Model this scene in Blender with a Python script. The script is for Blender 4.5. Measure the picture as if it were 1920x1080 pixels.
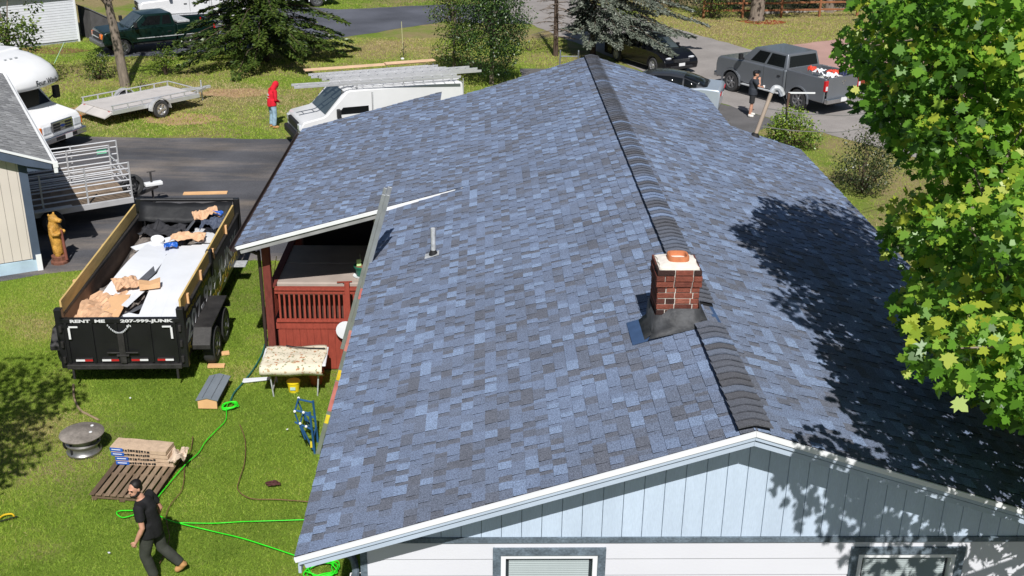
import bpy, bmesh, math, random
import numpy as np
from mathutils import Vector, Matrix, Euler

for o in list(bpy.data.objects):
    bpy.data.objects.remove(o)
scene = bpy.context.scene
COL = scene.collection
random.seed(7)
rng = np.random.default_rng(11)
R = math.radians
PI = math.pi

# ------------------------------------------------------------------ camera
cam_d = bpy.data.cameras.new('camera')
cam = bpy.data.objects.new('camera', cam_d)
COL.objects.link(cam)
cam_d.sensor_width = 36.0
cam_d.lens = 39.37
cam_d.clip_start = 0.1
cam_d.clip_end = 800
CAM = Vector((-2.635, -9.328, 10.49))
_p, _y, _r = 0.4009, 0.0283, 0.0142
_f = Vector((math.sin(_y) * math.cos(_p), math.cos(_y) * math.cos(_p), -math.sin(_p)))
_rt = Vector((math.cos(_y), -math.sin(_y), 0))
_up = _rt.cross(_f)
_r2 = _rt * math.cos(_r) + _up * math.sin(_r)
_u2 = _up * math.cos(_r) - _rt * math.sin(_r)
_m = Matrix((_r2, _u2, -_f)).transposed().to_4x4()
_m.translation = CAM
cam.matrix_world = _m
scene.camera = cam

# ------------------------------------------------------------------ sky, sun, exposure
SUN_EL, SUN_AZ = R(48), R(4)          # sun behind the camera, a touch to the right
SUN = Vector((math.sin(SUN_AZ) * math.cos(SUN_EL), -math.cos(SUN_AZ) * math.cos(SUN_EL), math.sin(SUN_EL)))
world = bpy.data.worlds.new('World')
scene.world = world
world.use_nodes = True
wn = world.node_tree.nodes
wl = world.node_tree.links
sky = wn.new('ShaderNodeTexSky')
sky.sky_type = 'NISHITA'
sky.sun_disc = False
sky.sun_elevation = SUN_EL
sky.sun_rotation = math.atan2(SUN.x, SUN.y)
sky.air_density = 1.0
sky.dust_density = 0.6
wl.new(sky.outputs[0], wn['Background'].inputs[0])
wn['Background'].inputs[1].default_value = 0.052
sd = bpy.data.lights.new('sun', 'SUN')
sd.energy = 5.0
sd.angle = R(0.5)
sd.color = (1.0, 0.982, 0.955)
sun = bpy.data.objects.new('sun', sd)
COL.objects.link(sun)
sun.rotation_euler = SUN.to_track_quat('Z', 'Y').to_euler()
sun.location = (0, -20, 40)
vs = scene.view_settings
vs.view_transform = 'Standard'
vs.look = 'None'
vs.exposure = 0.0
vs.gamma = 1.0
vs.use_curve_mapping = False

# ------------------------------------------------------------------ materials
MATS = {}


def srgb(r, g, b):
    f = lambda c: (c / 255 / 12.92) if c / 255 <= 0.04045 else ((c / 255 + 0.055) / 1.055) ** 2.4
    return (f(r), f(g), f(b))


def M(name, col=(.5, .5, .5), rough=.6, metal=0, var=.12, scale=3.0, bump=0, bscale=40, spec=.4, tones=None, fine=0,
      fscale=150, trans=0, coat=0, stretch=None, attr='tone', mix=None):
    if name in MATS:
        return MATS[name]
    m = bpy.data.materials.new(name)
    m.use_nodes = True
    n = m.node_tree.nodes
    l = m.node_tree.links
    b = n['Principled BSDF']
    b.inputs['Roughness'].default_value = rough
    b.inputs['Metallic'].default_value = metal
    b.inputs['Specular IOR Level'].default_value = spec
    if coat:
        b.inputs['Coat Weight'].default_value = coat
        b.inputs['Coat Roughness'].default_value = .06
    geo = n.new('ShaderNodeNewGeometry')
    src = geo.outputs['Position']
    if stretch:
        mp = n.new('ShaderNodeMapping')
        mp.inputs['Scale'].default_value = stretch
        l.new(src, mp.inputs['Vector'])
        src = mp.outputs['Vector']
    if tones:
        at = n.new('ShaderNodeAttribute')
        at.attribute_name = attr
        rp = n.new('ShaderNodeValToRGB')
        els = rp.color_ramp.elements
        while len(els) < len(tones):
            els.new(.5)
        for i, (p, c) in enumerate(tones):
            els[i].position = p
            els[i].color = (*c, 1)
        l.new(at.outputs['Fac'], rp.inputs['Fac'])
        base = rp.outputs['Color']
    else:
        rgb = n.new('ShaderNodeRGB')
        rgb.outputs[0].default_value = (*col, 1)
        base = rgb.outputs[0]

    def vary(base, sc, amt, detail=4):
        nz = n.new('ShaderNodeTexNoise')
        nz.inputs['Scale'].default_value = sc
        nz.inputs['Detail'].default_value = detail
        l.new(src, nz.inputs['Vector'])
        mr = n.new('ShaderNodeMapRange')
        mr.inputs['From Min'].default_value = .3
        mr.inputs['From Max'].default_value = .7
        mr.inputs['To Min'].default_value = 1 - amt
        mr.inputs['To Max'].default_value = 1 + amt
        l.new(nz.outputs['Fac'], mr.inputs['Value'])
        vm = n.new('ShaderNodeVectorMath')
        vm.operation = 'SCALE'
        l.new(base, vm.inputs[0])
        l.new(mr.outputs[0], vm.inputs['Scale'])
        return vm.outputs[0], nz
    if mix:
        c2, msc, lo, hi, mst = mix
        mp2 = n.new('ShaderNodeMapping')
        mp2.inputs['Scale'].default_value = mst
        mp2.inputs['Rotation'].default_value = (0, 0, .25)
        l.new(geo.outputs['Position'], mp2.inputs['Vector'])
        nz2 = n.new('ShaderNodeTexNoise')
        nz2.inputs['Scale'].default_value = msc
        nz2.inputs['Detail'].default_value = 6
        nz2.inputs['Roughness'].default_value = .65
        l.new(mp2.outputs[0], nz2.inputs['Vector'])
        mr2 = n.new('ShaderNodeMapRange')
        mr2.inputs[1].default_value = lo
        mr2.inputs[2].default_value = hi
        l.new(nz2.outputs['Fac'], mr2.inputs[0])
        mxx = n.new('ShaderNodeMix')
        mxx.data_type = 'RGBA'
        l.new(mr2.outputs[0], mxx.inputs[0])
        l.new(base, mxx.inputs[6])
        mxx.inputs[7].default_value = (*c2, 1)
        base = mxx.outputs[2]
    if var:
        base, _ = vary(base, scale, var)
    if fine:
        base, _ = vary(base, fscale, fine, 2)
    l.new(base, b.inputs['Base Color'])
    if bump:
        nz = n.new('ShaderNodeTexNoise')
        nz.inputs['Scale'].default_value = bscale
        nz.inputs['Detail'].default_value = 3
        l.new(src, nz.inputs['Vector'])
        bp = n.new('ShaderNodeBump')
        bp.inputs['Strength'].default_value = bump
        bp.inputs['Distance'].default_value = .02
        l.new(nz.outputs['Fac'], bp.inputs['Height'])
        l.new(bp.outputs[0], b.inputs['Normal'])
    if trans:
        tr = n.new('ShaderNodeBsdfTranslucent')
        l.new(base, tr.inputs['Color'])
        mx = n.new('ShaderNodeMixShader')
        mx.inputs[0].default_value = trans
        l.new(b.outputs[0], mx.inputs[1])
        l.new(tr.outputs[0], mx.inputs[2])
        l.new(mx.outputs[0], n['Material Output'].inputs[0])
    MATS[name] = m
    return m


# ------------------------------------------------------------------ mesh helpers
def set_props(o, label=None, cat=None, group=None, kind=None):
    if label:
        o['label'] = label
    if cat:
        o['category'] = cat
    if group:
        o['group'] = group
    if kind:
        o['kind'] = kind
    return o


def thing(name, label, cat, loc=(0, 0, 0), rz=0, group=None):
    o = bpy.data.objects.new(name, None)
    o.empty_display_size = .2
    COL.objects.link(o)
    o.location = loc
    o.rotation_euler = (0, 0, rz)
    return set_props(o, label, cat, group)


def link_mesh(name, me, parent=None, mat=None):
    o = bpy.data.objects.new(name, me)
    if mat is not None and len(me.materials) == 0:
        me.materials.append(mat)
    COL.objects.link(o)
    if parent is not None:
        o.parent = parent
    return o


def frame(o, x, y=None, z=None):
    """4x4 from an origin and axes"""
    m = Matrix((x, y, z)).transposed().to_4x4()
    m.translation = o
    return m


class MB:
    def __init__(s):
        s.v = []
        s.f = []
        s.t = []
        s.mx = None

    def add(s, vs_, fs, tone=.5):
        k = len(s.v)
        for p in vs_:
            p = Vector(p)
            s.v.append(s.mx @ p if s.mx is not None else p)
        for q in fs:
            s.f.append([k + i for i in q])
            s.t.append(tone)
        return s

    def box(s, c, d, rz=0, rot=None, tone=.5):
        x, y, z = d[0] / 2, d[1] / 2, d[2] / 2
        vs_ = [Vector(q) for q in ((-x, -y, -z), (x, -y, -z), (x, y, -z), (-x, y, -z), (-x, -y, z), (x, -y, z), (x, y, z), (-x, y, z))]
        if rot is None:
            rot = Matrix.Rotation(rz, 3, 'Z') if rz else None
        c = Vector(c)
        vs_ = [(rot @ q if rot is not None else q) + c for q in vs_]
        return s.add(vs_, [(0, 3, 2, 1), (4, 5, 6, 7), (0, 1, 5, 4), (1, 2, 6, 5), (2, 3, 7, 6), (3, 0, 4, 7)], tone)

    def bx(s, x0, x1, y0, y1, z0, z1, tone=.5):
        return s.box(((x0 + x1) / 2, (y0 + y1) / 2, (z0 + z1) / 2), (abs(x1 - x0), abs(y1 - y0), abs(z1 - z0)), tone=tone)

    def beam(s, p0, p1, w, h, up=(0, 0, 1), tone=.5):
        p0, p1 = Vector(p0), Vector(p1)
        d = (p1 - p0)
        L = d.length
        x = d.normalized()
        y = Vector(up).cross(x)
        if y.length < 1e-4:
            y = Vector((0, 1, 0)).cross(x)
        y.normalize()
        z = x.cross(y)
        rot = Matrix((x, y, z)).transposed()
        return s.box((p0 + p1) / 2, (L, w, h), rot=rot, tone=tone)

    def tube(s, pts, r, n=8, cap=True, tone=.5, flat=1.0):
        pts = [Vector(p) for p in pts]
        k = len(pts)
        rs = r if isinstance(r, (list, tuple)) else [r] * k
        rings = []
        prev = None
        for i in range(k):
            d = (pts[min(i + 1, k - 1)] - pts[max(i - 1, 0)])
            if d.length < 1e-9:
                d = Vector((0, 0, 1))
            d.normalize()
            if prev is None:
                a = Vector((0, 0, 1)) if abs(d.z) < .9 else Vector((1, 0, 0))
                x = a.cross(d).normalized()
            else:
                x = (prev - d * prev.dot(d))
                if x.length < 1e-6:
                    x = d.orthogonal()
                x.normalize()
            prev = x
            y = d.cross(x)
            rings.append([pts[i] + (x * math.cos(2 * PI * j / n) + y * math.sin(2 * PI * j / n) * flat) * rs[i] for j in range(n)])
        return s.loft(rings, cap, tone)

    def loft(s, rings, cap=True, tone=.5, closed=True):
        n = len(rings[0])
        vs_ = [p for r_ in rings for p in r_]
        fs = []
        for i in range(len(rings) - 1):
            for j in range(n if closed else n - 1):
                a, b = i * n + j, i * n + (j + 1) % n
                fs.append((a, b, b + n, a + n))
        if cap:
            fs.append(tuple(range(n - 1, -1, -1)))
            fs.append(tuple((len(rings) - 1) * n + j for j in range(n)))
        return s.add(vs_, fs, tone)

    def lathe(s, prof, n=16, c=(0, 0, 0), axis='Z', tone=.5, cap=True):
        c = Vector(c)
        rings = []
        for r_, z in prof:
            ring = []
            for j in range(n):
                a = 2 * PI * j / n
                p = Vector((r_ * math.cos(a), r_ * math.sin(a), z))
                if axis == 'Y':
                    p = Vector((p.x, -p.z, p.y))
                elif axis == 'X':
                    p = Vector((p.z, p.x, p.y))
                ring.append(p + c)
            rings.append(ring)
        return s.loft(rings, cap, tone)

    def prism(s, poly, a, b, plane='xz', tone=.5):
        """polygon (2d) extruded from a to b along the third axis"""
        def pt(p, t):
            return {'xz': (p[0], t, p[1]), 'yz': (t, p[0], p[1]), 'xy': (p[0], p[1], t)}[plane]
        n = len(poly)
        vs_ = [pt(p, a) for p in poly] + [pt(p, b) for p in poly]
        fs = [tuple(range(n)), tuple(range(2 * n - 1, n - 1, -1))]
        for i in range(n):
            j = (i + 1) % n
            fs.append((i, n + i, n + j, j))
        return s.add(vs_, fs, tone)

    def ell(s, c, r, n=12, m=8, rot=None, tone=.5):
        c = Vector(c)
        r = Vector((r, r, r)) if isinstance(r, (int, float)) else Vector(r)
        rings = []
        for i in range(m + 1):
            a = PI * i / m
            rad, z = max(math.sin(a), .02), -math.cos(a)
            ring = []
            for j in range(n):
                p = Vector((rad * math.cos(2 * PI * j / n) * r.x, rad * math.sin(2 * PI * j / n) * r.y, z * r.z))
                ring.append((rot @ p if rot is not None else p) + c)
            rings.append(ring)
        return s.loft(rings, True, tone)

    def quad(s, a, b, c, d, tone=.5):
        return s.add([a, b, c, d], [(0, 1, 2, 3)], tone)

    def mesh(s, name, mat=None, smooth=0):
        me = bpy.data.meshes.new(name)
        me.from_pydata([tuple(p) for p in s.v], [], s.f)
        if mat is not None:
            me.materials.append(mat)
        bm = bmesh.new()
        bm.from_mesh(me)
        bmesh.ops.recalc_face_normals(bm, faces=bm.faces)
        bm.to_mesh(me)
        bm.free()
        at = me.attributes.new('tone', 'FLOAT', 'FACE')
        at.data.foreach_set('value', np.array(s.t, dtype=np.float32))
        if smooth:
            me.polygons.foreach_set('use_smooth', np.ones(len(me.polygons), dtype=bool))
            me.set_sharp_from_angle(angle=R(smooth))
        return me

    def build(s, name, mat, parent=None, smooth=0, bev=0, seg=2, label=None, kind=None):
        o = link_mesh(name, s.mesh(name, mat, smooth), parent)
        if bev:
            b = o.modifiers.new('bevel', 'BEVEL')
            b.width = bev
            b.segments = seg
            b.limit_method = 'ANGLE'
            b.angle_limit = R(35)
        if label:
            o['label'] = label
        if kind:
            o['kind'] = kind
        return o


def remesh(o, vox=.014, smooth=6):
    m = o.modifiers.new('remesh', 'REMESH')
    m.mode = 'VOXEL'
    m.voxel_size = vox
    m.use_smooth_shade = True
    s = o.modifiers.new('smooth', 'SMOOTH')
    s.factor = .5
    s.iterations = smooth
    return o


def array_mesh(name, verts, k, tone, mat, per_face_verts=None):
    """n polygons of k corners each, verts (n,k,3)"""
    n = verts.shape[0]
    me = bpy.data.meshes.new(name)
    me.vertices.add(n * k)
    me.vertices.foreach_set('co', verts.reshape(-1).astype(np.float32))
    me.loops.add(n * k)
    me.loops.foreach_set('vertex_index', np.arange(n * k, dtype=np.int32))
    me.polygons.add(n)
    me.polygons.foreach_set('loop_start', np.arange(0, n * k, k, dtype=np.int32))
    me.update(calc_edges=True)
    at = me.attributes.new('tone', 'FLOAT', 'FACE')
    at.data.foreach_set('value', tone.astype(np.float32))
    me.materials.append(mat)
    return me


def unit(a):
    return a / np.maximum(np.linalg.norm(a, axis=1, keepdims=True), 1e-9)


def cards(name, P, D, N, length, width, tone, mat, parent=None, shape='leaf', kind=None):
    """flat little leaves: P base points, D pointing directions, N rough normals"""
    shp = {'leaf': [(0, 0), (.35, -.5), (.75, -.38), (1, 0), (.75, .38), (.35, .5)],
           'blade': [(0, -.5), (1, 0), (0, .5)],
           'spray': [(0, -.12), (.5, -.5), (1, 0), (.5, .5), (0, .12)],
           'maple': [(0, 0), (-.10, -.28), (.14, -.25), (.11, -.54), (.30, -.40), (.49, -.60), (.52, -.26), (.73, -.25), (1, 0), (.73, .25), (.52, .26), (.49, .60), (.30, .40), (.11, .54), (.14, .25), (-.10, .28)]}[shape]
    D = unit(D)
    B = unit(np.cross(N, D))
    Nn = np.cross(D, B)
    L = np.asarray(length)[:, None] if np.ndim(length) else length
    W = np.asarray(width)[:, None] if np.ndim(width) else width
    vs_ = np.stack([P + D * (a * L) + B * (b * W) - Nn * (a * a * .18 * L) - Nn * (abs(b) * .25 * W) for a, b in shp], axis=1)
    me = array_mesh(name, vs_, len(shp), tone, mat)
    o = link_mesh(name, me, parent)
    if kind:
        o['kind'] = kind
    return o


TEXTS = []


def text(name, body, size, mat, parent, mx, width=None, bold=0.0, shear=0.0, warp=None):
    """flat lettering; mx maps text x to reading direction, text y up, z out of the surface"""
    TEXTS.append((name, body, size, mat, parent, mx, width, bold, shear, warp))


def finish_texts():
    tmp = []
    for name, body, size, mat, parent, mx, width, bold, shear, warp in TEXTS:
        c = bpy.data.curves.new(name, 'FONT')
        c.body = body
        c.size = size
        c.extrude = .0015
        c.offset = bold
        c.shear = shear
        c.resolution_u = 2
        o = bpy.data.objects.new(name, c)
        COL.objects.link(o)
        tmp.append(o)
    dg = bpy.context.evaluated_depsgraph_get()
    dg.update()
    for o, (name, body, size, mat, parent, mx, width, bold, shear, warp) in zip(tmp, TEXTS):
        me = bpy.data.meshes.new_from_object(o.evaluated_get(dg))
        bpy.data.objects.remove(o)
        xs = [v.co.x for v in me.vertices]
        s = (width / (max(xs) - min(xs))) if width else 1
        x0 = min(xs)
        for v in me.vertices:
            v.co.x = (v.co.x - x0) * s
            if warp:
                v.co.z += warp(v.co.x)
        me.materials.clear()
        me.materials.append(mat)
        t = link_mesh(name, me, parent)
        t.matrix_local = mx


def copy_tree(o, parent=None):
    c = o.copy()
    COL.objects.link(c)
    c.parent = parent
    for ch in list(o.children):
        copy_tree(ch, c)
    return c


def spline(pts, n=8):
    """Catmull-Rom through points"""
    pts = [Vector(p) for p in pts]
    q = [pts[0]] + pts + [pts[-1]]
    out = []
    for i in range(1, len(q) - 2):
        a, b, c, d = q[i - 1:i + 3]
        for k in range(n):
            t = k / n
            out.append(.5 * ((2 * b) + (c - a) * t + (2 * a - 5 * b + 4 * c - d) * t * t + (3 * b - a - 3 * c + d) * t ** 3))
    out.append(pts[-1])
    return out

# ================================================================== THE SETTING
def lawn_mat():
    m = bpy.data.materials.new('lawn_soil')
    m.use_nodes = True
    n, l = m.node_tree.nodes, m.node_tree.links
    b = n['Principled BSDF']
    b.inputs['Roughness'].default_value = .95
    b.inputs['Specular IOR Level'].default_value = .1
    geo = n.new('ShaderNodeNewGeometry')
    sx = n.new('ShaderNodeSeparateXYZ')
    l.new(geo.outputs['Position'], sx.inputs[0])

    def noise(sc, det=5, ro=.6):
        z = n.new('ShaderNodeTexNoise')
        z.inputs['Scale'].default_value = sc
        z.inputs['Detail'].default_value = det
        z.inputs['Roughness'].default_value = ro
        l.new(geo.outputs['Position'], z.inputs['Vector'])
        return z.outputs['Fac']

    def math_(op, a, b2):
        q = n.new('ShaderNodeMath')
        q.operation = op
        for i, v in enumerate((a, b2)):
            if isinstance(v, (int, float)):
                q.inputs[i].default_value = v
            else:
                l.new(v, q.inputs[i])
        return q.outputs[0]

    def mr(v, a, b2, c, d):
        q = n.new('ShaderNodeMapRange')
        for i, t in enumerate((a, b2, c, d)):
            q.inputs[i + 1].default_value = t
        l.new(v, q.inputs[0])
        return q.outputs[0]

    def mix(f, a, b2):
        q = n.new('ShaderNodeMix')
        q.data_type = 'RGBA'
        l.new(f, q.inputs[0])
        for i, v in ((6, a), (7, b2)):
            if isinstance(v, tuple):
                q.inputs[i].default_value = (*v, 1)
            else:
                l.new(v, q.inputs[i])
        return q.outputs[2]
    dry = math_('ADD', noise(.22, 6, .7), mr(sx.outputs[1], 26, 36, -.05, .06))
    dry = math_('ADD', dry, mr(sx.outputs[0], 5, 10, 0, .12))
    fine = noise(55, 3)
    green = mix(noise(1.6), (.115, .185, .024), (.225, .305, .045))
    tan = mix(noise(2.2), (.24, .20, .085), (.36, .28, .15))
    c = mix(mr(dry, .47, .62, 0, 1), green, tan)
    c2 = n.new('ShaderNodeVectorMath')
    c2.operation = 'SCALE'
    l.new(c, c2.inputs[0])
    l.new(mr(fine, .3, .7, .6, 1.35), c2.inputs['Scale'])
    l.new(c2.outputs[0], b.inputs['Base Color'])
    bp = n.new('ShaderNodeBump')
    bp.inputs['Strength'].default_value = .8
    bp.inputs['Distance'].default_value = .04
    l.new(fine, bp.inputs['Height'])
    l.new(bp.outputs[0], b.inputs['Normal'])
    return m


def sheet(name, poly, z, mat, sub=0):
    bm = bmesh.new()
    f = bm.faces.new([bm.verts.new((x, y, z)) for x, y in poly])
    bmesh.ops.recalc_face_normals(bm, faces=bm.faces)
    if f.normal.z < 0:
        bmesh.ops.reverse_faces(bm, faces=bm.faces)
    bmesh.ops.triangulate(bm, faces=bm.faces)
    me = bpy.data.meshes.new(name)
    bm.to_mesh(me)
    bm.free()
    o = link_mesh(name, me, None, mat)
    o['kind'] = 'structure'
    return o


def ragged(poly, amp=.12, step=.5, seed=1):
    r = random.Random(seed)
    out = []
    for i in range(len(poly)):
        a, b = Vector(poly[i]), Vector(poly[(i + 1) % len(poly)])
        k = max(1, int((b - a).length / step))
        n_ = (b - a).normalized()
        n_ = Vector((-n_.y, n_.x))
        for j in range(k):
            p = a.lerp(b, j / k) + n_ * r.uniform(-amp, amp)
            out.append((p.x, p.y))
    return out


ground = sheet('lawn', [(-160, -80), (160, -80), (160, 260), (-160, 260)], 0, lawn_mat())
asphalt = M('asphalt_dark', srgb(84, 84, 88), .9, var=.3, scale=.5, fine=.28, fscale=60, bump=.3, bscale=70, spec=.25, mix=(srgb(140, 128, 116), .5, .47, .78, (.3, 1.5, 1)))
asphalt_mid = M('asphalt_neighbour', srgb(88, 90, 98), .9, var=.3, scale=.35, fine=.2, fscale=50, bump=.2, spec=.25)
road_m = M('asphalt_road', srgb(148, 142, 138), .92, var=.14, scale=.7, fine=.16, fscale=45, bump=.25, bscale=60, spec=.2)
pink_m = M('asphalt_reddish', srgb(176, 142, 132), .92, var=.1, scale=.8, fine=.12, fscale=45, bump=.2, spec=.2)
DRIVE = ragged([(-40, 13), (-15.5, 15.1), (-13.0, 16.25), (-11.2, 16.9), (-8, 17.1), (-4.2, 17.2), (-2.5, 20.5), (-2.5, 28.0), (-9.1, 28.5), (-16.6, 28.7), (-22, 30), (-40, 34)], .07, .45, 2)
sheet('driveway', DRIVE, .006, asphalt)
NDRIVE = ragged([(-23.5, 62), (-21.0, 47.0), (-20.4, 42.3), (-17, 42.5), (-10, 47.2), (-5, 52.3), (.4, 52.0), (-.6, 58.3), (-5, 58.4), (-11, 56.2), (-18, 60)], .1, .6, 3)
sheet('neighbour_driveway', NDRIVE, .006, asphalt_mid)
ROAD = ragged([(-3.5, 66), (-.9, 54), (1.2, 48.6), (4, 41.4), (6.3, 35), (8.3, 31.8), (10.3, 28.9), (14, 24), (22, 14), (30, 20), (20, 28.5), (16.5, 33.5), (13.5, 39), (10.5, 45.3), (8.1, 50), (5.2, 55.5), (1.6, 66)], .07, .6, 4)
sheet('road', ROAD, .010, road_m)
PINK = ragged([(10.6, 45.3), (13.5, 39.1), (16.3, 34), (30, 40), (30, 54), (16, 48.6)], .05, .7, 5)
sheet('side_road', PINK, .0065, pink_m)
FDRIVE = ragged([(-1, 29.6), (3, 29.4), (6.9, 29.6), (8.5, 31.4), (6.3, 35), (4.2, 40.5), (-1, 40.5)], .06, .5, 6)
sheet('bounce_pad', [(-7, -24), (16, -24), (16, -.6), (-7, -.6)], .005, asphalt)  # unseen pad, added to cut green lawn bounce onto the gable
sheet('front_driveway', FDRIVE, .004, M('asphalt_front', srgb(100, 98, 98), .9, var=.2, scale=1.0, fine=.25, fscale=60, bump=.3, spec=.25))
dirt = M('bare_dirt', srgb(165, 135, 105), .95, var=.2, scale=2, fine=.25, fscale=40, bump=.5, spec=.1)
blob = lambda cx, cy, rx, ry, s, k=26: [(cx + rx * math.cos(2 * PI * i / k) * random.Random(s * 99 + i).uniform(.75, 1.15), cy + ry * math.sin(2 * PI * i / k) * random.Random(s * 55 + i).uniform(.75, 1.15)) for i in range(k)]
sheet('dirt_patch', blob(-13.7, 31.2, 1.6, .9, 1), .005, dirt)
sheet('dirt_patch', blob(-17.2, 32.3, 1.6, .7, 2), .005, dirt)
sheet('dirt_patch', blob(-12.6, 35.4, 1.5, .8, 3), .005, dirt)
mulch = M('red_mulch', srgb(140, 62, 44), .95, var=.3, scale=4, fine=.3, fscale=30, bump=.6, spec=.1)
sheet('mulch_bed', blob(14.6, 38.3, 1.5, .9, 5), .0120, mulch)
sheet('mulch_bed', blob(12.9, 53.4, 1.4, .8, 6), .006, mulch)
sheet('mulch_bed', blob(-23.5, 43.6, 2.6, .9, 7), .005, M('dead_leaves', srgb(120, 92, 66), .95, var=.3, scale=3, fine=.3, fscale=25, spec=.1))

# ================================================================== THE HOUSE
EZ = 3.6            # eave height
RISE, HALF = 1.4503, 4.5
LEN = 18.13
SL = math.hypot(RISE, HALF)
PITCH = math.atan2(RISE, HALF)
EXS = .2788         # slope of the porch roof
house = thing('house', 'pale blue gabled house with a new blue-grey shingle roof and brick chimney', 'house')

# shingle tones read off the roof: dark slate, mid blue-grey, light blue
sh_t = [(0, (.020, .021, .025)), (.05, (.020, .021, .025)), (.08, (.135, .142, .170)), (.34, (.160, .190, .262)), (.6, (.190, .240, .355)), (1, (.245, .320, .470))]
shingle_m = M('shingle_blue', tones=sh_t, rough=.92, var=.08, scale=1.3, fine=.42, fscale=75, bump=.6, bscale=80, spec=.25)
under_m = M('roof_underlay', (.06, .07, .1), .9)
drip_m = M('drip_edge_white', (.82, .83, .84), .35, var=.04)
fascia_m = M('fascia_blue', srgb(182, 195, 210), .6, var=.06, scale=2, bump=.1)
gable_m = M('gable_blue', srgb(192, 207, 224), .65, var=.07, scale=1.2, fine=.05, fscale=30, bump=.15, bscale=25, stretch=(3, 3, .5))
white_m = M('siding_white', srgb(214, 214, 219), .6, var=.035, scale=.9, bump=.05)
trim_m = M('trim_slate', srgb(98, 110, 120), .75, var=.3, scale=6, fine=.25, fscale=40, bump=.3)
groove_m = M('groove_dark', srgb(70, 88, 98), .9)
dark_m = M('near_black', (.012, .012, .013), .7, var=0)
metal_m = M('aluminium', srgb(190, 192, 195), .38, metal=.75, var=.12, scale=6, bump=.1)
galv_m = M('galvanised', srgb(190, 192, 194), .5, metal=.15, var=.25, scale=14)


def slope_frame(side, eave_x, eave_z, ang):
    """maps (s up the slope, y, height above the deck)"""
    c, s = math.cos(ang), math.sin(ang)
    if side < 0:
        return frame(Vector((eave_x, 0, eave_z)), Vector((c, 0, s)), Vector((0, 1, 0)), Vector((-s, 0, c)))
    return frame(Vector((eave_x, 0, eave_z)), Vector((-c, 0, s)), Vector((0, -1, 0)), Vector((s, 0, c)))


FL = slope_frame(-1, -HALF, EZ, PITCH)
FR = slope_frame(1, HALF, EZ, PITCH)
XC = -2.79                                     # the porch roof meets the main roof here
ZC = EZ + RISE - RISE / HALF * 2.79
EX_E = -7.31
EX_Z = ZC - EXS * (abs(EX_E) - 2.79)
EX_A = math.atan(EXS)
FE = slope_frame(-1, EX_E, EX_Z, EX_A)
EX_S = (abs(EX_E) - 2.79) / math.cos(EX_A)
Y_EX0, Y_EX1 = 10.56, 19.1

# decking under the shingles
roof = MB()
TH = .05
cs, sn = math.cos(PITCH), math.sin(PITCH)


def slab(mb, fr, pts, th):
    top = [fr @ Vector((s, y, -.006)) for s, y in pts]
    bot = [fr @ Vector((s, y, -.006 - th)) for s, y in pts]
    n = len(pts)
    mb.add(top + bot, [tuple(range(n)), tuple(range(2 * n - 1, n - 1, -1))] + [(i, n + i, n + (i + 1) % n, (i + 1) % n) for i in range(n)])


s_c = (HALF - 2.79) / cs
s_n = (HALF - 2.82) / cs
slab(roof, FL, [(0, .01), (SL, .01), (SL, LEN), (s_c, LEN), (s_c, Y_EX0), (0, Y_EX0)], TH)
slab(roof, FR, [(0, -.01), (0, -15), (s_n, -15), (s_n, -LEN), (SL, -LEN), (SL, -.01)], TH)
s_n2 = (abs(EX_E) - 3.73) / math.cos(EX_A)
slab(roof, FE, [(0, Y_EX0), (EX_S, Y_EX0), (EX_S, LEN), (s_n2, LEN), (s_n2, Y_EX1), (0, Y_EX1)], TH)
roof = roof.build('roof', under_m, house)

EXPO = .143


def piece_verts(w, t, ln=EXPO + .03):
    # a shingle tab: thick at its lower edge, running to nothing under the next course
    return ([(0, 0, t), (0, w, t), (ln, w, .001), (ln, 0, .001), (0, 0, -.004), (0, w, -.004), (ln, w, -.004), (ln, 0, -.004)],
            [(0, 3, 2, 1), (0, 1, 5, 4), (1, 2, 6, 5), (3, 0, 4, 7)])


def lay(fr, s0, s1, yr, sign, rnd, expo=EXPO, wq=(.06, .30), bias=0.0):
    """courses of tabs; yr(s) gives the y range of that course"""
    out = []
    n = int(round((s1 - s0) / expo))
    e = (s1 - s0) / n
    patch = {}
    for i in range(n):
        s = s0 + i * e
        y0, y1 = yr(s + e * .5)
        y = y0
        raised = rnd.random() < .5
        while y < y1 - 1e-4:
            w = rnd.choice((.10, .12, .14, .16, .18, .2, .24)) if raised else rnd.choice((.06, .08, .1, .12, .16))
            if y1 - (y + w) < .05:
                w = y1 - y
            # each bundle has its own cast
            key = (int(s * 1.6), int(y / 1.1))
            if key not in patch:
                patch[key] = rnd.gauss(0, .07)
            tone = rnd.choice((.15, .3, .4, .45, .5, .55, .6, .78, .95)) if raised else rnd.choice((.02, .15, .3, .38, .45, .55))
            tone = min(1, max(.125, tone + patch[key] + bias))
            out.append((fr, s, y, w, .013 if raised else .005, round(tone * 16) / 16, sign, e))
            y += w
            raised = not raised if rnd.random() < .78 else raised
    return out


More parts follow.
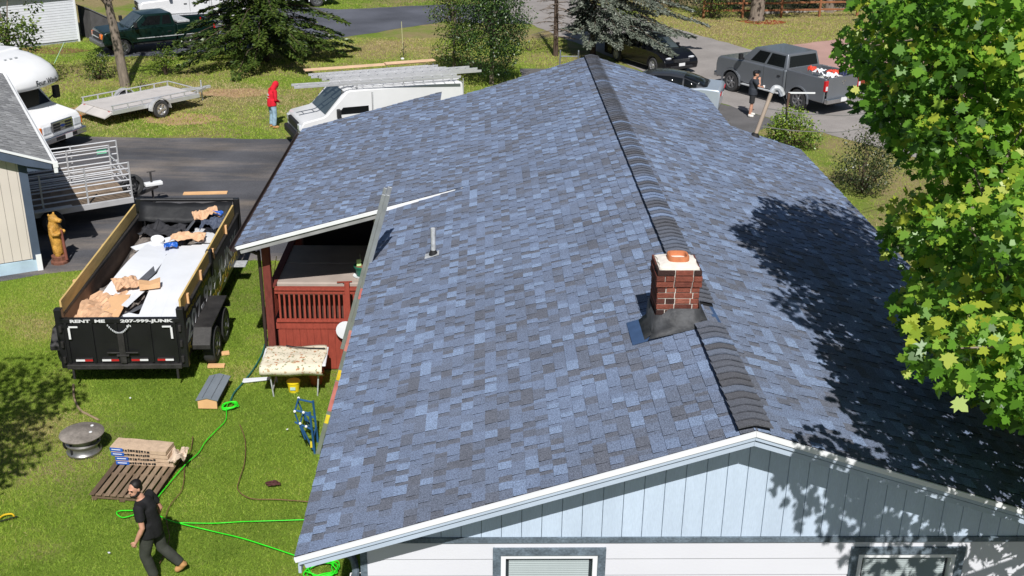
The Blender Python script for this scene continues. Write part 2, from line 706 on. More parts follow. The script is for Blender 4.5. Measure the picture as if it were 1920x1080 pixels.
def shingle_roof(parent, pieces, mat, keep, name='shingle'):
    def centre(p):
        return p[0] @ Vector((p[1] + .07, p[6] * (p[2] + p[3] / 2), 0))
    pieces.sort(key=lambda p: (centre(p) - CAM).length_squared)
    cache = {}
    for p in pieces[:keep]:
        fr, s, y, w, t, tone, sg, e = p
        k = (round(w, 3), t, tone, round(e, 4), sg)
        if k not in cache:
            v, f = piece_verts(w, t, e + .03)
            v = [(a, sg * b, c) for a, b, c in v]
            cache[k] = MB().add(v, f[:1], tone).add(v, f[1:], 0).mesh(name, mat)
        me = cache[k]
        o = bpy.data.objects.new(name, me)
        COL.objects.link(o)
        o.parent = parent
        o.matrix_local = fr @ Matrix.Translation((s, sg * y, 0))
    big = MB()
    for fr, s, y, w, t, tone, sg, e in pieces[keep:]:
        v, f = piece_verts(w, t, e + .03)
        big.mx = fr @ Matrix.Translation((s, sg * y, 0))
        v = [(a, sg * b, c) for a, b, c in v]
        big.add(v, f[:1], tone)
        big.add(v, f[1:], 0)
    o = big.build(name + '_field', mat, parent)
    o['kind'] = 'stuff'
    return o


rnd = random.Random(21)
pieces = []
pieces += lay(FL, -.012, SL - .01, lambda s: (0, LEN) if s > s_c + .02 else (0, Y_EX0), 1, rnd)
pieces += lay(FR, -.012, SL - .01, lambda s: (0, LEN) if s > s_n else (0, 15), -1, rnd)
pieces += lay(FE, -.012, EX_S + .03, lambda s: (Y_EX0, LEN) if s > s_n2 else (Y_EX0, Y_EX1), 1, rnd)
shingle_roof(roof, pieces, shingle_m, 300)

# ridge vent and ridge caps
RZ = EZ + RISE
vent = MB()
for ya, yb in ((.06, 2.45), (3.0, LEN - .02)):
    vent.prism([(-.15, RZ - .045), (-.15, RZ - .012), (0, RZ + .032), (.15, RZ - .012), (.15, RZ - .045)], ya, yb, 'xz')
vent.build('ridge_vent', dark_m, roof)
cap_meshes = []
cap_m = M('ridge_cap_shingle', tones=[(0, (.125, .125, .138)), (.6, (.165, .185, .235)), (1, (.245, .315, .46))], rough=.92, var=.1, scale=2, fine=.4, fscale=80, bump=.5, bscale=80, spec=.2)
for tn in (.05, .15, .25, .35, .5, .65, 1.0):
    mb = MB()
    prof = [-.17, -.13, -.09, -.05, -.02, .02, .05, .09, .13, .17]
    hz = [.040 - .28 * math.sqrt(x * x + .0022) + .014 for x in prof]
    rings = []
    for yy, lift in ((0, .030), (.0, .008), (.2, -.004)):
        rings.append([Vector((x, yy, h + lift)) for x, h in zip(prof, hz)])
    low = [Vector((x, .006, h + .012)) for x, h in zip(prof, hz)]
    mb.add(low + rings[0] + rings[2], [(i, i + 1, i + 11, i + 10) for i in range(9)] + [(i + 10, i + 11, i + 21, i + 20) for i in range(9)], tn)
    cap_meshes.append(mb.mesh('ridge_cap', cap_m, 60))
y = .004 + .142 * 126
ys = []
while y > 0:
    if not (2.36 < y + .07 < 3.02):
        ys.append(y)
    y -= .142
for y in ys:
    o = bpy.data.objects.new('ridge_cap', random.choices(cap_meshes, (2, 2, 3, 3, 3, 2, 2.2))[0])
    COL.objects.link(o)
    o.parent = roof
    o.location = (random.uniform(-.004, .004), y, RZ - .004)
    o.rotation_euler = (0, 0, random.uniform(-.02, .02))

# rake trim on the near gable: white drip edge, two fascia boards
for side in (-1, 1):
    fr = FL if side < 0 else FR
    sg = 1 if side < 0 else -1
    e0 = -.02
    tp_ = math.tan(PITCH)

    def rake(name, yc, hc, w, h, mat, trim=0.0, bev=0):
        b = MB()
        b.mx = fr
        top, bot = hc + h / 2, hc - h / 2
        ya, yb = sg * (yc - w / 2), sg * (yc + w / 2)
        s0, st, sb = e0 + trim, SL + top * tp_ - .001, SL + bot * tp_ - .001
        b.add([(s0, ya, bot), (sb, ya, bot), (st, ya, top), (s0, ya, top), (s0, yb, bot), (sb, yb, bot), (st, yb, top), (s0, yb, top)],
              [(0, 1, 2, 3), (7, 6, 5, 4), (0, 4, 5, 1), (1, 5, 6, 2), (2, 6, 7, 3), (3, 7, 4, 0)])
        return b.build(name, mat, house, bev=bev)
    rake('drip_edge', -.008, -.028, .03, .052, drip_m)
    rake('fascia_board', .006, -.076, .03, .042, fascia_m, .02)
    rake('fascia_gap', .045, -.105, .03, .016, dark_m, .05)
    rake('fascia_board', .030, -.142, .03, .056, fascia_m, .06)
    rake('soffit', .2, -.16, .30, .012, fascia_m, .1)
# eave drip edges and fascias
mb = MB()
mb.bx(-4.512, -4.49, .0, Y_EX0 - .02, EZ - .05, EZ - .016)
mb.build('eave_drip_edge', galv_m, house)
MB().bx(4.49, 4.512, .0, 15.0, EZ - .05, EZ - .016).build('eave_drip_edge', galv_m, house)
MB().bx(EX_E - .012, EX_E + .01, Y_EX0, Y_EX1, EX_Z - .05, EX_Z - .016).build('eave_drip_edge', galv_m, house)
MB().bx(-4.49, -4.46, .03, Y_EX0 - .04, EZ - .22, EZ - .05).build('eave_fascia', fascia_m, house)
MB().bx(4.46, 4.49, .03, 14.98, EZ - .22, EZ - .05).build('eave_fascia', fascia_m, house)
gutter = MB()
gutter.prism([(EX_E - .13, EX_Z - .03), (EX_E - .12, EX_Z - .11), (EX_E - .05, EX_Z - .13), (EX_E - .01, EX_Z - .13), (EX_E - .01, EX_Z - .12), (EX_E - .045, EX_Z - .12), (EX_E - .11, EX_Z - .1), (EX_E - .12, EX_Z - .03)], Y_EX0 + .05, Y_EX1 - .05, 'xz')
gutter.build('gutter', M('gutter_brown', srgb(60, 48, 44), .5), house)
mb = MB()
mb.mx = FE
mb.box((EX_S / 2, Y_EX0 - .008, -.02), (EX_S - .02, .04, .03))
mb.box((EX_S / 2, Y_EX0 - .024, -.04), (EX_S - .02, .012, .06))
mb.build('drip_edge', drip_m, house)
mb = MB()
mb.mx = FE
mb.box((EX_S / 2 - .6, Y_EX0 + .02, -.12), (EX_S - 1.3, .03, .10))
mb.build('fascia_board', M('fascia_grey', srgb(150, 150, 150), .7, var=.2), house)
# ceiling of the porch
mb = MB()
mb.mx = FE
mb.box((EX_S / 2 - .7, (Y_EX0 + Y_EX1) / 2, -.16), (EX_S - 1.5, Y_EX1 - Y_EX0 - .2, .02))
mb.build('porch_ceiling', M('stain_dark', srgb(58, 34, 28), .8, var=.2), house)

# walls
WY = .42
GX = 3.9
ZB = EZ - .10        # belt board
blind_m = M('window_blind', srgb(150, 160, 160), .6, var=.05)
pane_m = M('window_glass', (.03, .04, .045), .05, var=0, spec=.9)
mb = MB()
mb.prism([(-GX, 0), (GX, 0), (GX, EZ - .03), (0, EZ + RISE - .24), (-GX, EZ - .03)], WY + .13, WY + .18)
mb.bx(-GX, -GX + .12, WY + .18, LEN - .4, 0, EZ + .05)
mb.bx(GX - .12, GX, WY + .18, 14.6, 0, EZ + .05)
mb.bx(2.2, 2.3, 14.6, LEN - .4, 0, EZ + .4)
mb.bx(2.3, GX - .12, 14.5, 14.6, 0, EZ + .05)
mb.prism([(-GX + .12, 0), (2.2, 0), (2.2, EZ + .6), (0, EZ + RISE - .2), (-GX + .12, EZ + .06)], LEN - .4, LEN - .34)
mb.build('wall', M('wall_plain', srgb(206, 206, 204), .7), house)
bk = MB()
bk.prism([(-GX, ZB), (GX, ZB), (GX, EZ + .0), (0, EZ + RISE - .18), (-GX, EZ + .0)], WY + .026, WY + .12)
bk.build('gable_backing', groove_m, house)
x = -GX
bw = .2095
i = 0
while x < GX - .01:
    x0, x1 = x + .0025, min(x + bw, GX) - .0025
    top = lambda q: EZ + RISE - .175 - RISE / HALF * abs(q)
    poly = [(x0, ZB + .03), (x1, ZB + .03), (x1, max(top(x1), ZB + .04))]
    if x0 < 0 < x1:
        poly.append((0, top(0)))
    poly.append((x0, max(top(x0), ZB + .04)))
    MB().prism(poly, WY, WY + .025 + random.uniform(0, .001)).build('gable_board', gable_m, house, bev=.003, seg=1)
    x += bw
mb = MB()
mb.bx(-GX - .02, 1.0, WY - .02, WY + .03, ZB - .03, ZB + .03)
mb.build('belt_board', trim_m, house)
mb = MB()
mb.bx(1.003, GX + .02, WY - .02, WY + .03, ZB - .03, ZB + .03)
mb.build('belt_board', trim_m, house)
# lap siding boards, cut at the windows
WIN = [(-2.52, -1.33), (1.27, 2.49)]
WT, WBOT = EZ - .2, EZ - 1.75
z1 = ZB - .035
lap_meshes = []
while z1 > .35:
    z0_ = max(z1 - .205, .3)
    spans = [(-GX, GX)]
    if z0_ < WT and z1 > WBOT:
        spans = [(-GX, WIN[0][0] + .02), (WIN[0][1] - .02, WIN[1][0] + .02), (WIN[1][1] - .02, GX)]
        if z1 > WT + .01:
            pass
    for a, b in spans:
        MB().prism([(WY - .008, z0_), (WY + .03, z0_), (WY + .03, z1), (WY + .008, z1)], a, b, 'yz').build('siding_board', white_m, house)
    if z0_ < WT < z1:
        for a, b in WIN:
            MB().prism([(WY - .002, WT - .02), (WY + .03, WT - .02), (WY + .03, z1), (WY + .008, z1)], a + .02, b - .02, 'yz').build('siding_board', white_m, house)
    z1 = z0_ - .004
MB().bx(-GX + .02, GX - .02, WY + .012, WY + .12, 0, .3).build('foundation', M('concrete', srgb(150, 150, 146), .9, var=.2), house)
MB().bx(-GX - .012, -GX + .06, WY - .012, WY + .1, .3, ZB - .035).build('corner_board', trim_m, house)
for a, b in WIN:
    w = MB()
    w.bx(a, b, WY - .03, WY + .02, WT - .085, WT)
    w.bx(a, a + .085, WY - .028, WY + .02, WBOT, WT - .085)
    w.bx(b - .085, b, WY - .028, WY + .02, WBOT, WT - .085)
    w.bx(a - .02, b + .02, WY - .05, WY + .02, WBOT - .06, WBOT)
    wo = w.build('window', trim_m, house, bev=.003)
    f = MB()
    a2, b2, t2 = a + .085, b - .085, WT - .085
    f.bx(a2, b2, WY - .012, WY + .09, t2 - .05, t2)
    f.bx(a2, a2 + .05, WY - .012, WY + .09, WBOT, t2 - .05)
    f.bx(b2 - .05, b2, WY - .012, WY + .09, WBOT, t2 - .05)
    f.bx(a2 + .05, b2 - .05, WY + .01, WY + .09, WBOT, WBOT + .05)
    f.bx(a2 + .05, b2 - .05, WY + .02, WY + .07, WBOT + .7, WBOT + .74)
    f.build('window_frame', drip_m, wo)
    MB().bx(a2 + .05, b2 - .05, WY + .065, WY + .07, WBOT + .05, t2 - .05).build('pane', pane_m, wo)
    zz = t2 - .09
    k = 0
    while zz > WBOT + .75:
        MB().box(((a2 + b2) / 2, WY + .048, zz), (b2 - a2 - .17, .022, .003), rot=Matrix.Rotation(R(50), 3, 'X')).build('blind_slat', blind_m, wo)
        zz -= .024
        k += 1
# corner gutter elbow and downspout by the near left corner
mb = MB()
mb.tube(spline([(-4.42, .62, EZ - .27), (-4.2, .56, EZ - .3), (-4.02, .5, EZ - .36), (-3.98, .5, EZ - .5), (-3.98, .5, EZ - .62)], 4), .04, 8)
mb.build('gutter_elbow', trim_m, house, smooth=40)
mb = MB()
mb.bx(-4.03, -3.92, .44, .55, .1, EZ - .62)
mb.bx(-4.045, -3.905, .425, .565, EZ - .66, EZ - .62)
mb.build('downspout', drip_m, house)
mb = MB()
mb.prism([(-5.0, 0), (-3.93, 0), (-3.93, 1.6), (-4.05, 1.62), (-5.0, .75)], 1.0, 2.6)
mb.build('bulkhead', M('bulkhead_dark', srgb(62, 62, 68), .55, var=.12), house, bev=.01)

# vent pipe on the left slope
pb = MB()
pz = EZ + .34
pb.tube([(-3.43, 7.46, pz - .05), (-3.43, 7.46, pz + .46)], .038, 12)
vp = pb.build('vent_pipe', galv_m, house, smooth=40)
pb = MB()
pb.lathe([(.075, 0), (.06, .05), (.045, .08), (.04, .08)], 14, (-3.43, 7.46, pz + .01))
pb.build('pipe_boot', dark_m, vp, smooth=40)
pb = MB()
pb.mx = FL
pb.box(((4.5 - 3.43) / cs - .02, 7.46, .012), (.24, .2, .004))
pb.build('pipe_flashing', galv_m, vp)

# ------------------------------------------------------------------ chimney
brick_m = M('brick_red', tones=[(0, (.035, .022, .020)), (.35, (.12, .040, .030)), (.7, (.21, .064, .043)), (1, (.30, .105, .07))], rough=.85, var=.2, scale=14, fine=.2, fscale=90, bump=.5, bscale=60, spec=.2)
mortar_m = M('mortar', srgb(205, 198, 188), .95, var=.2, scale=10, bump=.4)
CX0, CX1, CY0, CY1 = -.62, -.13, 2.52, 3.02
CZ1 = EZ + 2.10
cz0 = EZ + 1.2
core = MB()
core.bx(CX0 + .012, CX1 - .012, CY0 + .012, CY1 - .012, cz0, CZ1 - .01)
chim = core.build('chimney', mortar_m, house)
BH, BL, BW, J = .060, .200, .095, .011
z = CZ1 - BH - .012
row = 0
brr = random.Random(4)
while z > cz0:
    off = .018 if row in (1, 2) else (.010 if row == 0 else 0)
    for face in range(4):
        # corner bricks overlap alternately
        if face in (0, 2):
            a, b = CX0 - off, CX1 + off
        else:
            a, b = CY0 - off, CY1 + off
        first = (row + face) % 2 == 0
        p = a if first else a + BW + J
        end = b if not first else b - BW - J
        end = b if first is False else b
        # full run for 'first' faces, inner run for the others
        lo, hi = (a, b) if first else (a + BW + J, b - BW - J)
        p = lo
        start = True
        while p < hi - .02:
            ln = BL if not (start and not first) else BL * .5
            start = False
            q = min(p + ln, hi)
            if hi - q < .05:
                q = hi
            jit = brr.uniform(-.003, .003)
            tn = brr.choice((.1, .35, .5, .6, .7, .75, .8, .95)) if row > 0 else brr.choice((.05, .2, .5, .7))
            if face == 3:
                tn *= .6  # left face: shade painted in as a darker brick tone
            d = BW
            if face == 0:
                box = (p, q, CY0 - off + jit, CY0 - off + d)
            elif face == 2:
                box = (p, q, CY1 + off - d, CY1 + off + jit)
            elif face == 1:
                box = (CX1 + off - d, CX1 + off + jit, p, q)
            else:
                box = (CX0 - off + jit, CX0 - off + d, p, q)
            MB().bx(*box, z, z + BH, tone=tn).build('brick', brick_m, chim, bev=.004, seg=1)
            p = q + J
    z -= BH + J
    row += 1
cr = MB()
ring0, ring1 = [], []
k = 28
for i in range(k):
    a = 2 * PI * i / k
    m_ = 1 / max(abs(math.cos(a)), abs(math.sin(a)))
    rr = brr.uniform(.86, .97)
    ring0.append(Vector(((CX0 + CX1) / 2 + .245 * m_ * math.cos(a) * rr, (CY0 + CY1) / 2 + .25 * m_ * math.sin(a) * rr, CZ1 - .025)))
    ring1.append(Vector(((CX0 + CX1) / 2 + .13 * m_ * math.cos(a), (CY0 + CY1) / 2 + .13 * m_ * math.sin(a), CZ1 + .03)))
cr.loft([ring0, [Vector((p.x, p.y, CZ1 + .006)) for p in ring0], ring1], True)
cr.build('crown', M('crown_mortar', srgb(232, 224, 214), .9, var=.12, scale=12, bump=.4), chim, smooth=50)
fl_ = MB()
fx, fy = (CX0 + CX1) / 2 + .015, (CY0 + CY1) / 2 + .03


def rsq(r, z, k=24, p=4):
    out = []
    for i in range(k):
        a = 2 * PI * i / k
        c_, s_ = math.cos(a), math.sin(a)
        m_ = (abs(c_) ** p + abs(s_) ** p) ** (-1 / p)
        out.append(Vector((fx + r * m_ * c_, fy + r * m_ * s_, z)))
    return out


fl_.loft([rsq(.125, CZ1), rsq(.125, CZ1 + .075), rsq(.118, CZ1 + .085), rsq(.098, CZ1 + .085), rsq(.092, CZ1 + .07), rsq(.09, CZ1 - .25)], True)
fl_.build('flue', M('terracotta', srgb(188, 116, 78), .9, var=.15, scale=9), chim, smooth=50)
lead = M('lead_flashing', srgb(62, 63, 66), .6, metal=.1, var=.35, scale=7, bump=.5, bscale=14)
roofz = lambda x: EZ + RISE - RISE / HALF * abs(x)
fb = MB()
# front apron, flared at the foot
n = 7
up_, mid_, low_ = [], [], []
for i in range(n):
    x = CX0 - .02 + (CX1 - CX0 + .04) * i / (n - 1)
    g = roofz(x)
    up_.append(Vector((x, CY0 - .016, EZ + 1.2 + .37 + (.05 if x > -.5 else -.03))))
    mid_.append(Vector((x + (x + .37) * .05, CY0 - .03, g + .07)))
    low_.append(Vector((x + (x + .37) * .25, CY0 - .12, g + .022)))
fb.loft([up_, mid_, low_], False, closed=False)
# side step flashings
for sx_, xx, ex in ((-1, CX0, .12), (1, CX1, .12)):
    a_, b_, c_ = [], [], []
    for i in range(5):
        y = CY0 - .02 + (CY1 - CY0 + .06) * i / 4
        a_.append(Vector((xx + sx_ * .014, y, roofz(xx) + .28)))
        b_.append(Vector((xx + sx_ * .03, y, roofz(xx + sx_ * .03) + .06)))
        c_.append(Vector((xx + sx_ * ex, y - .03, roofz(xx + sx_ * ex) + .022)))
    fb.loft([a_, b_, c_], False, closed=False)
fo = fb.build('flashing', lead, chim, smooth=60)
sm = fo.modifiers.new('solid', 'SOLIDIFY')
sm.thickness = .004
mm = M('membrane_blue', srgb(62, 84, 118), .3, var=.15, scale=6)
for sx_, fr, sg, xx in ((-1, FL, 1, CX0), (1, FR, -1, CX1)):
    mb = MB()
    mb.mx = fr
    s_ = (HALF - abs(xx)) / cs
    if sx_ < 0:
        mb.box((s_ - .14, 2.74, .016), (.26, .62, .006))
    mb.build('membrane', mm, chim) if sx_ < 0 else None
mb = MB()
mb.quad((CX1 + .02, 2.38, RZ + .02 - .322 * .1), (CX1 + .3, 2.4, roofz(CX1 + .3) + .02), (CX1 + .27, 3.1, roofz(CX1 + .27) + .02), (CX1 + .02, 3.12, RZ + .02))
mb.build('membrane', mm, chim)

# service mast on the far right corner
sv = MB()
b0 = Vector((3.4, 14.78, EZ + .36))
sv.tube([b0 - Vector((.02, 0, .1)), b0 + Vector((.27, 0, .98))], .045, 10)
sm_o = sv.build('service_mast', M('mast_tan', srgb(176, 158, 140), .7, var=.15), house, smooth=40)
sv = MB()
sv.tube(spline([b0 + Vector((.27, 0, .98)), b0 + Vector((.33, 0, 1.08)), b0 + Vector((.44, 0, 1.06)), b0 + Vector((.52, .02, .92))], 4), [.06] * 9 + [.07] * 4, 8)
sv.build('weather_head', galv_m, sm_o, smooth=40)
sv = MB()
sv.tube(spline([b0 + Vector((.5, .0, .95)), b0 + Vector((.62, 0, .7)), b0 + Vector((.66, 0, .35)), b0 + Vector((.5, 0, .25))], 5), .012, 5)
sv.build('mast_cable', dark_m, sm_o, smooth=40)
MB().lathe([(.11, -.02), (.07, .06), (.05, .07)], 12, b0).build('mast_boot', dark_m, sm_o, smooth=40)
for k, (dz, dy) in enumerate(((.62, 0), (.20, .1))):
    p0 = b0 + Vector((.2 if k == 0 else .06, dy, dz))
    w_ = MB()
    w_.tube(spline([p0, p0 + Vector((1.4, .6, -.28)), p0 + Vector((3.2, 1.6, -.4)), p0 + Vector((9, 5, 0)), p0 + Vector((26, 14, 2.5))], 6), .011, 5)
    o = w_.build('service_wire', M('wire_grey', srgb(120, 118, 116), .6), None)
    set_props(o, ('upper' if k == 0 else 'lower') + ' grey service wire running right from the roof mast', 'wire', 'wires from the service mast')

# ================================================================== PORCH DECK
red_m = M('deck_stain_red', srgb(150, 66, 52), .7, var=.16, scale=5, fine=.1, fscale=60, bump=.15, stretch=(4, 4, 1))
redd_m = M('post_stain_red', srgb(112, 52, 44), .7, var=.2, scale=5, stretch=(4, 4, 1))
deck = thing('deck', 'red stained porch deck with baluster railing under the side roof', 'deck', (-5.4, 11.1, 0))
DX, DY = -5.4, 11.1


def dk(mb, name, mat, **k):
    mb.v = [p - Vector((DX, DY, 0)) for p in mb.v]
    return mb.build(name, mat, deck, **k)


x = -6.72
while x < -3.95:
    dk(MB().bx(x + .002, x + .138, 11.1, 11.12 + random.uniform(0, .003), .03, .93), 'skirt_board', red_m)
    x += .14
dk(MB().bx(-6.74, -3.95, 11.125, 11.16, .02, .9), 'skirt_backing', redd_m)
dk(MB().bx(-6.76, -3.95, 11.085, 11.13, .93, 1.06), 'rim_board', red_m, bev=.004)
dk(MB().bx(-6.74, -3.95, 11.055, 11.15, 1.085, 1.135), 'bottom_rail', red_m, bev=.004)
dk(MB().bx(-6.74, -3.95, 11.04, 11.18, 1.78, 1.82), 'top_rail', red_m, bev=.005)
dk(MB().bx(-6.74, -3.95, 11.07, 11.12, 1.70, 1.775), 'top_rail', red_m, bev=.003)
bal = MB().bx(-.018, .018, -.018, .018, 1.135, 1.70).mesh('baluster', red_m)
x = -6.66
while x < -4.0:
    o = link_mesh('baluster', bal, deck)
    o.location = (x - DX, .0, 0)
    x += .098
dk(MB().bx(-5.36, -5.26, 11.02, 11.13, .9, 1.95), 'rail_post', red_m, bev=.006)
pz = EX_Z + (7.31 - 6.86) * EXS
dk(MB().bx(-6.94, -6.79, 11.06, 11.21, 0, pz - .17), 'post', redd_m, bev=.006)
dk(MB().bx(-6.94, -6.79, 14.9, 15.05, 0, pz - .17), 'post', redd_m, bev=.006)
dk(MB().bx(-6.94, -6.79, 18.6, 18.75, 0, pz - .17), 'post', redd_m, bev=.006)
dk(MB().bx(-6.95, -6.78, 10.75, 18.95, pz - .17, pz - .05), 'header', redd_m)
k = 0
y = 11.2
while y < 18.7:
    dk(MB().bx(-6.75, -3.95, y, y + .137, .96, .985 + random.uniform(0, .002)), 'deck_plank', M('deck_planks', srgb(112, 96, 88), .8, var=.2, scale=3))
    y += .142
# side railing along the outer edge
dk(MB().bx(-6.88, -6.74, 11.21, 18.6, 1.78, 1.82), 'side_rail', redd_m)
dk(MB().bx(-6.83, -6.79, 11.21, 18.6, 1.09, 1.13), 'side_rail', redd_m)
y = 11.35
while y < 18.5:
    o = link_mesh('baluster', bal, deck)
    o.location = (-6.81 - DX, y - DY, 0)
    y += .12
dk(MB().bx(-6.85, -6.8, 11.2, 18.6, .03, .96), 'side_skirt', redd_m)
dk(MB().tube(spline([(-7.33, 10.9, EX_Z - .1), (-7.25, 11.0, EX_Z - .22), (-7.03, 11.05, EX_Z - .33), (-6.99, 11.08, EX_Z - .5), (-6.99, 11.1, .25), (-6.99, 11.1, .15)], 5), .034, 8), 'downspout', M('gutter_brown'), smooth=40)

tub = thing('hot_tub', 'taupe square tub cover just behind the red railing with a green pot on it', 'hot tub', (-5.75, 12.45, .987))
MB().bx(-1, 1, -1, 1, 0, .72).build('cabinet', M('tub_cabinet', srgb(88, 60, 52), .7, var=.15), tub, bev=.03)
tp_m = M('tub_vinyl', srgb(172, 158, 148), .6, var=.1, scale=3, bump=.15, bscale=8)
MB().bx(-1.06, 1.06, -1.06, -.01, .72, .82).build('cover_half', tp_m, tub, bev=.025)
MB().bx(-1.06, 1.06, .01, 1.06, .72, .82).build('cover_half', tp_m, tub, bev=.025)
MB().box((.35, -1.05, .835), (.3, .05, .012), rz=.1).box((.35, -1.07, .84), (.06, .05, .02)).build('strap', M('strap_red', srgb(150, 70, 54), .7), tub, bev=.004)

pot = thing('potted_plant', 'green pot with a plant tag on a white saucer, standing on the tub cover', 'plant pot', (-5.08, 11.75, 1.81))
MB().lathe([(.0, .012), (.1, .012), (.115, .03), (.145, .2), (.165, .2), (.165, .235), (.15, .235), (.14, .2), (.0, .2)], 20).build('pot', M('pot_green', srgb(28, 104, 84), .5), pot, smooth=40)
MB().lathe([(0, 0), (.17, 0), (.19, .02), (.18, .02), (.16, .008), (0, .008)], 20).build('saucer', drip_m, pot, smooth=40)
MB().ell((0, 0, .21), (.13, .13, .04), 12, 6).build('soil', M('pot_soil', srgb(120, 84, 62), .95, var=.3, scale=30), pot, smooth=60)
MB().box((-.05, -.06, .31), (.09, .004, .14), rz=.2).build('plant_tag', M('tag_lime', srgb(196, 232, 160), .6), pot)
MB().tube([(-.02, 0, .2), (-.03, .01, .48)], .006, 5).tube([(.1, .02, .2), (.12, .03, .36)], .01, 5).build('stem', M('stem', srgb(120, 130, 110), .7), pot)
hk = MB()
hk.tube(spline([(-4.79, 11.9, 1.82), (-4.8, 11.9, 2.6), (-4.83, 11.92, 3.25), (-4.85, 11.93, 3.5)], 4), .011, 6)
set_props(hk.build('hanging_cord', M('cord_white', srgb(200, 198, 190), .6), None), 'pale cord hanging from the porch ceiling beside the ladder', 'cord')


# a slatted chair in the shade of the porch
def chair(loc, rz, label):
    c = thing('porch_chair', label, 'chair', loc, rz)
    cm = M('chair_grey', srgb(96, 92, 90), .7)
    MB().bx(-.25, .25, -.25, .25, .40, .44).build('seat', cm, c, bev=.01)
    for i in range(6):
        MB().beam((-.21 + i * .084, .24, .44), (-.21 + i * .084, .36, 1.0), .05, .018, up=(0, -1, 0)).build('back_slat', cm, c)
    for a in (-1, 1):
        for b in (-1, 1):
            MB().bx(a * .23 - .02, a * .23 + .02, b * .22 - .02, b * .22 + .02, 0, .40).build('leg', cm, c)
    MB().beam((-.25, .36, 1.0), (.25, .36, 1.0), .03, .06).build('top_slat', cm, c)


chair((-4.75, 14.1, .987), 2.9, 'grey slatted chair in the dark back of the porch')
dk(MB().prism([(-6.74, .99), (-3.95, .99), (-3.95, EX_Z + (7.31 - 3.95) * EXS - .2), (-6.74, EX_Z + (7.31 - 6.74) * EXS - .2)], 14.75, 14.8), 'blackout_wall', M('blackout_dark', srgb(44, 34, 32), .85))  # dark wall added to keep light from behind out of the porch


# ================================================================== LADDERS
def extension_ladder(name, label, p0, p1, wdir, width=.40, rungs=None, rail=(.03, .075), cat='ladder', mat=None, stick=False, group=None, fly=True):
    """rails from p0 to p1, rungs along wdir"""
    t = thing(name, label, cat, p0, 0, group)
    d = Vector(p1) - Vector(p0)
    L = d.length
    x = d.normalized()
    w = Vector(wdir).normalized()
    n = x.cross(w).normalized()
    mt = mat or metal_m
    for s in (0, 1):
        o = MB()
        a = w * (width * s)
        o.beam(a, a + d, rail[0], rail[1], up=n)
        o.build('rail', mt, t, bev=.004)
        if fly:
            a2 = w * (width * s + (.035 if s == 0 else -.035)) + n * .07
            o = MB()
            o.beam(a2 + x * (L * .42), a2 + d * .995, rail[0] * .8, rail[1] * .8, up=n)
            o.build('fly_rail', mt, t, bev=.004)
    k = rungs or int(L / .3)
    for i in range(k):
        q = x * (L * (i + .5) / k)
        MB().tube([q, q + w * width], .014, 7).build('rung', mt, t, smooth=40)
    return t, x, w, n, L


lad, lx, lw, ln_, lL = extension_ladder('extension_ladder', 'long aluminium ladder leaning on the left eave, its top above the roof edge', (-5.55, 7.85, .0), (-4.17, 7.98, 4.78), (0, 1, 0), .42)
for a, b, c in ((.18, .30, srgb(196, 120, 112)), (.42, .50, srgb(196, 128, 118)), (.305, .345, srgb(222, 190, 50)), (.62, .66, srgb(190, 110, 104)), (.13, .165, srgb(230, 205, 60))):
    o = MB()
    o.beam(lx * (lL * a) - lw * .0165 , lx * (lL * b) - lw * .0165, .003, .066, up=ln_)
    o.build('sticker', M('sticker_%d' % int(a * 100), c, .5, var=.2, scale=9), lad)
fl2, *_ = extension_ladder('ladder', 'short aluminium ladder top showing above the far roof peak', (-.74, 19.6, 0), (-.74, 18.35, 5.12), (1, 0, 0), .45, fly=False)

bl_m = M('bracket_blue', srgb(38, 84, 128), .45, var=.15)
lj = thing('ladder_jack', 'blue folding ladder jack bracket standing by the foot of the ladder', 'ladder jack', (-5.62, 7.85, 0))
for s in (0, .4):
    b = MB()
    b.tube([(.02, s, .0), (-.02, s, .85)], .02, 8)
    b.tube([(-.02, s, .82), (-.30, s + .05, .86)], .018, 8)
    b.tube([(.0, s, .5), (-.30, s + .05, .62)], .018, 8)
    b.tube([(.0, s, .1), (-.22, s + .03, .62)], .018, 8)
    b.tube([(-.13, s, .3), (-.3, s + .05, .84)], .014, 8)
    b.build('bracket_arm', bl_m, lj, smooth=40)
MB().tube([(-.28, 0, .86), (-.28, .45, .88)], .016, 8).tube([(.0, 0, .3), (.0, .4, .3)], .016, 8).tube([(-.2, 0, .62), (-.2, .4, .64)], .014, 8).build('crossbar', bl_m, lj, smooth=40)
for p in ((-.28, 0, .86), (-.28, .45, .88), (-.13, 0, .84), (-.2, 0, .62), (-.1, 0, .56)):
    MB().ell(p, .026, 8, 6).build('bolt', drip_m, lj, smooth=60)
MB().bx(-.045, -.01, -.03, -.02, .15, .27).build('sticker', M('sticker_yellow', srgb(224, 200, 60), .5), lj)

# ================================================================== DUMP TRAILER
blk_m = M('trailer_black', srgb(28, 28, 30), .38, var=.2, scale=2.5, bump=.1, bscale=10, spec=.5)
blk2_m = M('trailer_black_worn', srgb(48, 46, 45), .6, var=.4, scale=4, fine=.2, fscale=30)
rub_m = M('rubber', srgb(58, 58, 59), .85, var=.2, scale=8)
rim_m = M('rim_grey', srgb(120, 120, 122), .5, metal=.5, var=.15)
wood_m = M('pine_board', srgb(206, 176, 112), .75, var=.16, scale=2, fine=.12, fscale=40, stretch=(6, 1, 6))
red_r = M('reflector_red', srgb(180, 40, 40), .3, var=.1)
wht_r = M('reflector_white', srgb(225, 225, 225), .35, var=.05)
DT = thing('dump_trailer', 'black tandem dump trailer heaped with torn siding, rear gate towards the lawn', 'trailer', (-9.6, 10.42, 0), R(1.3))


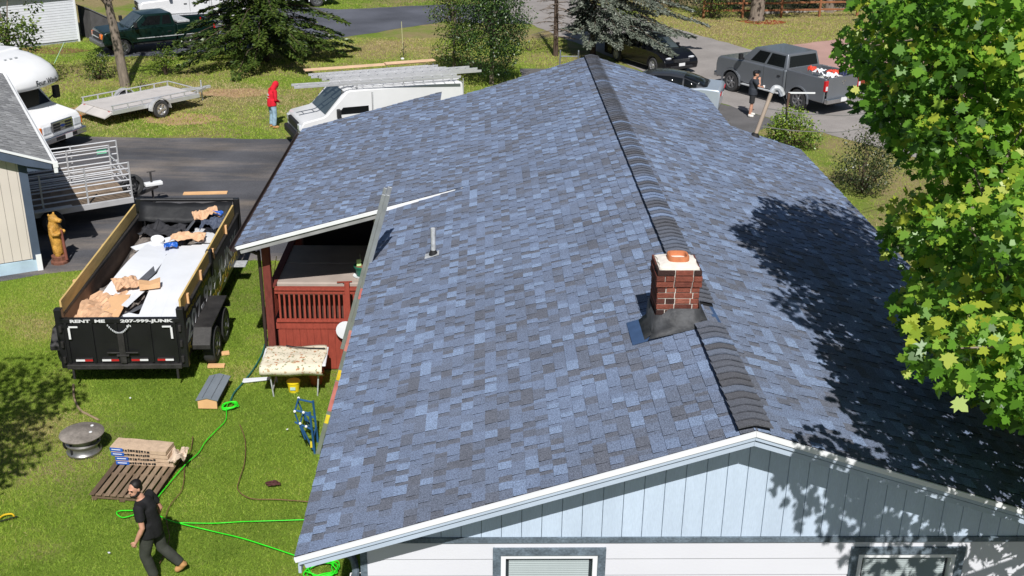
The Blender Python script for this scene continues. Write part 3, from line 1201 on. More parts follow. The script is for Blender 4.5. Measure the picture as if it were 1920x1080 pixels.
def wheel(parent, c, r, w, rim=None, name='wheel', side=1, spokes=6, hub=None):
    """axis along local y; side = +1 faces +y"""
    t = MB()
    c = Vector(c)
    t.lathe([(r * .62, -w / 2), (r * .9, -w / 2), (r * .985, -w * .36), (r, -w * .2), (r, w * .2), (r * .985, w * .36), (r * .9, w / 2), (r * .62, w / 2)], 28, c, 'Y', cap=False)
    o = t.build(name, rub_m, parent, smooth=35)
    f = side * w * .5
    m = MB()
    m.lathe([(r * .64, -w * .48), (r * .64, w * .48), (r * .58, w * .47), (r * .55, w * .2), (r * .0, w * .2)] if side < 0 else
            [(r * .64, w * .48), (r * .64, -w * .48), (r * .58, -w * .47), (r * .55, -w * .2), (r * .0, -w * .2)], 24, c, 'Y', cap=False)
    ro = m.build('rim', rim or rim_m, o, smooth=35)
    s = MB()
    for i in range(spokes):
        a = 2 * PI * i / spokes
        s.beam(c + Vector((0, f * .72, 0)), c + Vector((math.cos(a) * r * .58, f * .86, math.sin(a) * r * .58)), r * .16, .02, up=(0, side, 0))
    s.lathe([(r * .17, f * .6), (r * .17, f * .9), (r * .1, f * .98), (0, f * .98)][::1 if side < 0 else 1], 12, c, 'Y') if False else None
    s.ell(c + Vector((0, f * .8, 0)), (r * .18, .03, r * .18), 10, 6)
    s.build('hub', hub or rim or rim_m, o, smooth=35)
    return o


def xwheel(parent, c, r, w, side, **k):
    """same wheel with its axle along local x"""
    o = wheel(parent, (0, 0, 0), r, w, side=side, **k)
    o.location = c
    o.rotation_euler = (0, 0, -PI / 2)
    return o


HW = 1.15
BZ0, BZ1, TL = .55, 1.45, 6.0
MB().bx(-HW + .05, HW - .05, .1, TL, BZ0, BZ0 + .06).build('bed_floor', blk2_m, DT)
for s in (-1, 1):
    MB().bx(s * HW - .03, s * HW + .03, .05, TL, BZ0 - .05, BZ1).build('side_wall', blk_m, DT, bev=.01)
    MB().bx(s * HW - .05, s * HW + .05, .0, TL, BZ1, BZ1 + .07).build('top_rail', blk2_m, DT, bev=.012)
    MB().bx(s * HW - .07, s * HW + .07, -.06, .08, .42, BZ1 + .22).build('corner_post', blk_m, DT, bev=.012)
    MB().bx(s * HW - .07, s * HW + .07, TL - .02, TL + .1, .42, BZ1 + .42).build('corner_post', blk_m, DT, bev=.012)
    fd = MB()
    xo = s * (HW + .23)
    pr = [(.44, .56), (.44, .66), (.72, .93), (2.32, .93), (2.60, .66), (2.60, .56), (2.56, .56), (2.56, .64), (2.30, .885), (.74, .885), (.48, .64), (.48, .56)]
    fd.prism(pr, xo - .21, xo + .17, 'yz')
    fd.build('fender', blk2_m, DT, bev=.012)
    for yy in (1.05, 1.98):
        xwheel(DT, (s * (HW + .29), yy, .395), .395, .235, s, spokes=8, rim=M('rim_black', srgb(130, 130, 132), .5, var=.2))
# inner dirty steel
MB().bx(-HW + .032, -HW + .04, .1, TL - .1, BZ0 + .06, BZ1 - .01).build('wall_liner', M('rusty_steel', srgb(110, 92, 80), .6, metal=.3, var=.4, scale=2.0), DT)
MB().bx(-HW + .1, HW - .1, TL - .02, TL + .05, BZ0, BZ1 + .12).build('front_wall', blk_m, DT)
tp = MB()
tarp_rows = []
for j in range(5):
    row = []
    for i in range(13):
        u = i / 12
        row.append(Vector((-HW + .06 + (2 * HW - .12) * u, TL - .05 - .10 * j - .02 * math.sin(i * 1.7 + j), BZ1 + .38 - .09 * j - .05 * math.sin(u * PI) + .012 * math.sin(i * 2.1 + j * 1.3))))
    tarp_rows.append(row)
tp.loft(tarp_rows, False, closed=False)
tpo = tp.build('tarp', M('tarp_black', srgb(26, 27, 30), .6, var=.2, scale=6, bump=.4, bscale=8), DT, smooth=80)
tpo.modifiers.new('s', 'SOLIDIFY').thickness = .006
MB().tube([(-HW + .05, TL, BZ1 + .40), (HW - .05, TL, BZ1 + .40)], .045, 10).build('tarp_roller', blk_m, DT, smooth=40)
MB().tube([(-HW + .1, TL - .16, BZ1 + .05), (HW - .1, TL - .16, BZ1 + .05)], .02, 8).build('tarp_bar', galv_m, DT, smooth=40)
# tail gate
g = MB().bx(-HW + .07, HW - .07, -.05, -.01, .50, BZ1 - .02).build('tail_gate', blk_m, DT, bev=.006)
for xx in (-1.03, -.55, -.08, .08, .55, 1.03):
    MB().bx(xx - .025, xx + .025, -.085, -.05, .55, BZ1 - .06).build('gate_rib', blk_m, g, bev=.006)
MB().bx(-HW + .02, HW - .02, -.075, .02, BZ1 - .06, BZ1 + .03).build('gate_header', blk_m, DT, bev=.006)
MB().bx(-HW + .05, HW - .05, -.12, -.03, .42, .52).build('rear_bumper', blk2_m, DT, bev=.012)
for a, b, mt in ((-.92, -.75, wht_r), (-.748, -.6, red_r), (-.42, -.25, wht_r), (-.248, -.1, red_r), (.14, .3, red_r), (.302, .46, wht_r), (.64, .79, red_r), (.792, .95, wht_r)):
    MB().bx(a, b, -.0905, -.087, .585, .625).build('reflector_tape', mt, g)
    MB().bx(a, b, -.0865, -.05, .57, .64).build('tape_bar', blk2_m, g)
for s in (-1, 1):
    MB().bx(s * .97 - .17 if s > 0 else -.97, s * .97 if s > 0 else -.8, -.0895, -.086, 1.30, 1.335).bx(s * .97 - .02, s * .97 + .02, -.0899, -.0865, 1.06, 1.3).build('corner_mark', wht_r, g)
    MB().bx(s * .97 - .16, s * .97 + .03, -.086, -.05, 1.29, 1.345).bx(s * .97 - .03, s * .97 + .03, -.086, -.05, 1.05, 1.30).build('mark_backing', blk_m, g)
MB().bx(.12, .2, -.056, -.051, 1.30, 1.33).build('sticker', wht_r, g)
ch = MB()
for i in range(15):
    u = i / 14 * 2 - 1
    p = Vector((u * .2 - .02, -.115, 1.2 + .16 * u * u))
    ch.ell(p, (.016, .012, .024), 6, 4)
ch.build('chain', galv_m, g)
lk = MB()
lk.bx(-.06, .06, -.13, -.08, .55, 1.2).bx(-.3, .3, -.125, -.1, .76, .79).bx(-.12, .12, -.14, -.1, .70, .74)
lk.build('latch_bar', blk2_m, g, bev=.008)
for s in (-1, 1):
    for zz in (.62, .95, 1.28):
        MB().lathe([(.03, -.06), (.03, .06)], 8, (s * (HW - .02), -.09, zz)).build('hinge', blk2_m, DT, smooth=40)
    MB().bx(s * 1.0 - .02, s * 1.0 + .02, -.1, -.04, .2, .42).build('bumper_foot', blk2_m, DT)
MB().bx(-.5, -.4, .2, TL + .4, .38, .5).bx(.4, .5, .2, TL + .4, .38, .5).build('chassis_rail', blk2_m, DT)
tg = MB()
tg.beam((-.45, TL + .2, .44), (0, TL + 1.4, .44), .1, .12)
tg.beam((.45, TL + .2, .44), (0, TL + 1.4, .44), .1, .12)
tg.bx(-.06, .06, TL + 1.3, TL + 1.65, .4, .52)
tg.build('tongue', blk2_m, DT)
MB().tube([(0, TL + 1.2, .0), (0, TL + 1.2, .9)], .04, 8).build('jack_post', blk2_m, DT, smooth=40)
# lumber side boards with stakes
lb = MB()
lb.beam((-HW + .02, .12, BZ1 + .20), (-HW - .03, 5.75, BZ1 + .24), .04, .27)
lb.build('side_board', wood_m, DT, bev=.004)
lb = MB()
lb.beam((HW - .03, .15, BZ1 + .20), (HW - .02, 2.75, BZ1 + .20), .04, .27)
lb.build('side_board', wood_m, DT, bev=.004)
lb = MB()
lb.beam((HW - .03, 2.85, BZ1 + .21), (HW - .02, 5.7, BZ1 + .23), .04, .27)
lb.build('side_board', wood_m, DT, bev=.004)
stake_m = M('stake_wood', srgb(226, 178, 128), .75, var=.12)
for yy in (.55, 1.75, 3.0, 4.5):
    MB().bx(HW + .005, HW + .05, yy, yy + .075, BZ1 + .02, BZ1 + .27).build('stake', stake_m, DT, bev=.004)
for yy in (1.2, 3.2, 5.0):
    MB().bx(-HW - .085, -HW - .045, yy, yy + .08, BZ1 + .08, BZ1 + .30).build('stake', stake_m, DT, bev=.004)
MB().bx(HW - .07, HW + .055, 2.72, 2.9, BZ1 - .25, BZ1 + .33).build('strap_tarp', M('tarp_black'), DT, bev=.02)
# side reflectors and step
for i, yy in enumerate((3.1, 3.32, 3.9, 4.12)):
    MB().bx(HW + .031, HW + .034, yy, yy + .2, .58, .63).build('reflector_tape', wht_r if i % 2 == 0 else red_r, DT)
MB().bx(HW + .03, HW + .3, 5.0, 5.35, .5, .53).build('side_step', galv_m, DT)
let_w = M('lettering_white', srgb(215, 215, 215), .5, var=.15, scale=8)
let_g = M('lettering_gold', srgb(196, 170, 60), .5, var=.15, scale=8)
let_s = M('lettering_silver', srgb(240, 240, 242), .5, var=.15, scale=6)
MY = frame(Vector((-.93, -.0765, BZ1 - .042)), Vector((1, 0, 0)), Vector((0, 0, 1)), Vector((0, -1, 0)))
text('lettering', 'RENT  ME', .082, let_w, DT, MY, .66, .004)
MY = frame(Vector((.02, -.0765, BZ1 - .042)), Vector((1, 0, 0)), Vector((0, 0, 1)), Vector((0, -1, 0)))
text('lettering', '207-999-JUNK', .082, let_w, DT, MY, 1.0, .004)
sidef = lambda y, z: frame(Vector((HW + .0315, y, z)), Vector((0, 1, 0)), Vector((0, 0, 1)), Vector((1, 0, 0)))
text('lettering', '207-999-JUNK', .60, let_s, DT, sidef(.22, .84), 5.4, .014)
text('lettering', 'RUBBISHNOMORE.COM', .24, let_g, DT, sidef(.2, .62), 5.3, .006)
text('lettering', 'RENTAL', .13, let_g, DT, sidef(.3, 1.32), 1.3, .004)
text('lettering', 'CALL', .13, let_g, DT, sidef(1.75, 1.32), .8, .004)


# ---- the load
def crumple(name, label, cat, c, size, mat, seed, h=.12, n=12, parent=None, rz=0, group=None):
    r = random.Random(seed)
    mb = MB()
    rows = []
    ph = [(r.uniform(2, 7), r.uniform(2, 7), r.uniform(0, 6), r.uniform(.3, 1)) for _ in range(6)]
    for j in range(n + 1):
        row = []
        for i in range(n + 1):
            u, v = i / n - .5, j / n - .5
            z = sum(a * abs(math.sin(fx_ * u + fy_ * v + p)) for fx_, fy_, p, a in ph) / 3 * h
            z += r.uniform(-.2, .2) * h
            edge = 1 - max(abs(u), abs(v)) * 2
            row.append(Vector((u * size[0] + r.uniform(-.02, .02) * size[0], v * size[1] + r.uniform(-.02, .02) * size[1], z + .1 * min(edge, .4) * h * 5)))
        rows.append(row)
    mb.loft(rows, False, closed=False)
    o = mb.build(name, mat, None)
    o.modifiers.new('s', 'SOLIDIFY').thickness = .006
    o.location = c
    o.rotation_euler = (0, 0, rz)
    return set_props(o, label, cat, group)


def in_dt(x, y, z):
    a = R(1.3)
    return Vector((-9.6 + x * math.cos(a) - y * math.sin(a), 10.42 + x * math.sin(a) + y * math.cos(a), z))


vinyl = M('vinyl_white', srgb(226, 228, 232), .45, var=.04, scale=2)
vinyl_s = M('vinyl_seam', srgb(160, 164, 170), .6)
kraft = M('kraft_paper', srgb(208, 168, 134), .85, var=.16, scale=7)
greyp = M('felt_grey', srgb(92, 94, 100), .85, var=.2)
bluep = M('wrap_blue', srgb(34, 92, 180), .4, var=.2, scale=8)


def siding_panel(label, c, L, W, yaw, pitch, roll, laps=4, bend=0.0, group='siding panels in the dump trailer'):
    t = thing('siding_panel', label, 'siding', in_dt(*c), 0, group)
    t.rotation_euler = Euler((pitch, roll, yaw + R(1.3)), 'XYZ')
    w = W / laps
    for i in range(laps):
        x0 = -W / 2 + i * w
        mb = MB()
        rows = []
        for j in range(9):
            y = -L / 2 + L * j / 8
            z = bend * (1 - (2 * j / 8 - 1) ** 2)
            rows.append([Vector((x0 + .003, y, z + .022)), Vector((x0 + w * .97, y, z + .006)), Vector((x0 + w * .97, y, z)), Vector((x0 + .003, y, z))])
        mb.loft(rows, True)
        mb.build('lap', vinyl, t)
    return t


siding_panel('broad white siding sheet lying along the right board of the trailer load', (.55, 2.25, 1.30), 3.9, .92, R(3), R(1.5), R(-4), 4, .06)
siding_panel('white siding sheet sloping down in the middle of the trailer load', (-.36, 3.1, 1.24), 2.9, .72, R(-5), R(1), R(5), 3, .10)
siding_panel('narrow white siding strip crossing the load behind the grey panel', (-.15, 4.75, 1.28), 1.9, .24, R(-46), R(-2), R(3), 1, .02)
siding_panel('short white siding piece at the front right of the load', (.62, 4.9, 1.34), 1.25, .5, R(12), R(-4), R(4), 2, .03)
siding_panel('white trim strip edging the middle of the load', (.06, 2.2, 1.30), 2.7, .13, R(-10), R(-1), R(14), 1, .02)
for i, (c, L, W, rz, px_, ry, lb_, mt) in enumerate((
        ((-.02, 3.2, 1.30), 2.3, .16, R(-8), R(-1), R(14), 'long grey board wedged between the two white siding sheets', greyp),
        ((.0, 1.15, 1.16), 1.0, .28, R(-38), R(4), R(-18), 'dark grey board sticking out near the gate of the load', greyp),
        ((.16, 5.0, 1.42), .9, .22, R(-25), R(18), R(-38), 'grey board standing on edge towards the front of the load', greyp),
        ((.1, 4.2, 1.28), 1.2, .25, R(5), R(3), R(-8), 'grey board lying flat behind the middle of the load', greyp),
        ((-.9, 3.4, .98), 3.6, .3, R(2), R(1), R(16), 'dark board lying low along the left wall of the load', M('board_dark', srgb(70, 66, 64), .8, var=.3)))):
    b = MB()
    b.box((0, 0, 0), (W, L, .018))
    o = b.build('scrap_board', mt, None, bev=.003)
    o.location = in_dt(*c)
    o.rotation_euler = (px_, ry, rz + R(1.3))
    set_props(o, lb_, 'scrap board', 'boards in the dump trailer')
crumple('torn_paper', 'tan heap of torn packaging paper at the left rear of the trailer load', 'paper', in_dt(-.72, 1.1, 1.02), (.9, 1.6, .3), kraft, 3, .2, 14, rz=.1)
crumple('torn_paper', 'tan paper scrap on top of the left rear paper heap', 'paper', in_dt(-.45, 2.05, 1.22), (.5, .6, .3), kraft, 5, .16, 10, rz=.5)
crumple('torn_paper', 'tan torn paper lying across the white sheets at mid load', 'paper', in_dt(.35, 4.35, 1.42), (.75, .45, .3), kraft, 7, .16, 12, rz=.1)
crumple('torn_paper', 'tan paper bundle piled at the front right of the load', 'paper', in_dt(.55, 5.4, 1.52), (.6, .5, .3), kraft, 8, .2, 12, rz=.4)
crumple('torn_felt', 'dark grey crumpled sheet at the front right of the load', 'felt', in_dt(.78, 5.05, 1.44), (.5, .6, .3), M('felt_navy', srgb(72, 80, 98), .7, var=.2), 9, .2, 12)
crumple('torn_felt', 'dark grey crumpled sheet at the front left of the load', 'felt', in_dt(-.45, 5.3, 1.12), (1.0, .8, .3), M('felt_black', srgb(46, 46, 50), .8, var=.2), 10, .25, 12)
crumple('plastic_wrap', 'blue plastic wrapper beside the grey board at mid load', 'wrapper', in_dt(.02, 4.05, 1.36), (.3, .26, .2), bluep, 11, .1, 8, rz=.3)
crumple('plastic_wrap', 'blue plastic wrapper on the front right paper bundle', 'wrapper', in_dt(.78, 5.35, 1.66), (.36, .18, .2), bluep, 12, .08, 8)
crumple('rubble_heap', 'mixed grey rubble filling the bottom of the trailer bed', 'rubble', in_dt(0, 3.0, .82), (2.1, 5.2, .3), M('rubble', srgb(120, 112, 106), .9, var=.4, scale=5), 13, .28, 26)
cb = MB()
cb.box((0, 0, 0), (.42, 1.0, .012))
o = cb.build('cardboard_sheet', M('cardboard', srgb(216, 172, 128), .8, var=.08), None)
o.location = in_dt(-.42, .95, 1.24)
o.rotation_euler = (R(9), R(-6), R(-2))
set_props(o, 'flat tan cardboard sheet lying on the left rear paper heap', 'cardboard')
cb = MB()
cb.prism([(-.2, 0), (.2, .02), (.22, .16), (.0, .1), (-.2, .15)], -.12, .12)
o = cb.build('cardboard_box', M('cardboard'), None)
o.location = in_dt(.12, 1.75, 1.36)
o.rotation_euler = (0, 0, R(15))
set_props(o, 'crushed tan carton between the white sheets near the gate', 'carton')
cb = MB()
cb.prism([(-.25, -.05), (.25, -.05), (.22, .04), (.05, .02), (-.1, .06), (-.24, .03)], -.2, .2, 'xy')
o = cb.build('foam_scrap', vinyl, None)
o.location = in_dt(.1, .65, 1.2)
o.rotation_euler = (R(12), R(8), R(30))
o.scale = (1, 2.2, .08)
set_props(o, 'white torn scrap lying just inside the tail gate', 'scrap')
cb = MB()
cb.lathe([(.0, 0), (.14, 0), (.15, .2), (.0, .2)], 14)
o = cb.build('pail', drip_m, None, smooth=40)
o.location = in_dt(-.42, 4.55, 1.22)
o.rotation_euler = (R(14), R(10), 0)
set_props(o, 'small white pail tipped in the load behind the middle sheet', 'pail')
# planks behind the trailer front
for a, b, lb_ in (((-10.0, 17.1), (-8.95, 17.2), 'pale plank sticking out behind the tarp end of the trailer'),):
    o = MB().beam((*a, 1.78), (*b, 1.78), .2, .02).build('plank', stake_m, None)
    set_props(o, lb_, 'plank')
for (x, y, l_, rz, lb_) in ((-8.06, 11.2, .34, .05, 'small pale wood block on the grass by the rear trailer wheel'), (-8.0, 11.78, .16, .3, 'tiny pale wood chip between the trailer wheels')):
    o = MB().box((0, 0, 0), (l_, .12, .05)).build('wood_block', stake_m, None, bev=.004)
    o.location = (x, y, .045)
    o.rotation_euler = (0, 0, rz)
    set_props(o, lb_, 'wood block')

# ================================================================== THINGS ON THE NEAR LAWN
# pallet
PAL = thing('pallet', 'weathered wooden pallet lying on the lawn with bundles at its back', 'pallet', (-8.45, 7.03, 0), R(-7))
pal_m = M('pallet_wood', tones=[(0, (.10, .066, .042)), (.5, (.20, .135, .085)), (1, (.31, .225, .15))], rough=.85, var=.2, scale=5, fine=.2, fscale=60, bump=.3, bscale=30, stretch=(5, 1, 5))
for i in range(9):
    x = -.5 + i * .125
    tn = (.1, .6, .7, .55, .65, .8, .9, .85, .45)[i]
    MB().box((x, 0, .125), (.088, 1.42, .018), rot=Matrix.Rotation(random.uniform(-.012, .012), 3, 'Z'), tone=tn).build('slat', pal_m, PAL, bev=.003, seg=1)
for y in (-.65, -.02, .6):
    MB().box((0, y, .075), (1.05, .04, .08), tone=.3).build('stringer', pal_m, PAL)
for x in (-.48, 0, .48):
    MB().box((x, 0, .024), (.09, 1.4, .018), tone=.2).build('bottom_slat', pal_m, PAL)
# shingle bundles
bun_m = M('bundle_wrap', srgb(198, 172, 146), .75, var=.14, scale=9, fine=.1, fscale=60, bump=.3, bscale=14)
for i in range(4):
    t = thing('shingle_bundle', ('lowest', 'second lowest', 'second from top', 'topmost')[i] + ' tan and blue wrapped shingle bundle in the stack on the pallet', 'shingle bundle', (-8.42 + (.035, .03, -.03, -.045)[i], 7.42, .136 + i * .082), R((-5, -6, -7.5, -9)[i]), 'shingle bundles stacked on the pallet')
    body = MB()
    rings = []
    for j in range(9):
        x = -.5 + j / 8
        a = .004 * math.sin(j * 1.9 + i)
        rings.append([Vector((x, -.165, .002)), Vector((x, .165, .002)), Vector((x, .168, .07 + a)), Vector((x, .0, .078 + a)), Vector((x, -.168, .07 + a))])
    body.loft(rings)
    body.build('wrapper', bun_m, t, smooth=30)
    MB().bx(-.5, -.27, -.1705, -.168, .004, .070).bx(-.503, -.5, -.16, .16, .006, .066).build('blue_panel', bluep, t)
    MB().bx(-.47, -.31, -.1717, -.17, .03, .045).build('white_stripe', drip_m, t)
    mb = MB()
    rr = random.Random(i)
    xx = -.27
    while xx < .18:
        w = rr.uniform(.015, .05)
        mb.bx(xx, xx + w, -.1712, -.168, .014 + rr.uniform(0, .01), .05 + rr.uniform(0, .014))
        xx += w + rr.uniform(.006, .02)
    mb.build('black_print', dark_m, t)
crumple('torn_wrapper', 'loose torn wrapper lying against the right end of the bundle stack', 'wrapper', (-7.84, 7.35, .16), (.26, .42, .2), M('wrapper_pale', srgb(196, 176, 156), .7, var=.2, scale=9), 31, .14, 10)

# fire pit: steel lid on wheel rims
FP = thing('fire_pit', 'round steel fire pit with a smoke stained lid on bright rim bands', 'fire pit', (-9.66, 7.93, 0))
st_m = M('pit_steel', srgb(150, 148, 146), .4, metal=.8, var=.3, scale=6)
MB().lathe([(.22, 0), (.29, .02), (.30, .06), (.27, .09), (.26, .16), (.29, .2), (.30, .23), (.26, .26), (.25, .34), (.24, .34), (.24, .02)], 32, cap=False).build('rim_base', st_m, FP, smooth=40)
lid = MB()
lid.lathe([(.36, .36), (.375, .37), (.38, .39), (.33, .42), (.24, .445), (.1, .46), (0, .463)], 36)
lo = lid.build('lid', M('lid_sooty', srgb(132, 124, 116), .6, metal=.2, var=.45, scale=3.5, fine=.15, fscale=30), FP, smooth=50)
for a in (-.6, 1.0):
    MB().lathe([(.03, -.002), (.026, .006), (.012, .006), (.012, .0)], 10, (.16 * math.cos(a) + .06, .16 * math.sin(a), .458)).build('lid_hole', wht_r, lo, smooth=40)
for a in range(3):
    MB().bx(.26 * math.cos(a * 2.1) - .02, .26 * math.cos(a * 2.1) + .02, .26 * math.sin(a * 2.1) - .02, .26 * math.sin(a * 2.1) + .02, .0, .36).build('bracket', dark_m, FP)
MB().ell((-.33, .08, .14), (.06, .1, .12), 8, 6).build('handle', dark_m, FP, smooth=60)


def line_thing(name, label, cat, pts, r, mat, z=.02, n=6, group=None, wav=0):
    out = []
    for i, p in enumerate(pts):
        zz = p[2] if len(p) > 2 else z + wav * (.5 + .5 * math.sin(i * 2.3))
        out.append((p[0], p[1], zz))
    o = MB().tube(spline(out, n), r, 6).build(name, mat, None, smooth=60)
    return set_props(o, label, cat, group)


line_thing('stick', 'crooked grey stick lying on the lawn behind the fire pit', 'stick', [(-10.68, 10.4), (-10.54, 10.0), (-10.4, 9.69), (-10.2, 9.37), (-10.01, 9.21), (-9.75, 9.01)], .022, M('stick_bark', srgb(150, 130, 104), .9, var=.2), .03)
gr_m = M('rope_green', srgb(52, 226, 40), .5, var=.12, scale=30)
line_thing('safety_rope', 'bright green rope snaking from the knot past the walking man to the eave', 'rope',
           [(-7.47, 9.65), (-7.48, 9.42), (-7.4, 8.97), (-7.49, 8.55), (-7.59, 8.17), (-7.63, 7.81), (-7.74, 7.46), (-7.84, 7.07), (-7.94, 6.58), (-8.0, 6.27), (-8.17, 6.07), (-8.47, 6.02), (-8.49, 5.93), (-8.36, 5.85), (-8.13, 5.94), (-7.9, 5.94), (-7.64, 5.78), (-7.35, 5.63), (-6.85, 5.46), (-6.4, 5.29), (-5.95, 5.06), (-5.44, 4.82)], .009, gr_m, .05, 6, wav=.02)
line_thing('safety_rope', 'second bright green rope running straight right across the lawn to the eave', 'rope', [(-7.5, 5.7), (-6.9, 5.68), (-6.48, 5.72), (-6.07, 5.74), (-5.3, 5.78)], .008, gr_m, .055)
kn = []
kr = random.Random(3)
for i in range(26):
    a = i * 1.05
    kn.append((-7.44 + .14 * math.cos(a) * kr.uniform(.5, 1.4), 9.5 + .13 * math.sin(a) * kr.uniform(.5, 1.3), .05 + .04 * kr.random()))
line_thing('rope_knot', 'tangled knot of bright green rope by the grey ridge bundle', 'rope', kn, .010, gr_m, n=4)
kn = []
for i in range(40):
    a = i * .8
    kn.append((-5.02 + .24 * math.cos(a) * kr.uniform(.6, 1.3), 4.45 + .2 * math.sin(a) * kr.uniform(.6, 1.3), .05 + .09 * kr.random()))
line_thing('rope_coil', 'loose coil of bright green rope under the near roof corner', 'rope', kn, .010, gr_m, n=4)
cord_m = M('cord_brown', srgb(120, 84, 66), .7, var=.2)
line_thing('cord', 'thin brown cord curving on the lawn right of the pallet', 'cord', [(-7.86, 8.36), (-7.79, 7.93), (-7.79, 7.49), (-7.68, 6.99), (-7.63, 6.58), (-7.7, 6.22), (-7.7, 5.92), (-7.6, 5.6), (-7.49, 5.29), (-7.46, 4.91), (-7.47, 4.65)], .007, cord_m, .06)
line_thing('cord', 'thin brown cord bending across the lawn towards the dark rag', 'cord', [(-7.1, 8.78), (-6.89, 8.21), (-6.76, 7.49), (-6.74, 6.98), (-6.7, 6.63), (-6.44, 6.37), (-6.0, 6.34), (-5.3, 6.25)], .007, cord_m, .06)
line_thing('garden_hose', 'dark teal hose running from the deck corner to the green knot', 'hose', [(-6.7, 13.6), (-7.1, 12.9), (-7.25, 12.4), (-7.23, 11.76), (-7.28, 11.03), (-7.38, 10.45), (-7.46, 10.05), (-7.47, 9.75)], .018, M('hose_teal', srgb(40, 100, 92), .5), .045)
line_thing('twine', 'thin yellow cord hanging down beside the deck post', 'cord', [(-7.12, 12.4, .1), (-7.1, 12.45, .6), (-7.05, 12.5, 1.3), (-6.95, 12.6, 1.9)], .008, M('cord_yellow', srgb(200, 190, 60), .6))
rg = []
for i in range(16):
    rg.append((-6.15 + .13 * math.cos(i * 1.9) * kr.uniform(.3, 1.2), 6.82 + .07 * math.sin(i * 1.9) * kr.uniform(.3, 1.2), .05 + .04 * kr.random()))
line_thing('strap', 'dark red crumpled strap lying alone on the lawn', 'strap', rg, .016, M('strap_dark', srgb(82, 46, 44), .8), n=4)
# yellow tool at the left edge
TO = thing('bow_saw', 'small yellow handled tool lying at the left edge of the lawn', 'tool', (-10.2, 5.86, .04), R(20))
MB().tube(spline([(-.12, 0, .02), (-.05, .06, .03), (.06, .05, .03), (.1, -.02, .02)], 4), .014, 6).build('handle', M('tool_yellow', srgb(230, 190, 40), .5), TO, smooth=60)
MB().box((-.02, -.06, .012), (.34, .03, .004), rz=.2).build('blade', dark_m, TO)

# bundle box with a grey perforated ridge sheet on top
RB = thing('ridge_bundle', 'grey perforated ridge strips on an open wooden box on the lawn', 'ridge bundle', (-7.82, 9.92, 0), R(-2))
MB().prism([(-.21, .20), (0, .255), (.21, .20), (.21, .22), (0, .275), (-.21, .22)], -.5, .5).build('ridge_strip', M('ridge_grey', srgb(118, 126, 134), .85, var=.08, fine=.2, fscale=150), RB)
for s in (-1, 1):
    for j in range(18):
        y = -.47 + j * .054
        MB().box((s * .085, y, .2545), (.012, .03, .003), rot=Matrix.Rotation(s * .255, 3, 'Y')).build('slot', dark_m, RB)
MB().prism([(-.18, .03), (.18, .03), (.18, .195), (0, .245), (-.18, .195)], -.48, -.45).build('end_board', stake_m, RB)
MB().prism([(-.18, .03), (.18, .03), (.18, .195), (0, .245), (-.18, .195)], .45, .48).build('end_board', stake_m, RB)
MB().bx(-.19, -.17, -.45, .45, .03, .19).bx(.17, .19, -.45, .45, .1, .16).bx(.15, .17, -.45, .1, .03, .12).build('side_board', M('box_dark', srgb(60, 50, 46), .8), RB)

# folding table under a floral cloth
TB = thing('folding_table', 'white folding table by the red deck with a floral cloth over it', 'table', (-6.28, 10.28, 0), R(3))
MB().bx(-.62, .62, -.4, .4, .68, .72).build('table_top', vinyl, TB, bev=.015)
for s in (-1, 1):
    for q in (-1, 1):
        MB().tube([(s * .42, q * .3, 0), (s * .48, q * .3, .68)], .014, 8).build('leg', galv_m, TB, smooth=40)
    MB().tube([(s * .43, -.3, .15), (s * .43, .3, .15)], .012, 8).build('leg_brace', galv_m, TB, smooth=40)


def floral():
    m = bpy.data.materials.new('floral_cloth')
    m.use_nodes = True
    n, l = m.node_tree.nodes, m.node_tree.links
    b = n['Principled BSDF']
    b.inputs['Roughness'].default_value = .85
    tc = n.new('ShaderNodeTexCoord')
    col = None
    for k, (sc, th, c) in enumerate(((9, .20, (.42, .16, .05)), (13, .2, (.16, .19, .08)), (7, .16, (.42, .28, .14)))):
        mp = n.new('ShaderNodeMapping')
        mp.inputs['Location'].default_value = (k * 3.7, k * 1.3, 0)
        l.new(tc.outputs['Object'], mp.inputs[0])
        nz = n.new('ShaderNodeTexNoise')
        nz.inputs['Scale'].default_value = 14
        l.new(mp.outputs[0], nz.inputs['Vector'])
        ad = n.new('ShaderNodeVectorMath')
        ad.operation = 'MULTIPLY_ADD'
        l.new(nz.outputs['Color'], ad.inputs[0])
        ad.inputs[1].default_value = (.12, .12, .12)
        l.new(mp.outputs[0], ad.inputs[2])
        v = n.new('ShaderNodeTexVoronoi')
        v.inputs['Scale'].default_value = sc
        l.new(ad.outputs[0], v.inputs['Vector'])
        mr = n.new('ShaderNodeMapRange')
        mr.inputs[1].default_value = th
        mr.inputs[2].default_value = th + .10
        mr.inputs[3].default_value = .85
        mr.inputs[4].default_value = 0
        l.new(v.outputs['Distance'], mr.inputs[0])
        mx = n.new('ShaderNodeMix')
        mx.data_type = 'RGBA'
        l.new(mr.outputs[0], mx.inputs[0])
        if col is None:
            mx.inputs[6].default_value = (.70, .64, .50, 1)
        else:
            l.new(col, mx.inputs[6])
        mx.inputs[7].default_value = (*c, 1)
        col = mx.outputs[2]
    l.new(col, b.inputs['Base Color'])
    return m


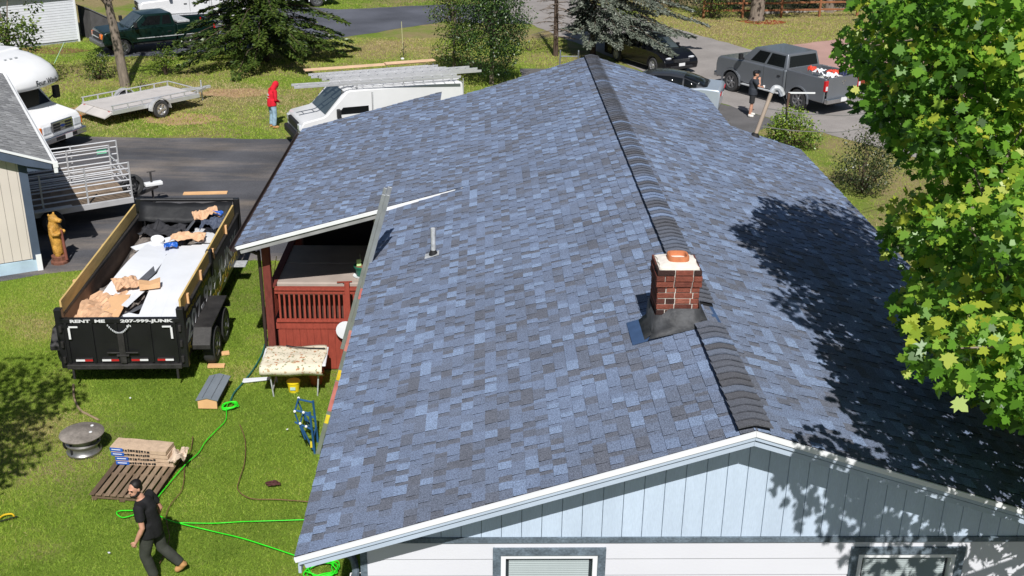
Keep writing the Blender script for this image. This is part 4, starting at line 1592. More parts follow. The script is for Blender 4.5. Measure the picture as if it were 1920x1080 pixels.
ct = MB()
rows = []
for j in range(17):
    v = j / 16
    row = []
    for i in range(25):
        u = i / 24
        x = -.60 + 1.18 * u + .03 * math.sin(v * 6)
        s = v * 1.15                      # length over the near edge
        y = .42 - s
        z = .745 + .012 * math.sin(u * 9 + v * 5) + .02 * math.exp(-((v - .35 - .1 * u) * 14) ** 2)
        if y < -.40:
            ov = -.40 - y
            y = -.40 - .10 * math.sin(min(ov / .32, 1) * PI) - .01 * math.sin(u * 14)
            z = .745 - ov * .75 + .01 * math.sin(u * 12)
        row.append(Vector((x, y, z)))
    rows.append(row)
ct.loft(rows, False, closed=False)
cl = ct.build('tablecloth', floral(), None, smooth=80)
cl.modifiers.new('s', 'SOLIDIFY').thickness = .008
cl.location = (-6.28, 10.28, 0)
cl.rotation_euler = (0, 0, R(3))
set_props(cl, 'cream floral cloth spread over the white folding table', 'tablecloth')
bt = MB().tube(spline([(-6.5, 10.62, .79), (-6.3, 10.55, .785), (-6.0, 10.5, .79), (-5.72, 10.5, .785)], 5), .012, 6).build('cane', dark_m, None, smooth=50)
set_props(bt, 'dark thin rod lying on the floral tablecloth', 'rod')
BU = thing('yellow_bucket', 'yellow tub with a lid under the folding table', 'tub', (-6.33, 10.2, 0))
MB().lathe([(.0, 0), (.1, 0), (.125, .2), (.135, .2), (.135, .225), (0, .23)], 18).build('tub', M('bucket_yellow', srgb(236, 208, 38), .4, var=.06), BU, smooth=40)
MB().box((-.0, -.118, .11), (.1, .01, .06), rot=Matrix.Rotation(-.12, 3, 'X')).build('label', M('label_pale', srgb(170, 200, 190), .6), BU)
op = MB().lathe([(0, 0), (.1, 0), (.15, .26), (.165, .26), (.165, .3), (.14, .3), (.13, .24), (0, .24)], 18).build('clay_pot', M('clay', srgb(170, 84, 50), .8, var=.12), None, smooth=40)
op.location = (-5.93, 10.5, 0)
set_props(op, 'orange clay pot under the right end of the folding table', 'plant pot')
wp = MB().prism([(-.3, -.06), (.22, .0), (.26, .1), (-.28, .1)], 0, .025, 'xy').build('foam_board', vinyl, None, bev=.004)
wp.location = (-7.1, 10.55, .04)
wp.rotation_euler = (0, 0, R(8))
set_props(wp, 'white board offcut on the grass left of the table', 'offcut')
ds = MB()
ds.lathe([(.0, -.01), (.2, 0), (.2, .012), (0, .02)], 20, axis='Y')
ds = ds.build('dish_panel', vinyl, None, smooth=40)
ds.location = (-5.36, 10.98, .95)
set_props(ds, 'round white disc hung on the deck skirt beside the ladder', 'disc')
for x, y, lb_ in ((-9.39, 9.79, 'tiny white paper scrap on the grass behind the dump trailer gate'), (-6.2, 8.6, 'tiny white paper scrap on the grass left of the blue bracket'), (-8.3, 4.9, 'tiny white paper scrap on the grass left of the walking man')):
    o = MB().box((0, 0, 0), (.04, .03, .004), rot=Matrix.Rotation(random.uniform(-.4, .4), 3, 'X')).build('paper_scrap', drip_m, None)
    o.location = (x, y, .07)
    o.rotation_euler = (0, 0, random.uniform(0, 3))
    set_props(o, lb_, 'paper', 'paper scraps on the lawn')

# ================================================================== GARAGE
ga = R(27.1)
GA = thing('garage', 'grey roofed garage with beige board wall at the left edge', 'garage', (-13.48, 16.46, 0), 0)
# local frame: X along the gable to the left, Y along the eave
GM = Matrix(((-math.cos(ga), -math.sin(ga), 0), (-math.sin(ga), math.cos(ga), 0), (0, 0, 1))).to_4x4()


def gm(mb, name, mat, parent=None, **k):
    mb.v = [GM @ p for p in mb.v]
    o = mb.build(name, mat, parent or GA, **k)
    return o


GS = .40
gz = lambda u: 2.78 + GS * (u + .55)
GW, GL = 7.0, 10.5
beige = M('board_beige', srgb(212, 202, 192), .7, var=.05, scale=1, bump=.08)
u = 0.0
while u < GW - .01:
    a, b = u + .003, min(u + .2, GW) - .003
    tz = lambda q: gz(q if q < GW / 2 else GW - q) - .10
    poly = [(a, .32), (b, .32), (b, tz(b))]
    if a < GW / 2 < b:
        poly.append((GW / 2, tz(GW / 2)))
    poly.append((a, tz(a)))
    gm(MB().prism(poly, 0, .03), 'wall_board', beige, bev=.004, seg=1)
    u += .2
gm(MB().bx(0, GW, .035, .12, 0, 2.8), 'wall_core', groove_m)
gm(MB().bx(-.02, GW, -.012, .03, .0, .3), 'base_board', M('base_blue', srgb(178, 200, 214), .7), bev=.004)
gm(MB().bx(-.03, .16, -.02, -.001, .3, 2.85), 'corner_trim', M('trim_navy', srgb(74, 86, 104), .7, var=.1))
gm(MB().bx(-.03, -.005, -.001, GL, .02, 2.75), 'side_wall', M('side_grey', srgb(120, 122, 126), .8))
gm(MB().bx(-.035, .09, -.04, -.02, .0, .42), 'trim_foot', drip_m)
# rake fascia
sv = MB()
sv.prism([(-.56, 2.58), (-.42, 2.60), (0, gz(0) - .28), (GW / 2, gz(GW / 2) - .28), (GW / 2, gz(GW / 2) - .06), (-.56, 2.72)], -.26, -.22)
gm(sv, 'rake_fascia', M('trim_navy'))
sv = MB()
sv.prism([(-.50, 2.56), (-.02, 2.56), (-.02, 2.72), (-.50, 2.68)], -.2, .0)
gm(sv, 'eave_return', M('trim_navy'))
sv = MB()
sv.prism([(-.60, 2.70), (-.60, 2.76), (GW / 2, gz(GW / 2)), (GW / 2, gz(GW / 2) - .05)], -.285, -.255)
gm(sv, 'rake_drip_edge', drip_m)
sv = MB()
sv.prism([(-.56, 2.745), (GW / 2, gz(GW / 2) - .03), (GW / 2, gz(GW / 2) - .07), (-.56, 2.705)], -.25, GL)
groof = gm(sv, 'roof', M('garage_deck', srgb(110, 110, 112), .9))
gsl = math.atan(GS)
gfr = frame(Vector((-.58, 0, 2.75)), Vector((math.cos(gsl), 0, math.sin(gsl))), Vector((0, 1, 0)), Vector((-math.sin(gsl), 0, math.cos(gsl))))
gfr = GM @ gfr
gt = [(0, (.04, .04, .04)), (.05, (.04, .04, .04)), (.08, (.22, .22, .225)), (.5, (.30, .30, .30)), (1, (.40, .40, .40))]
gsh_m = M('shingle_grey', tones=gt, rough=.92, var=.12, scale=1.5, fine=.25, fscale=110, bump=.4, bscale=120, spec=.2)
# pieces in the garage frame (its y axis is mirrored, so flip each tab's own y back)
gp = lay(gfr, 0, 4.2, lambda s: (-.27, GL), 1, random.Random(77))
CAM_keep = CAM.copy()
CAM = CAM - Vector((-13.48, 16.46, 0))
shingle_roof(groof, gp, gsh_m, 220)
CAM = CAM_keep
sv = MB()
sv.prism([(-.70, 2.74), (-.69, 2.66), (-.62, 2.63), (-.60, 2.63), (-.60, 2.645), (-.62, 2.645), (-.675, 2.67), (-.68, 2.74)], -.26, GL)
gm(sv, 'gutter', drip_m)
gm(MB().bx(-.71, -.59, -.29, -.262, 2.6, 2.75).bx(-.69, -.6, -.28, -.2, 2.47, 2.6), 'gutter_end', drip_m, bev=.01)

# carved bear
BR = thing('carved_bear', 'golden brown chainsaw carved bear standing by the garage corner', 'wood carving', (-13.2, 16.95, 0), R(-20))
b = MB()
b.tube([(0, 0, .26), (-.01, 0, .5), (-.03, 0, .75), (-.04, 0, .98), (-.03, 0, 1.1)], [.13, .14, .15, .13, .1], 14)
b.ell((-.02, 0, 1.16), (.12, .11, .12), 14, 10)
b.tube([(.06, 0, 1.14), (.16, 0, 1.13), (.22, 0, 1.12)], [.08, .06, .05], 10)
for s in (-1, 1):
    b.ell((-.06, s * .09, 1.27), (.035, .03, .04), 8, 6)
    b.tube([(-.02, s * .13, .95), (.06, s * .16, .78), (.15, s * .1, .80), (.20, s * .07, .86)], [.06, .055, .05, .045], 10)
    b.tube([(.0, s * .07, .45), (.04, s * .08, .3), (.05, s * .08, .2)], [.09, .08, .075], 10)
bear = b.build('body', M('bear_wood', srgb(196, 146, 66), .6, var=.35, scale=5, fine=.25, fscale=30, bump=.7, bscale=25), BR)
remesh(bear, .02, 3)
MB().lathe([(.22, 0), (.22, .06), (.18, .1), (.19, .2), (.14, .22), (0, .22)], 12).build('stump', M('stump_brown', srgb(120, 78, 62), .85, var=.3, scale=9, bump=.6), BR)
MB().tube([(.2, .02, .1), (.19, -.01, .9)], [.04, .03], 8).build('club', M('club_red', srgb(128, 76, 64), .8, var=.2), BR, smooth=50)

# ================================================================== TRAILERS IN THE DRIVEWAY
alu_w = M('alu_pale', srgb(206, 206, 208), .45, metal=.45, var=.08)
ST = thing('stake_trailer', 'silver rail sided utility trailer half shaded beside the garage', 'trailer', (-12.28, 20.32, 0), R(32))
SW, SLN = 1.97, 4.6
# local x forward (hitch), y to the far side, origin at front near corner
px = -SLN
while px < -.02:
    MB().bx(px + .005, min(px + .3, 0) - .005, .06, SW - .06, .565, .6).build('deck_plank', M('trailer_planks', srgb(134, 116, 98), .85, var=.25, scale=4, fine=.1, fscale=40), ST)
    px += .3
for yy in (0, SW):
    MB().bx(-SLN, 0, yy - .04, yy + .04, .46, .62).build('side_beam', alu_w, ST, bev=.008)
    for zz in (.80, .96, 1.12, 1.28, 1.44, 1.60):
        MB().tube([(-SLN + .02, yy, zz), (-.02, yy, zz)], .022, 6).build('side_rail', alu_w, ST, smooth=40)
    for xx in (-SLN + .03, -3.5, -2.35, -1.2, -.03):
        MB().bx(xx - .022, xx + .022, yy - .022, yy + .022, .6, 1.62).build('stake_post', alu_w, ST)
for zz in (.80, 1.05, 1.3):
    MB().tube([(-.02, .03, zz), (-.02, SW - .03, zz)], .02, 6).build('front_rail', alu_w, ST, smooth=40)
MB().beam((-.03, .1, .62), (-.03, SW * .6, 1.3), .03, .03).build('front_brace', alu_w, ST)
# far tall panel (ramp gate leaned upright)
for zz in (.7, .9, 1.1, 1.3, 1.5, 1.68):
    MB().tube([(-3.6, SW + .12, zz), (.22, SW + .12, zz)], .022, 6).build('gate_rail', alu_w, ST, smooth=40)
for xx in (-3.6, -2.35, -1.05, .22):
    MB().bx(xx - .02, xx + .02, SW + .10, SW + .14, .62, 1.70).build('gate_post', alu_w, ST)
MB().bx(-.35, -.08, SW + .085, SW + .095, 1.36, 1.5).build('green_tag', M('tag_green', srgb(130, 214, 176), .6), ST)
for yy, s in ((-.12, -1), (SW + .1, 1)):
    wheel(ST, (-2.2, yy, .31), .31, .2, side=s, spokes=5)
MB().bx(-2.75, -1.65, -.26, -.03, .66, .69).build('fender', alu_w, ST)
tg = MB()
tg.beam((0, .3, .5), (.95, SW / 2, .5), .07, .09)
tg.beam((0, SW - .3, .5), (.95, SW / 2, .5), .07, .09)
tg.build('tongue', M('frame_dark', srgb(60, 58, 58), .6), ST)
MB().bx(.6, 1.1, SW / 2 - .1, SW / 2 + .1, .54, .64).build('coupler', drip_m, ST, bev=.02)
MB().tube([(.8, SW / 2, 0.03), (.8, SW / 2, .95)], .03, 8).tube([(.7, SW / 2, .95), (.95, SW / 2, .95)], .015, 6).build('jack_stand', M('frame_dark'), ST, smooth=40)
sp = wheel(ST, (.16, .55, .78), .3, .19, side=1, name='spare_wheel')

FT = thing('flat_trailer', 'low pale aluminium flatbed trailer parked on the grass', 'trailer', (-15.35, 32.1, 0), R(49))
FL_, FW = 3.7, 1.95
flat_m = M('flat_deck', srgb(196, 190, 186), .6, var=.08, scale=2)
yy = -FW / 2
while yy < FW / 2 - .05:
    MB().bx(-FL_ / 2, FL_ / 2, yy + .004, yy + .24, .52, .56).build('deck_plank', flat_m, FT)
    yy += .243
for s in (-1, 1):
    MB().bx(-FL_ / 2, FL_ / 2, s * FW / 2 - .03, s * FW / 2 + .03, .42, .57).build('side_beam', alu_w, FT, bev=.006)
    MB().tube([(-FL_ / 2, s * FW / 2, .74), (FL_ / 2, s * FW / 2, .74)], .022, 6).build('side_rail', alu_w, FT, smooth=40)
    for i in range(7):
        x = -FL_ / 2 + .05 + i * (FL_ - .1) / 6
        MB().bx(x - .02, x + .02, s * FW / 2 - .02, s * FW / 2 + .02, .57, .73).build('rail_post', alu_w, FT)
    wheel(FT, (.0, s * (FW / 2 + .16), .33), .33, .21, side=s, spokes=5, rim=M('rim_alloy', srgb(205, 205, 208), .3, metal=.7))
    a = MB()
    arc = [(.42 * math.cos(PI * k / 10), .33 + .42 * math.sin(PI * k / 10)) for k in range(11)]
    arc2 = [(.38 * math.cos(PI * k / 10), .33 + .38 * math.sin(PI * k / 10)) for k in range(10, -1, -1)]
    a.prism(arc + arc2, s * (FW / 2 + .05), s * (FW / 2 + .28))
    a.build('fender', alu_w, FT, smooth=40)
    MB().bx(-FL_ / 2 - .03, -FL_ / 2, s * .8 - .06, s * .8 + .06, .44, .52).build('tail_light', red_r, FT)
MB().tube([(FL_ / 2, -FW / 2, .74), (FL_ / 2, FW / 2, .74)], .022, 6).build('front_rail', alu_w, FT, smooth=40)
MB().prism([(-FL_ / 2, .52), (-FL_ / 2 - .32, .36), (-FL_ / 2 - .32, .33), (-FL_ / 2, .44)], -FW / 2, FW / 2).build('tail_slope', flat_m, FT)
tg = MB()
tg.beam((FL_ / 2, -.5, .47), (FL_ / 2 + 1.0, 0, .47), .07, .09)
tg.beam((FL_ / 2, .5, .47), (FL_ / 2 + 1.0, 0, .47), .07, .09)
tg.build('tongue', alu_w, FT)
MB().tube([(FL_ / 2 + .8, 0, 0), (FL_ / 2 + .8, 0, .8)], .03, 8).build('jack_stand', galv_m, FT, smooth=40)
MB().bx(FL_ / 2 + .9, FL_ / 2 + 1.2, -.05, .05, .45, .54).build('coupler', galv_m, FT)

# ================================================================== VEHICLES
glass_m = M('car_glass', (.008, .009, .010), .08, var=0, spec=.45)
glass_l = M('windscreen_glass', (.06, .075, .075), .04, var=.2, scale=2, spec=.8, coat=.6)
blkp = M('black_plastic', srgb(36, 36, 38), .6, var=.1)
chrome = M('chrome', srgb(205, 206, 208), .18, metal=.95, var=.05)
lamp_r = M('lamp_red', srgb(190, 24, 30), .2, var=.1, coat=.5)
lamp_w = M('lamp_clear', srgb(215, 218, 222), .15, var=.15, scale=12, coat=.5)
lamp_o = M('lamp_amber', srgb(232, 120, 40), .2, coat=.5)


def paint(name, col, metal=.3, rough=.32):
    return M(name, col, rough, metal=metal, var=.05, scale=1.2, coat=.55)


def arch(cx, r, z0, n=10):
    """bottom edge points going from front to back over a wheel arch"""
    out = []
    for i in range(n + 1):
        a = PI * i / n
        out.append((cx + r * math.cos(a), z0 + max(0, r * math.sin(a) * 1.0) + 0))
    return out


def side_profile(top, zb, arches, r, zc):
    """closed polygon: top runs rear->front, then the sill runs front->rear with wheel arches"""
    p = list(top)
    xf = top[-1][0]
    bot = [(xf - .02, zb)]
    for cx in sorted(arches, reverse=True):
        h = math.sqrt(max(r * r - (zb - zc) ** 2, .01))
        a0 = math.atan2(zb - zc, h)
        for i in range(11):
            a = a0 + (PI - 2 * a0) * i / 10
            bot.append((cx + r * math.cos(a), zc + r * math.sin(a)))
    bot.append((top[0][0] + .02, zb))
    return p + bot


def panel(parent, name, mat, q, inset=(.0, .0), off=.006, split=None):
    """a pane lying just proud of the quad q (a,b,c,d)"""
    a, b, c, d = [Vector(v) for v in q]
    n = (b - a).cross(d - a).normalized()
    u0, v0 = inset

    def P(u, v):
        return a.lerp(b, u).lerp(d.lerp(c, u), v)
    pts = [P(u0, v0), P(1 - u0, v0), P(1 - u0, 1 - v0), P(u0, 1 - v0)]
    ce = sum(pts, Vector()) / 4
    mb = MB()
    top = [p + n * off for p in pts]
    bot = [p - n * .012 for p in pts]
    mb.add(top + bot, [(0, 1, 2, 3), (7, 6, 5, 4)] + [(i, 4 + i, 4 + (i + 1) % 4, (i + 1) % 4) for i in range(4)])
    return mb.build(name, mat, parent)


def greenhouse(parent, mat, x_rb, x_fb, z_b, x_rt, x_ft, z_t, hwb, hwt, name='cab', crown=.03, bev=.05):
    g = MB()
    rings = []
    for t in (0, 1):
        xr, xf, z, hw = (x_rb, x_fb, z_b, hwb) if t == 0 else (x_rt, x_ft, z_t, hwt)
        rings.append([Vector((xr, -hw, z)), Vector((xf, -hw, z)), Vector((xf, hw, z)), Vector((xr, hw, z))])
    g.loft(rings, True)
    o = g.build(name, mat, parent, bev=bev, seg=3, smooth=40)
    A = rings[0]
    B = rings[1]
    return o, A, B


def side_windows(parent, A, B, cuts, hw_side, z0, z1, mat=None):
    """windows on side s: cuts are pairs of fractions along the side"""
    for s in (0, 1):
        if s == 0:
            a, b, c, d = A[0], A[1], B[1], B[0]
        else:
            a, b, c, d = A[3], A[2], B[2], B[3]
        for u0, u1, v0, v1 in cuts:
            def P(u, v):
                return a.lerp(b, u).lerp(d.lerp(c, u), v)
            q = [P(u0, v0), P(u1, v0), P(u1, v1), P(u0, v1)]
            if s == 1:
                q = [q[1], q[0], q[3], q[2]]
            panel(parent, 'side_window', mat or glass_m, q)


def emblem(parent, pts, mx, mat, name='emblem'):
    mb = MB()
    mb.mx = mx
    for p in pts:
        mb.prism(p, 0, .008, 'xy')
    mb.build(name, mat, parent)


def pickup(name, label, loc, rz, pm, L=5.9, W=2.0, wb=3.7, r=.41, bed=1.95, hood_z=1.28, belt=1.38, roof=1.95, crew=True, fr_oh=.98, bumper=chrome, bed_rail=1.42, lamp_col=lamp_w, ft=1.12):
    t = thing(name, label, 'pickup', loc, rz)
    xf = L / 2
    xr = -L / 2
    fa = xf - fr_oh
    ra = fa - wb
    cab_r = xr + bed + .12
    hw = W / 2
    zb = .50
    top = [(cab_r, belt), (fa - .55, belt), (fa - .3, belt - .03), (xf - .25, hood_z), (xf - .1, hood_z - .1), (xf - .04, hood_z - .35), (xf - .06, .62)]
    b = MB()
    b.prism(side_profile(top, zb, [fa], r * 1.22, r), -hw + .02, hw - .02)
    b.build('body', pm, t, bev=.07, seg=3, smooth=40)
    # bed
    for s in (-1, 1):
        m = MB()
        pr = side_profile([(xr + .02, .62), (xr, bed_rail), (cab_r - .02, bed_rail)], zb + .02, [ra], r * 1.22, r)
        m.prism(pr, s * (hw - .02) - (.07 if s > 0 else -.07), s * (hw - .02))
        m.build('bed_side', pm, t, bev=.03, seg=2, smooth=40)
        for cx in (fa, ra):
            fl = MB()
            o_, i_ = [], []
            for k in range(13):
                a = R(-8) + (PI + R(16)) * k / 12
                o_.append((cx + r * 1.30 * math.cos(a), r + r * 1.30 * math.sin(a)))
                i_.append((cx + r * 1.16 * math.cos(a), r + r * 1.16 * math.sin(a)))
            fl.prism(o_ + i_[::-1], s * (hw - .03), s * (hw + .025))
            fl.build('wheel_flare', pm, t, smooth=40)
        for cx in (fa, ra):
            wheel(t, (cx, s * (hw - .14), r), r, .27, side=s, spokes=6, rim=M('rim_truck', srgb(150, 150, 152), .35, metal=.7))
        # mirror
        mm_ = MB()
        mm_.box((fa - .62, s * (hw + .16), belt + .16), (.14, .16, .24))
        mm_.beam((fa - .6, s * (hw - .05), belt + .05), (fa - .62, s * (hw + .1), belt + .12), .06, .06)
        mm_.build('mirror', blkp, t, bev=.02)
        for k in range(2 if crew else 1):
            xx = cab_r + .35 + k * 1.05
            MB().box((xx, s * (hw - .005), belt - .28), (.16, .035, .045)).build('door_handle', blkp, t, bev=.008)
            gp_ = MB()
            gp_.box((xx - .22, s * (hw - .0205), (belt + .55) / 2 + .02), (.012, .004, belt - .62))
            gp_.build('door_seam', dark_m, t)
        MB().box(((cab_r + fa) / 2 - .2, s * (hw + .02), .47), (fa - cab_r - .9, .12, .05)).build('running_board', blkp if not crew else galv_m, t, bev=.01)
        MB().bx(xf - .22, xf - .02, s * (hw - .34) - .16, s * (hw - .34) + .16, hood_z - .36, hood_z - .12).build('headlight', lamp_col, t, bev=.03)
        tl = MB().bx(xr - .012, xr + .09, s * (hw - .1) - .085, s * (hw - .1) + .085, bed_rail - .50, bed_rail - .09).build('tail_light', lamp_r, t, bev=.015)
        MB().bx(xr - .018, xr + .02, s * (hw - .1) - .05, s * (hw - .1) + .05, bed_rail - .46, bed_rail - .30).build('reverse_lamp', lamp_w, tl)
    MB().bx(xr + .05, cab_r, -hw + .1, hw - .1, .78, .82).build('bed_floor', blkp, t)
    MB().bx(xr, xr + .07, -hw + .19, hw - .19, .66, bed_rail - .005).build('tail_gate', pm, t, bev=.02)
    MB().bx(cab_r - .06, cab_r - .01, -hw + .09, hw - .09, .8, bed_rail).build('bed_front', pm, t)
    g, A, B = greenhouse(t, pm, cab_r + .02, fa - .38, belt - .03, cab_r + .14, fa - ft, roof, hw - .06, hw - .21)
    side_windows(t, A, B, ((.06, .44, .14, .86), (.49, .80, .14, .86)) if crew else ((.08, .30, .16, .84), (.36, .78, .16, .84)), hw, 0, 1)
    panel(t, 'windshield', glass_l, (A[1], A[2], B[2], B[1]), (.05, .08))
    rw = panel(t, 'rear_window', glass_m, (A[3], A[0], B[0], B[3]), (.07, .16))
    MB().box((cab_r + .2, 0, roof - .04), (.03, .26, .06)).build('brake_lamp', lamp_r, t)
    # bumpers
    MB().bx(xr - .16, xr + .03, -hw + .06, hw - .06, .5, .70).build('rear_bumper', bumper, t, bev=.04, seg=3)
    MB().bx(xf - .12, xf + .1, -hw + .06, hw - .06, .46, .68).build('front_bumper', bumper, t, bev=.05, seg=3)
    gr = MB().bx(xf - .08, xf + .005, -.5, .5, hood_z - .48, hood_z - .1).build('grille', blkp, t, bev=.02)
    MB().bx(xf - .03, xf + .02, -.48, .48, hood_z - .31, hood_z - .26).build('grille_bar', chrome, gr)
    MB().box((xr - .165, .05, .62), (.01, .32, .16)).build('licence_plate', wht_r, t)
    MB().bx(xr + .1, xf - .25, -.6, .6, .38, .52).build('chassis', blkp, t)
    for cx in (fa, ra):
        MB().bx(cx - r * 1.15, cx + r * 1.15, -hw + .25, hw - .25, .45, .95).build('wheel_well', dark_m, t)
    return t, xr, hw, bed_rail, cab_r, A, B


ramg = paint('paint_graphite', srgb(128, 132, 138), .5, .36)
hd = R(122.5)
fwd = Vector((math.cos(hd), math.sin(hd), 0))
lft = Vector((-math.sin(hd), math.cos(hd), 0))
# left wheels touch (9.67,33.19) and (7.77,36.29)
mid = (Vector((9.67, 33.19, 0)) + Vector((7.77, 36.29, 0))) / 2
ctr = mid - lft * .88
RAM, xr, hw, br, cab_r, _, _ = pickup('grey_pickup', 'grey crew cab pickup with a loaded bed parked on the road', ctr - fwd * .02, hd, ramg, L=5.95, W=2.04, wb=3.66, r=.42, bed=1.9, fr_oh=1.0, hood_z=1.36, belt=1.42, roof=2.0, bed_rail=1.46, ft=1.02)
# ram head badge on the gate: a small shield with two curls
bm_ = frame(Vector((xr - .002, 0, br - .22)), Vector((0, -1, 0)), Vector((0, 0, 1)), Vector((-1, 0, 0)))
emblem(RAM, [[(-.11, .07), (-.02, .07), (-.05, .0), (-.11, .03)], [(.11, .07), (.02, .07), (.05, .0), (.11, .03)], [(-.035, -.01), (.035, -.01), (.022, -.09), (-.022, -.09)]], bm_, chrome)
# what lies in the bed
def in_bed(x, y, z):
    return ctr + fwd * x + lft * y + Vector((0, 0, z))
for i, (x, y, sx_, sy_, h, rz, c, lb_) in enumerate((
        (xr + .7, .35, .9, .6, .42, .1, srgb(222, 220, 216), 'white carton in the pickup bed by the near side'),
        (xr + .6, -.4, .8, .55, .46, -.1, srgb(226, 222, 214), 'white carton in the pickup bed by the far side'),
        (xr + 1.35, .1, .5, .7, .40, .3, srgb(210, 214, 206), 'pale box in the pickup bed against the cab'))):
    o = MB().box((0, 0, h / 2), (sx_, sy_, h)).build('carton', M('carton_%d' % i, c, .7, var=.08), None, bev=.02)
    o.location = in_bed(x, y, .821)
    o.rotation_euler = (0, 0, hd + rz)
    set_props(o, lb_, 'carton', 'cartons in the pickup bed')
bag_r = M('bag_red', srgb(206, 66, 42), .6)
for k, (x, y, z, sz, mt, lb_) in enumerate(((xr + 1.2, .15, 1.28, .5, drip_m, 'white crumpled bag bulging from the pickup bed near the cab'), (xr + 1.3, .3, 1.36, .34, bag_r, 'red crumpled bag on the white bag near the cab of the pickup'), (xr + .75, -.25, 1.3, .42, bag_r, 'red crumpled bag in the middle of the pickup bed'), (xr + .45, .2, 1.27, .5, drip_m, 'white crumpled sheet in the pickup bed by the tail gate'), (xr + .3, -.35, 1.28, .34, M('bag_navy', srgb(40, 48, 84), .6), 'dark blue crumpled bag in the pickup bed by the tail gate'))):
    crumple('bag', lb_, 'bag', in_bed(x, y, z), (sz, sz, .2), mt, 60 + k, .2, 9, rz=hd + k, group='bags in the pickup bed')

# green pickup and white pickup by the far shed
gp_m = paint('paint_dark_green', srgb(16, 40, 36), .3, .3)
hd2 = R(213.6)
f2 = Vector((math.cos(hd2), math.sin(hd2), 0))
l2 = Vector((-math.sin(hd2), math.cos(hd2), 0))
mid2 = (Vector((-19.07, 42.8, 0)) + Vector((-16.39, 44.57, 0))) / 2
c2 = mid2 - l2 * .82
GT, xr2, hw2, br2, cr2, _, _ = pickup('green_pickup', 'dark green extended cab pickup parked behind the leaning trunk', c2, hd2, gp_m, L=5.35, W=1.9, wb=3.2, r=.37, bed=1.75, hood_z=1.12, belt=1.2, roof=1.74, crew=False, fr_oh=.9, bumper=M('bumper_grey', srgb(120, 122, 124), .4, metal=.5), bed_rail=1.22, lamp_col=lamp_o)
MB().bx(cr2 - .7, cr2 - .1, -.8, .8, 1.24, 1.34).build('tool_box', galv_m, GT, bev=.02)
for s in (-1, 1):
    MB().bx(-2.0, 1.1, s * .944, s * .952, .70, .735).build('side_trim', galv_m, GT)
wp_m = paint('paint_white', srgb(222, 222, 222), .0, .35)
WTP, *_ = pickup('white_pickup', 'white pickup parked beyond the dark green pickup', (-18.3, 52.4, 0), R(204), wp_m, L=5.8, W=2.0, wb=3.6, r=.4, bed=1.9, hood_z=1.2, belt=1.3, roof=1.85)
WS, *_ = pickup('service_truck', 'second white truck at the top behind the spruce', (-14.2, 57.3, 0), R(204), wp_m, L=5.8, W=2.0, wb=3.6, r=.4, bed=1.9, hood_z=1.2, belt=1.3, roof=1.85)


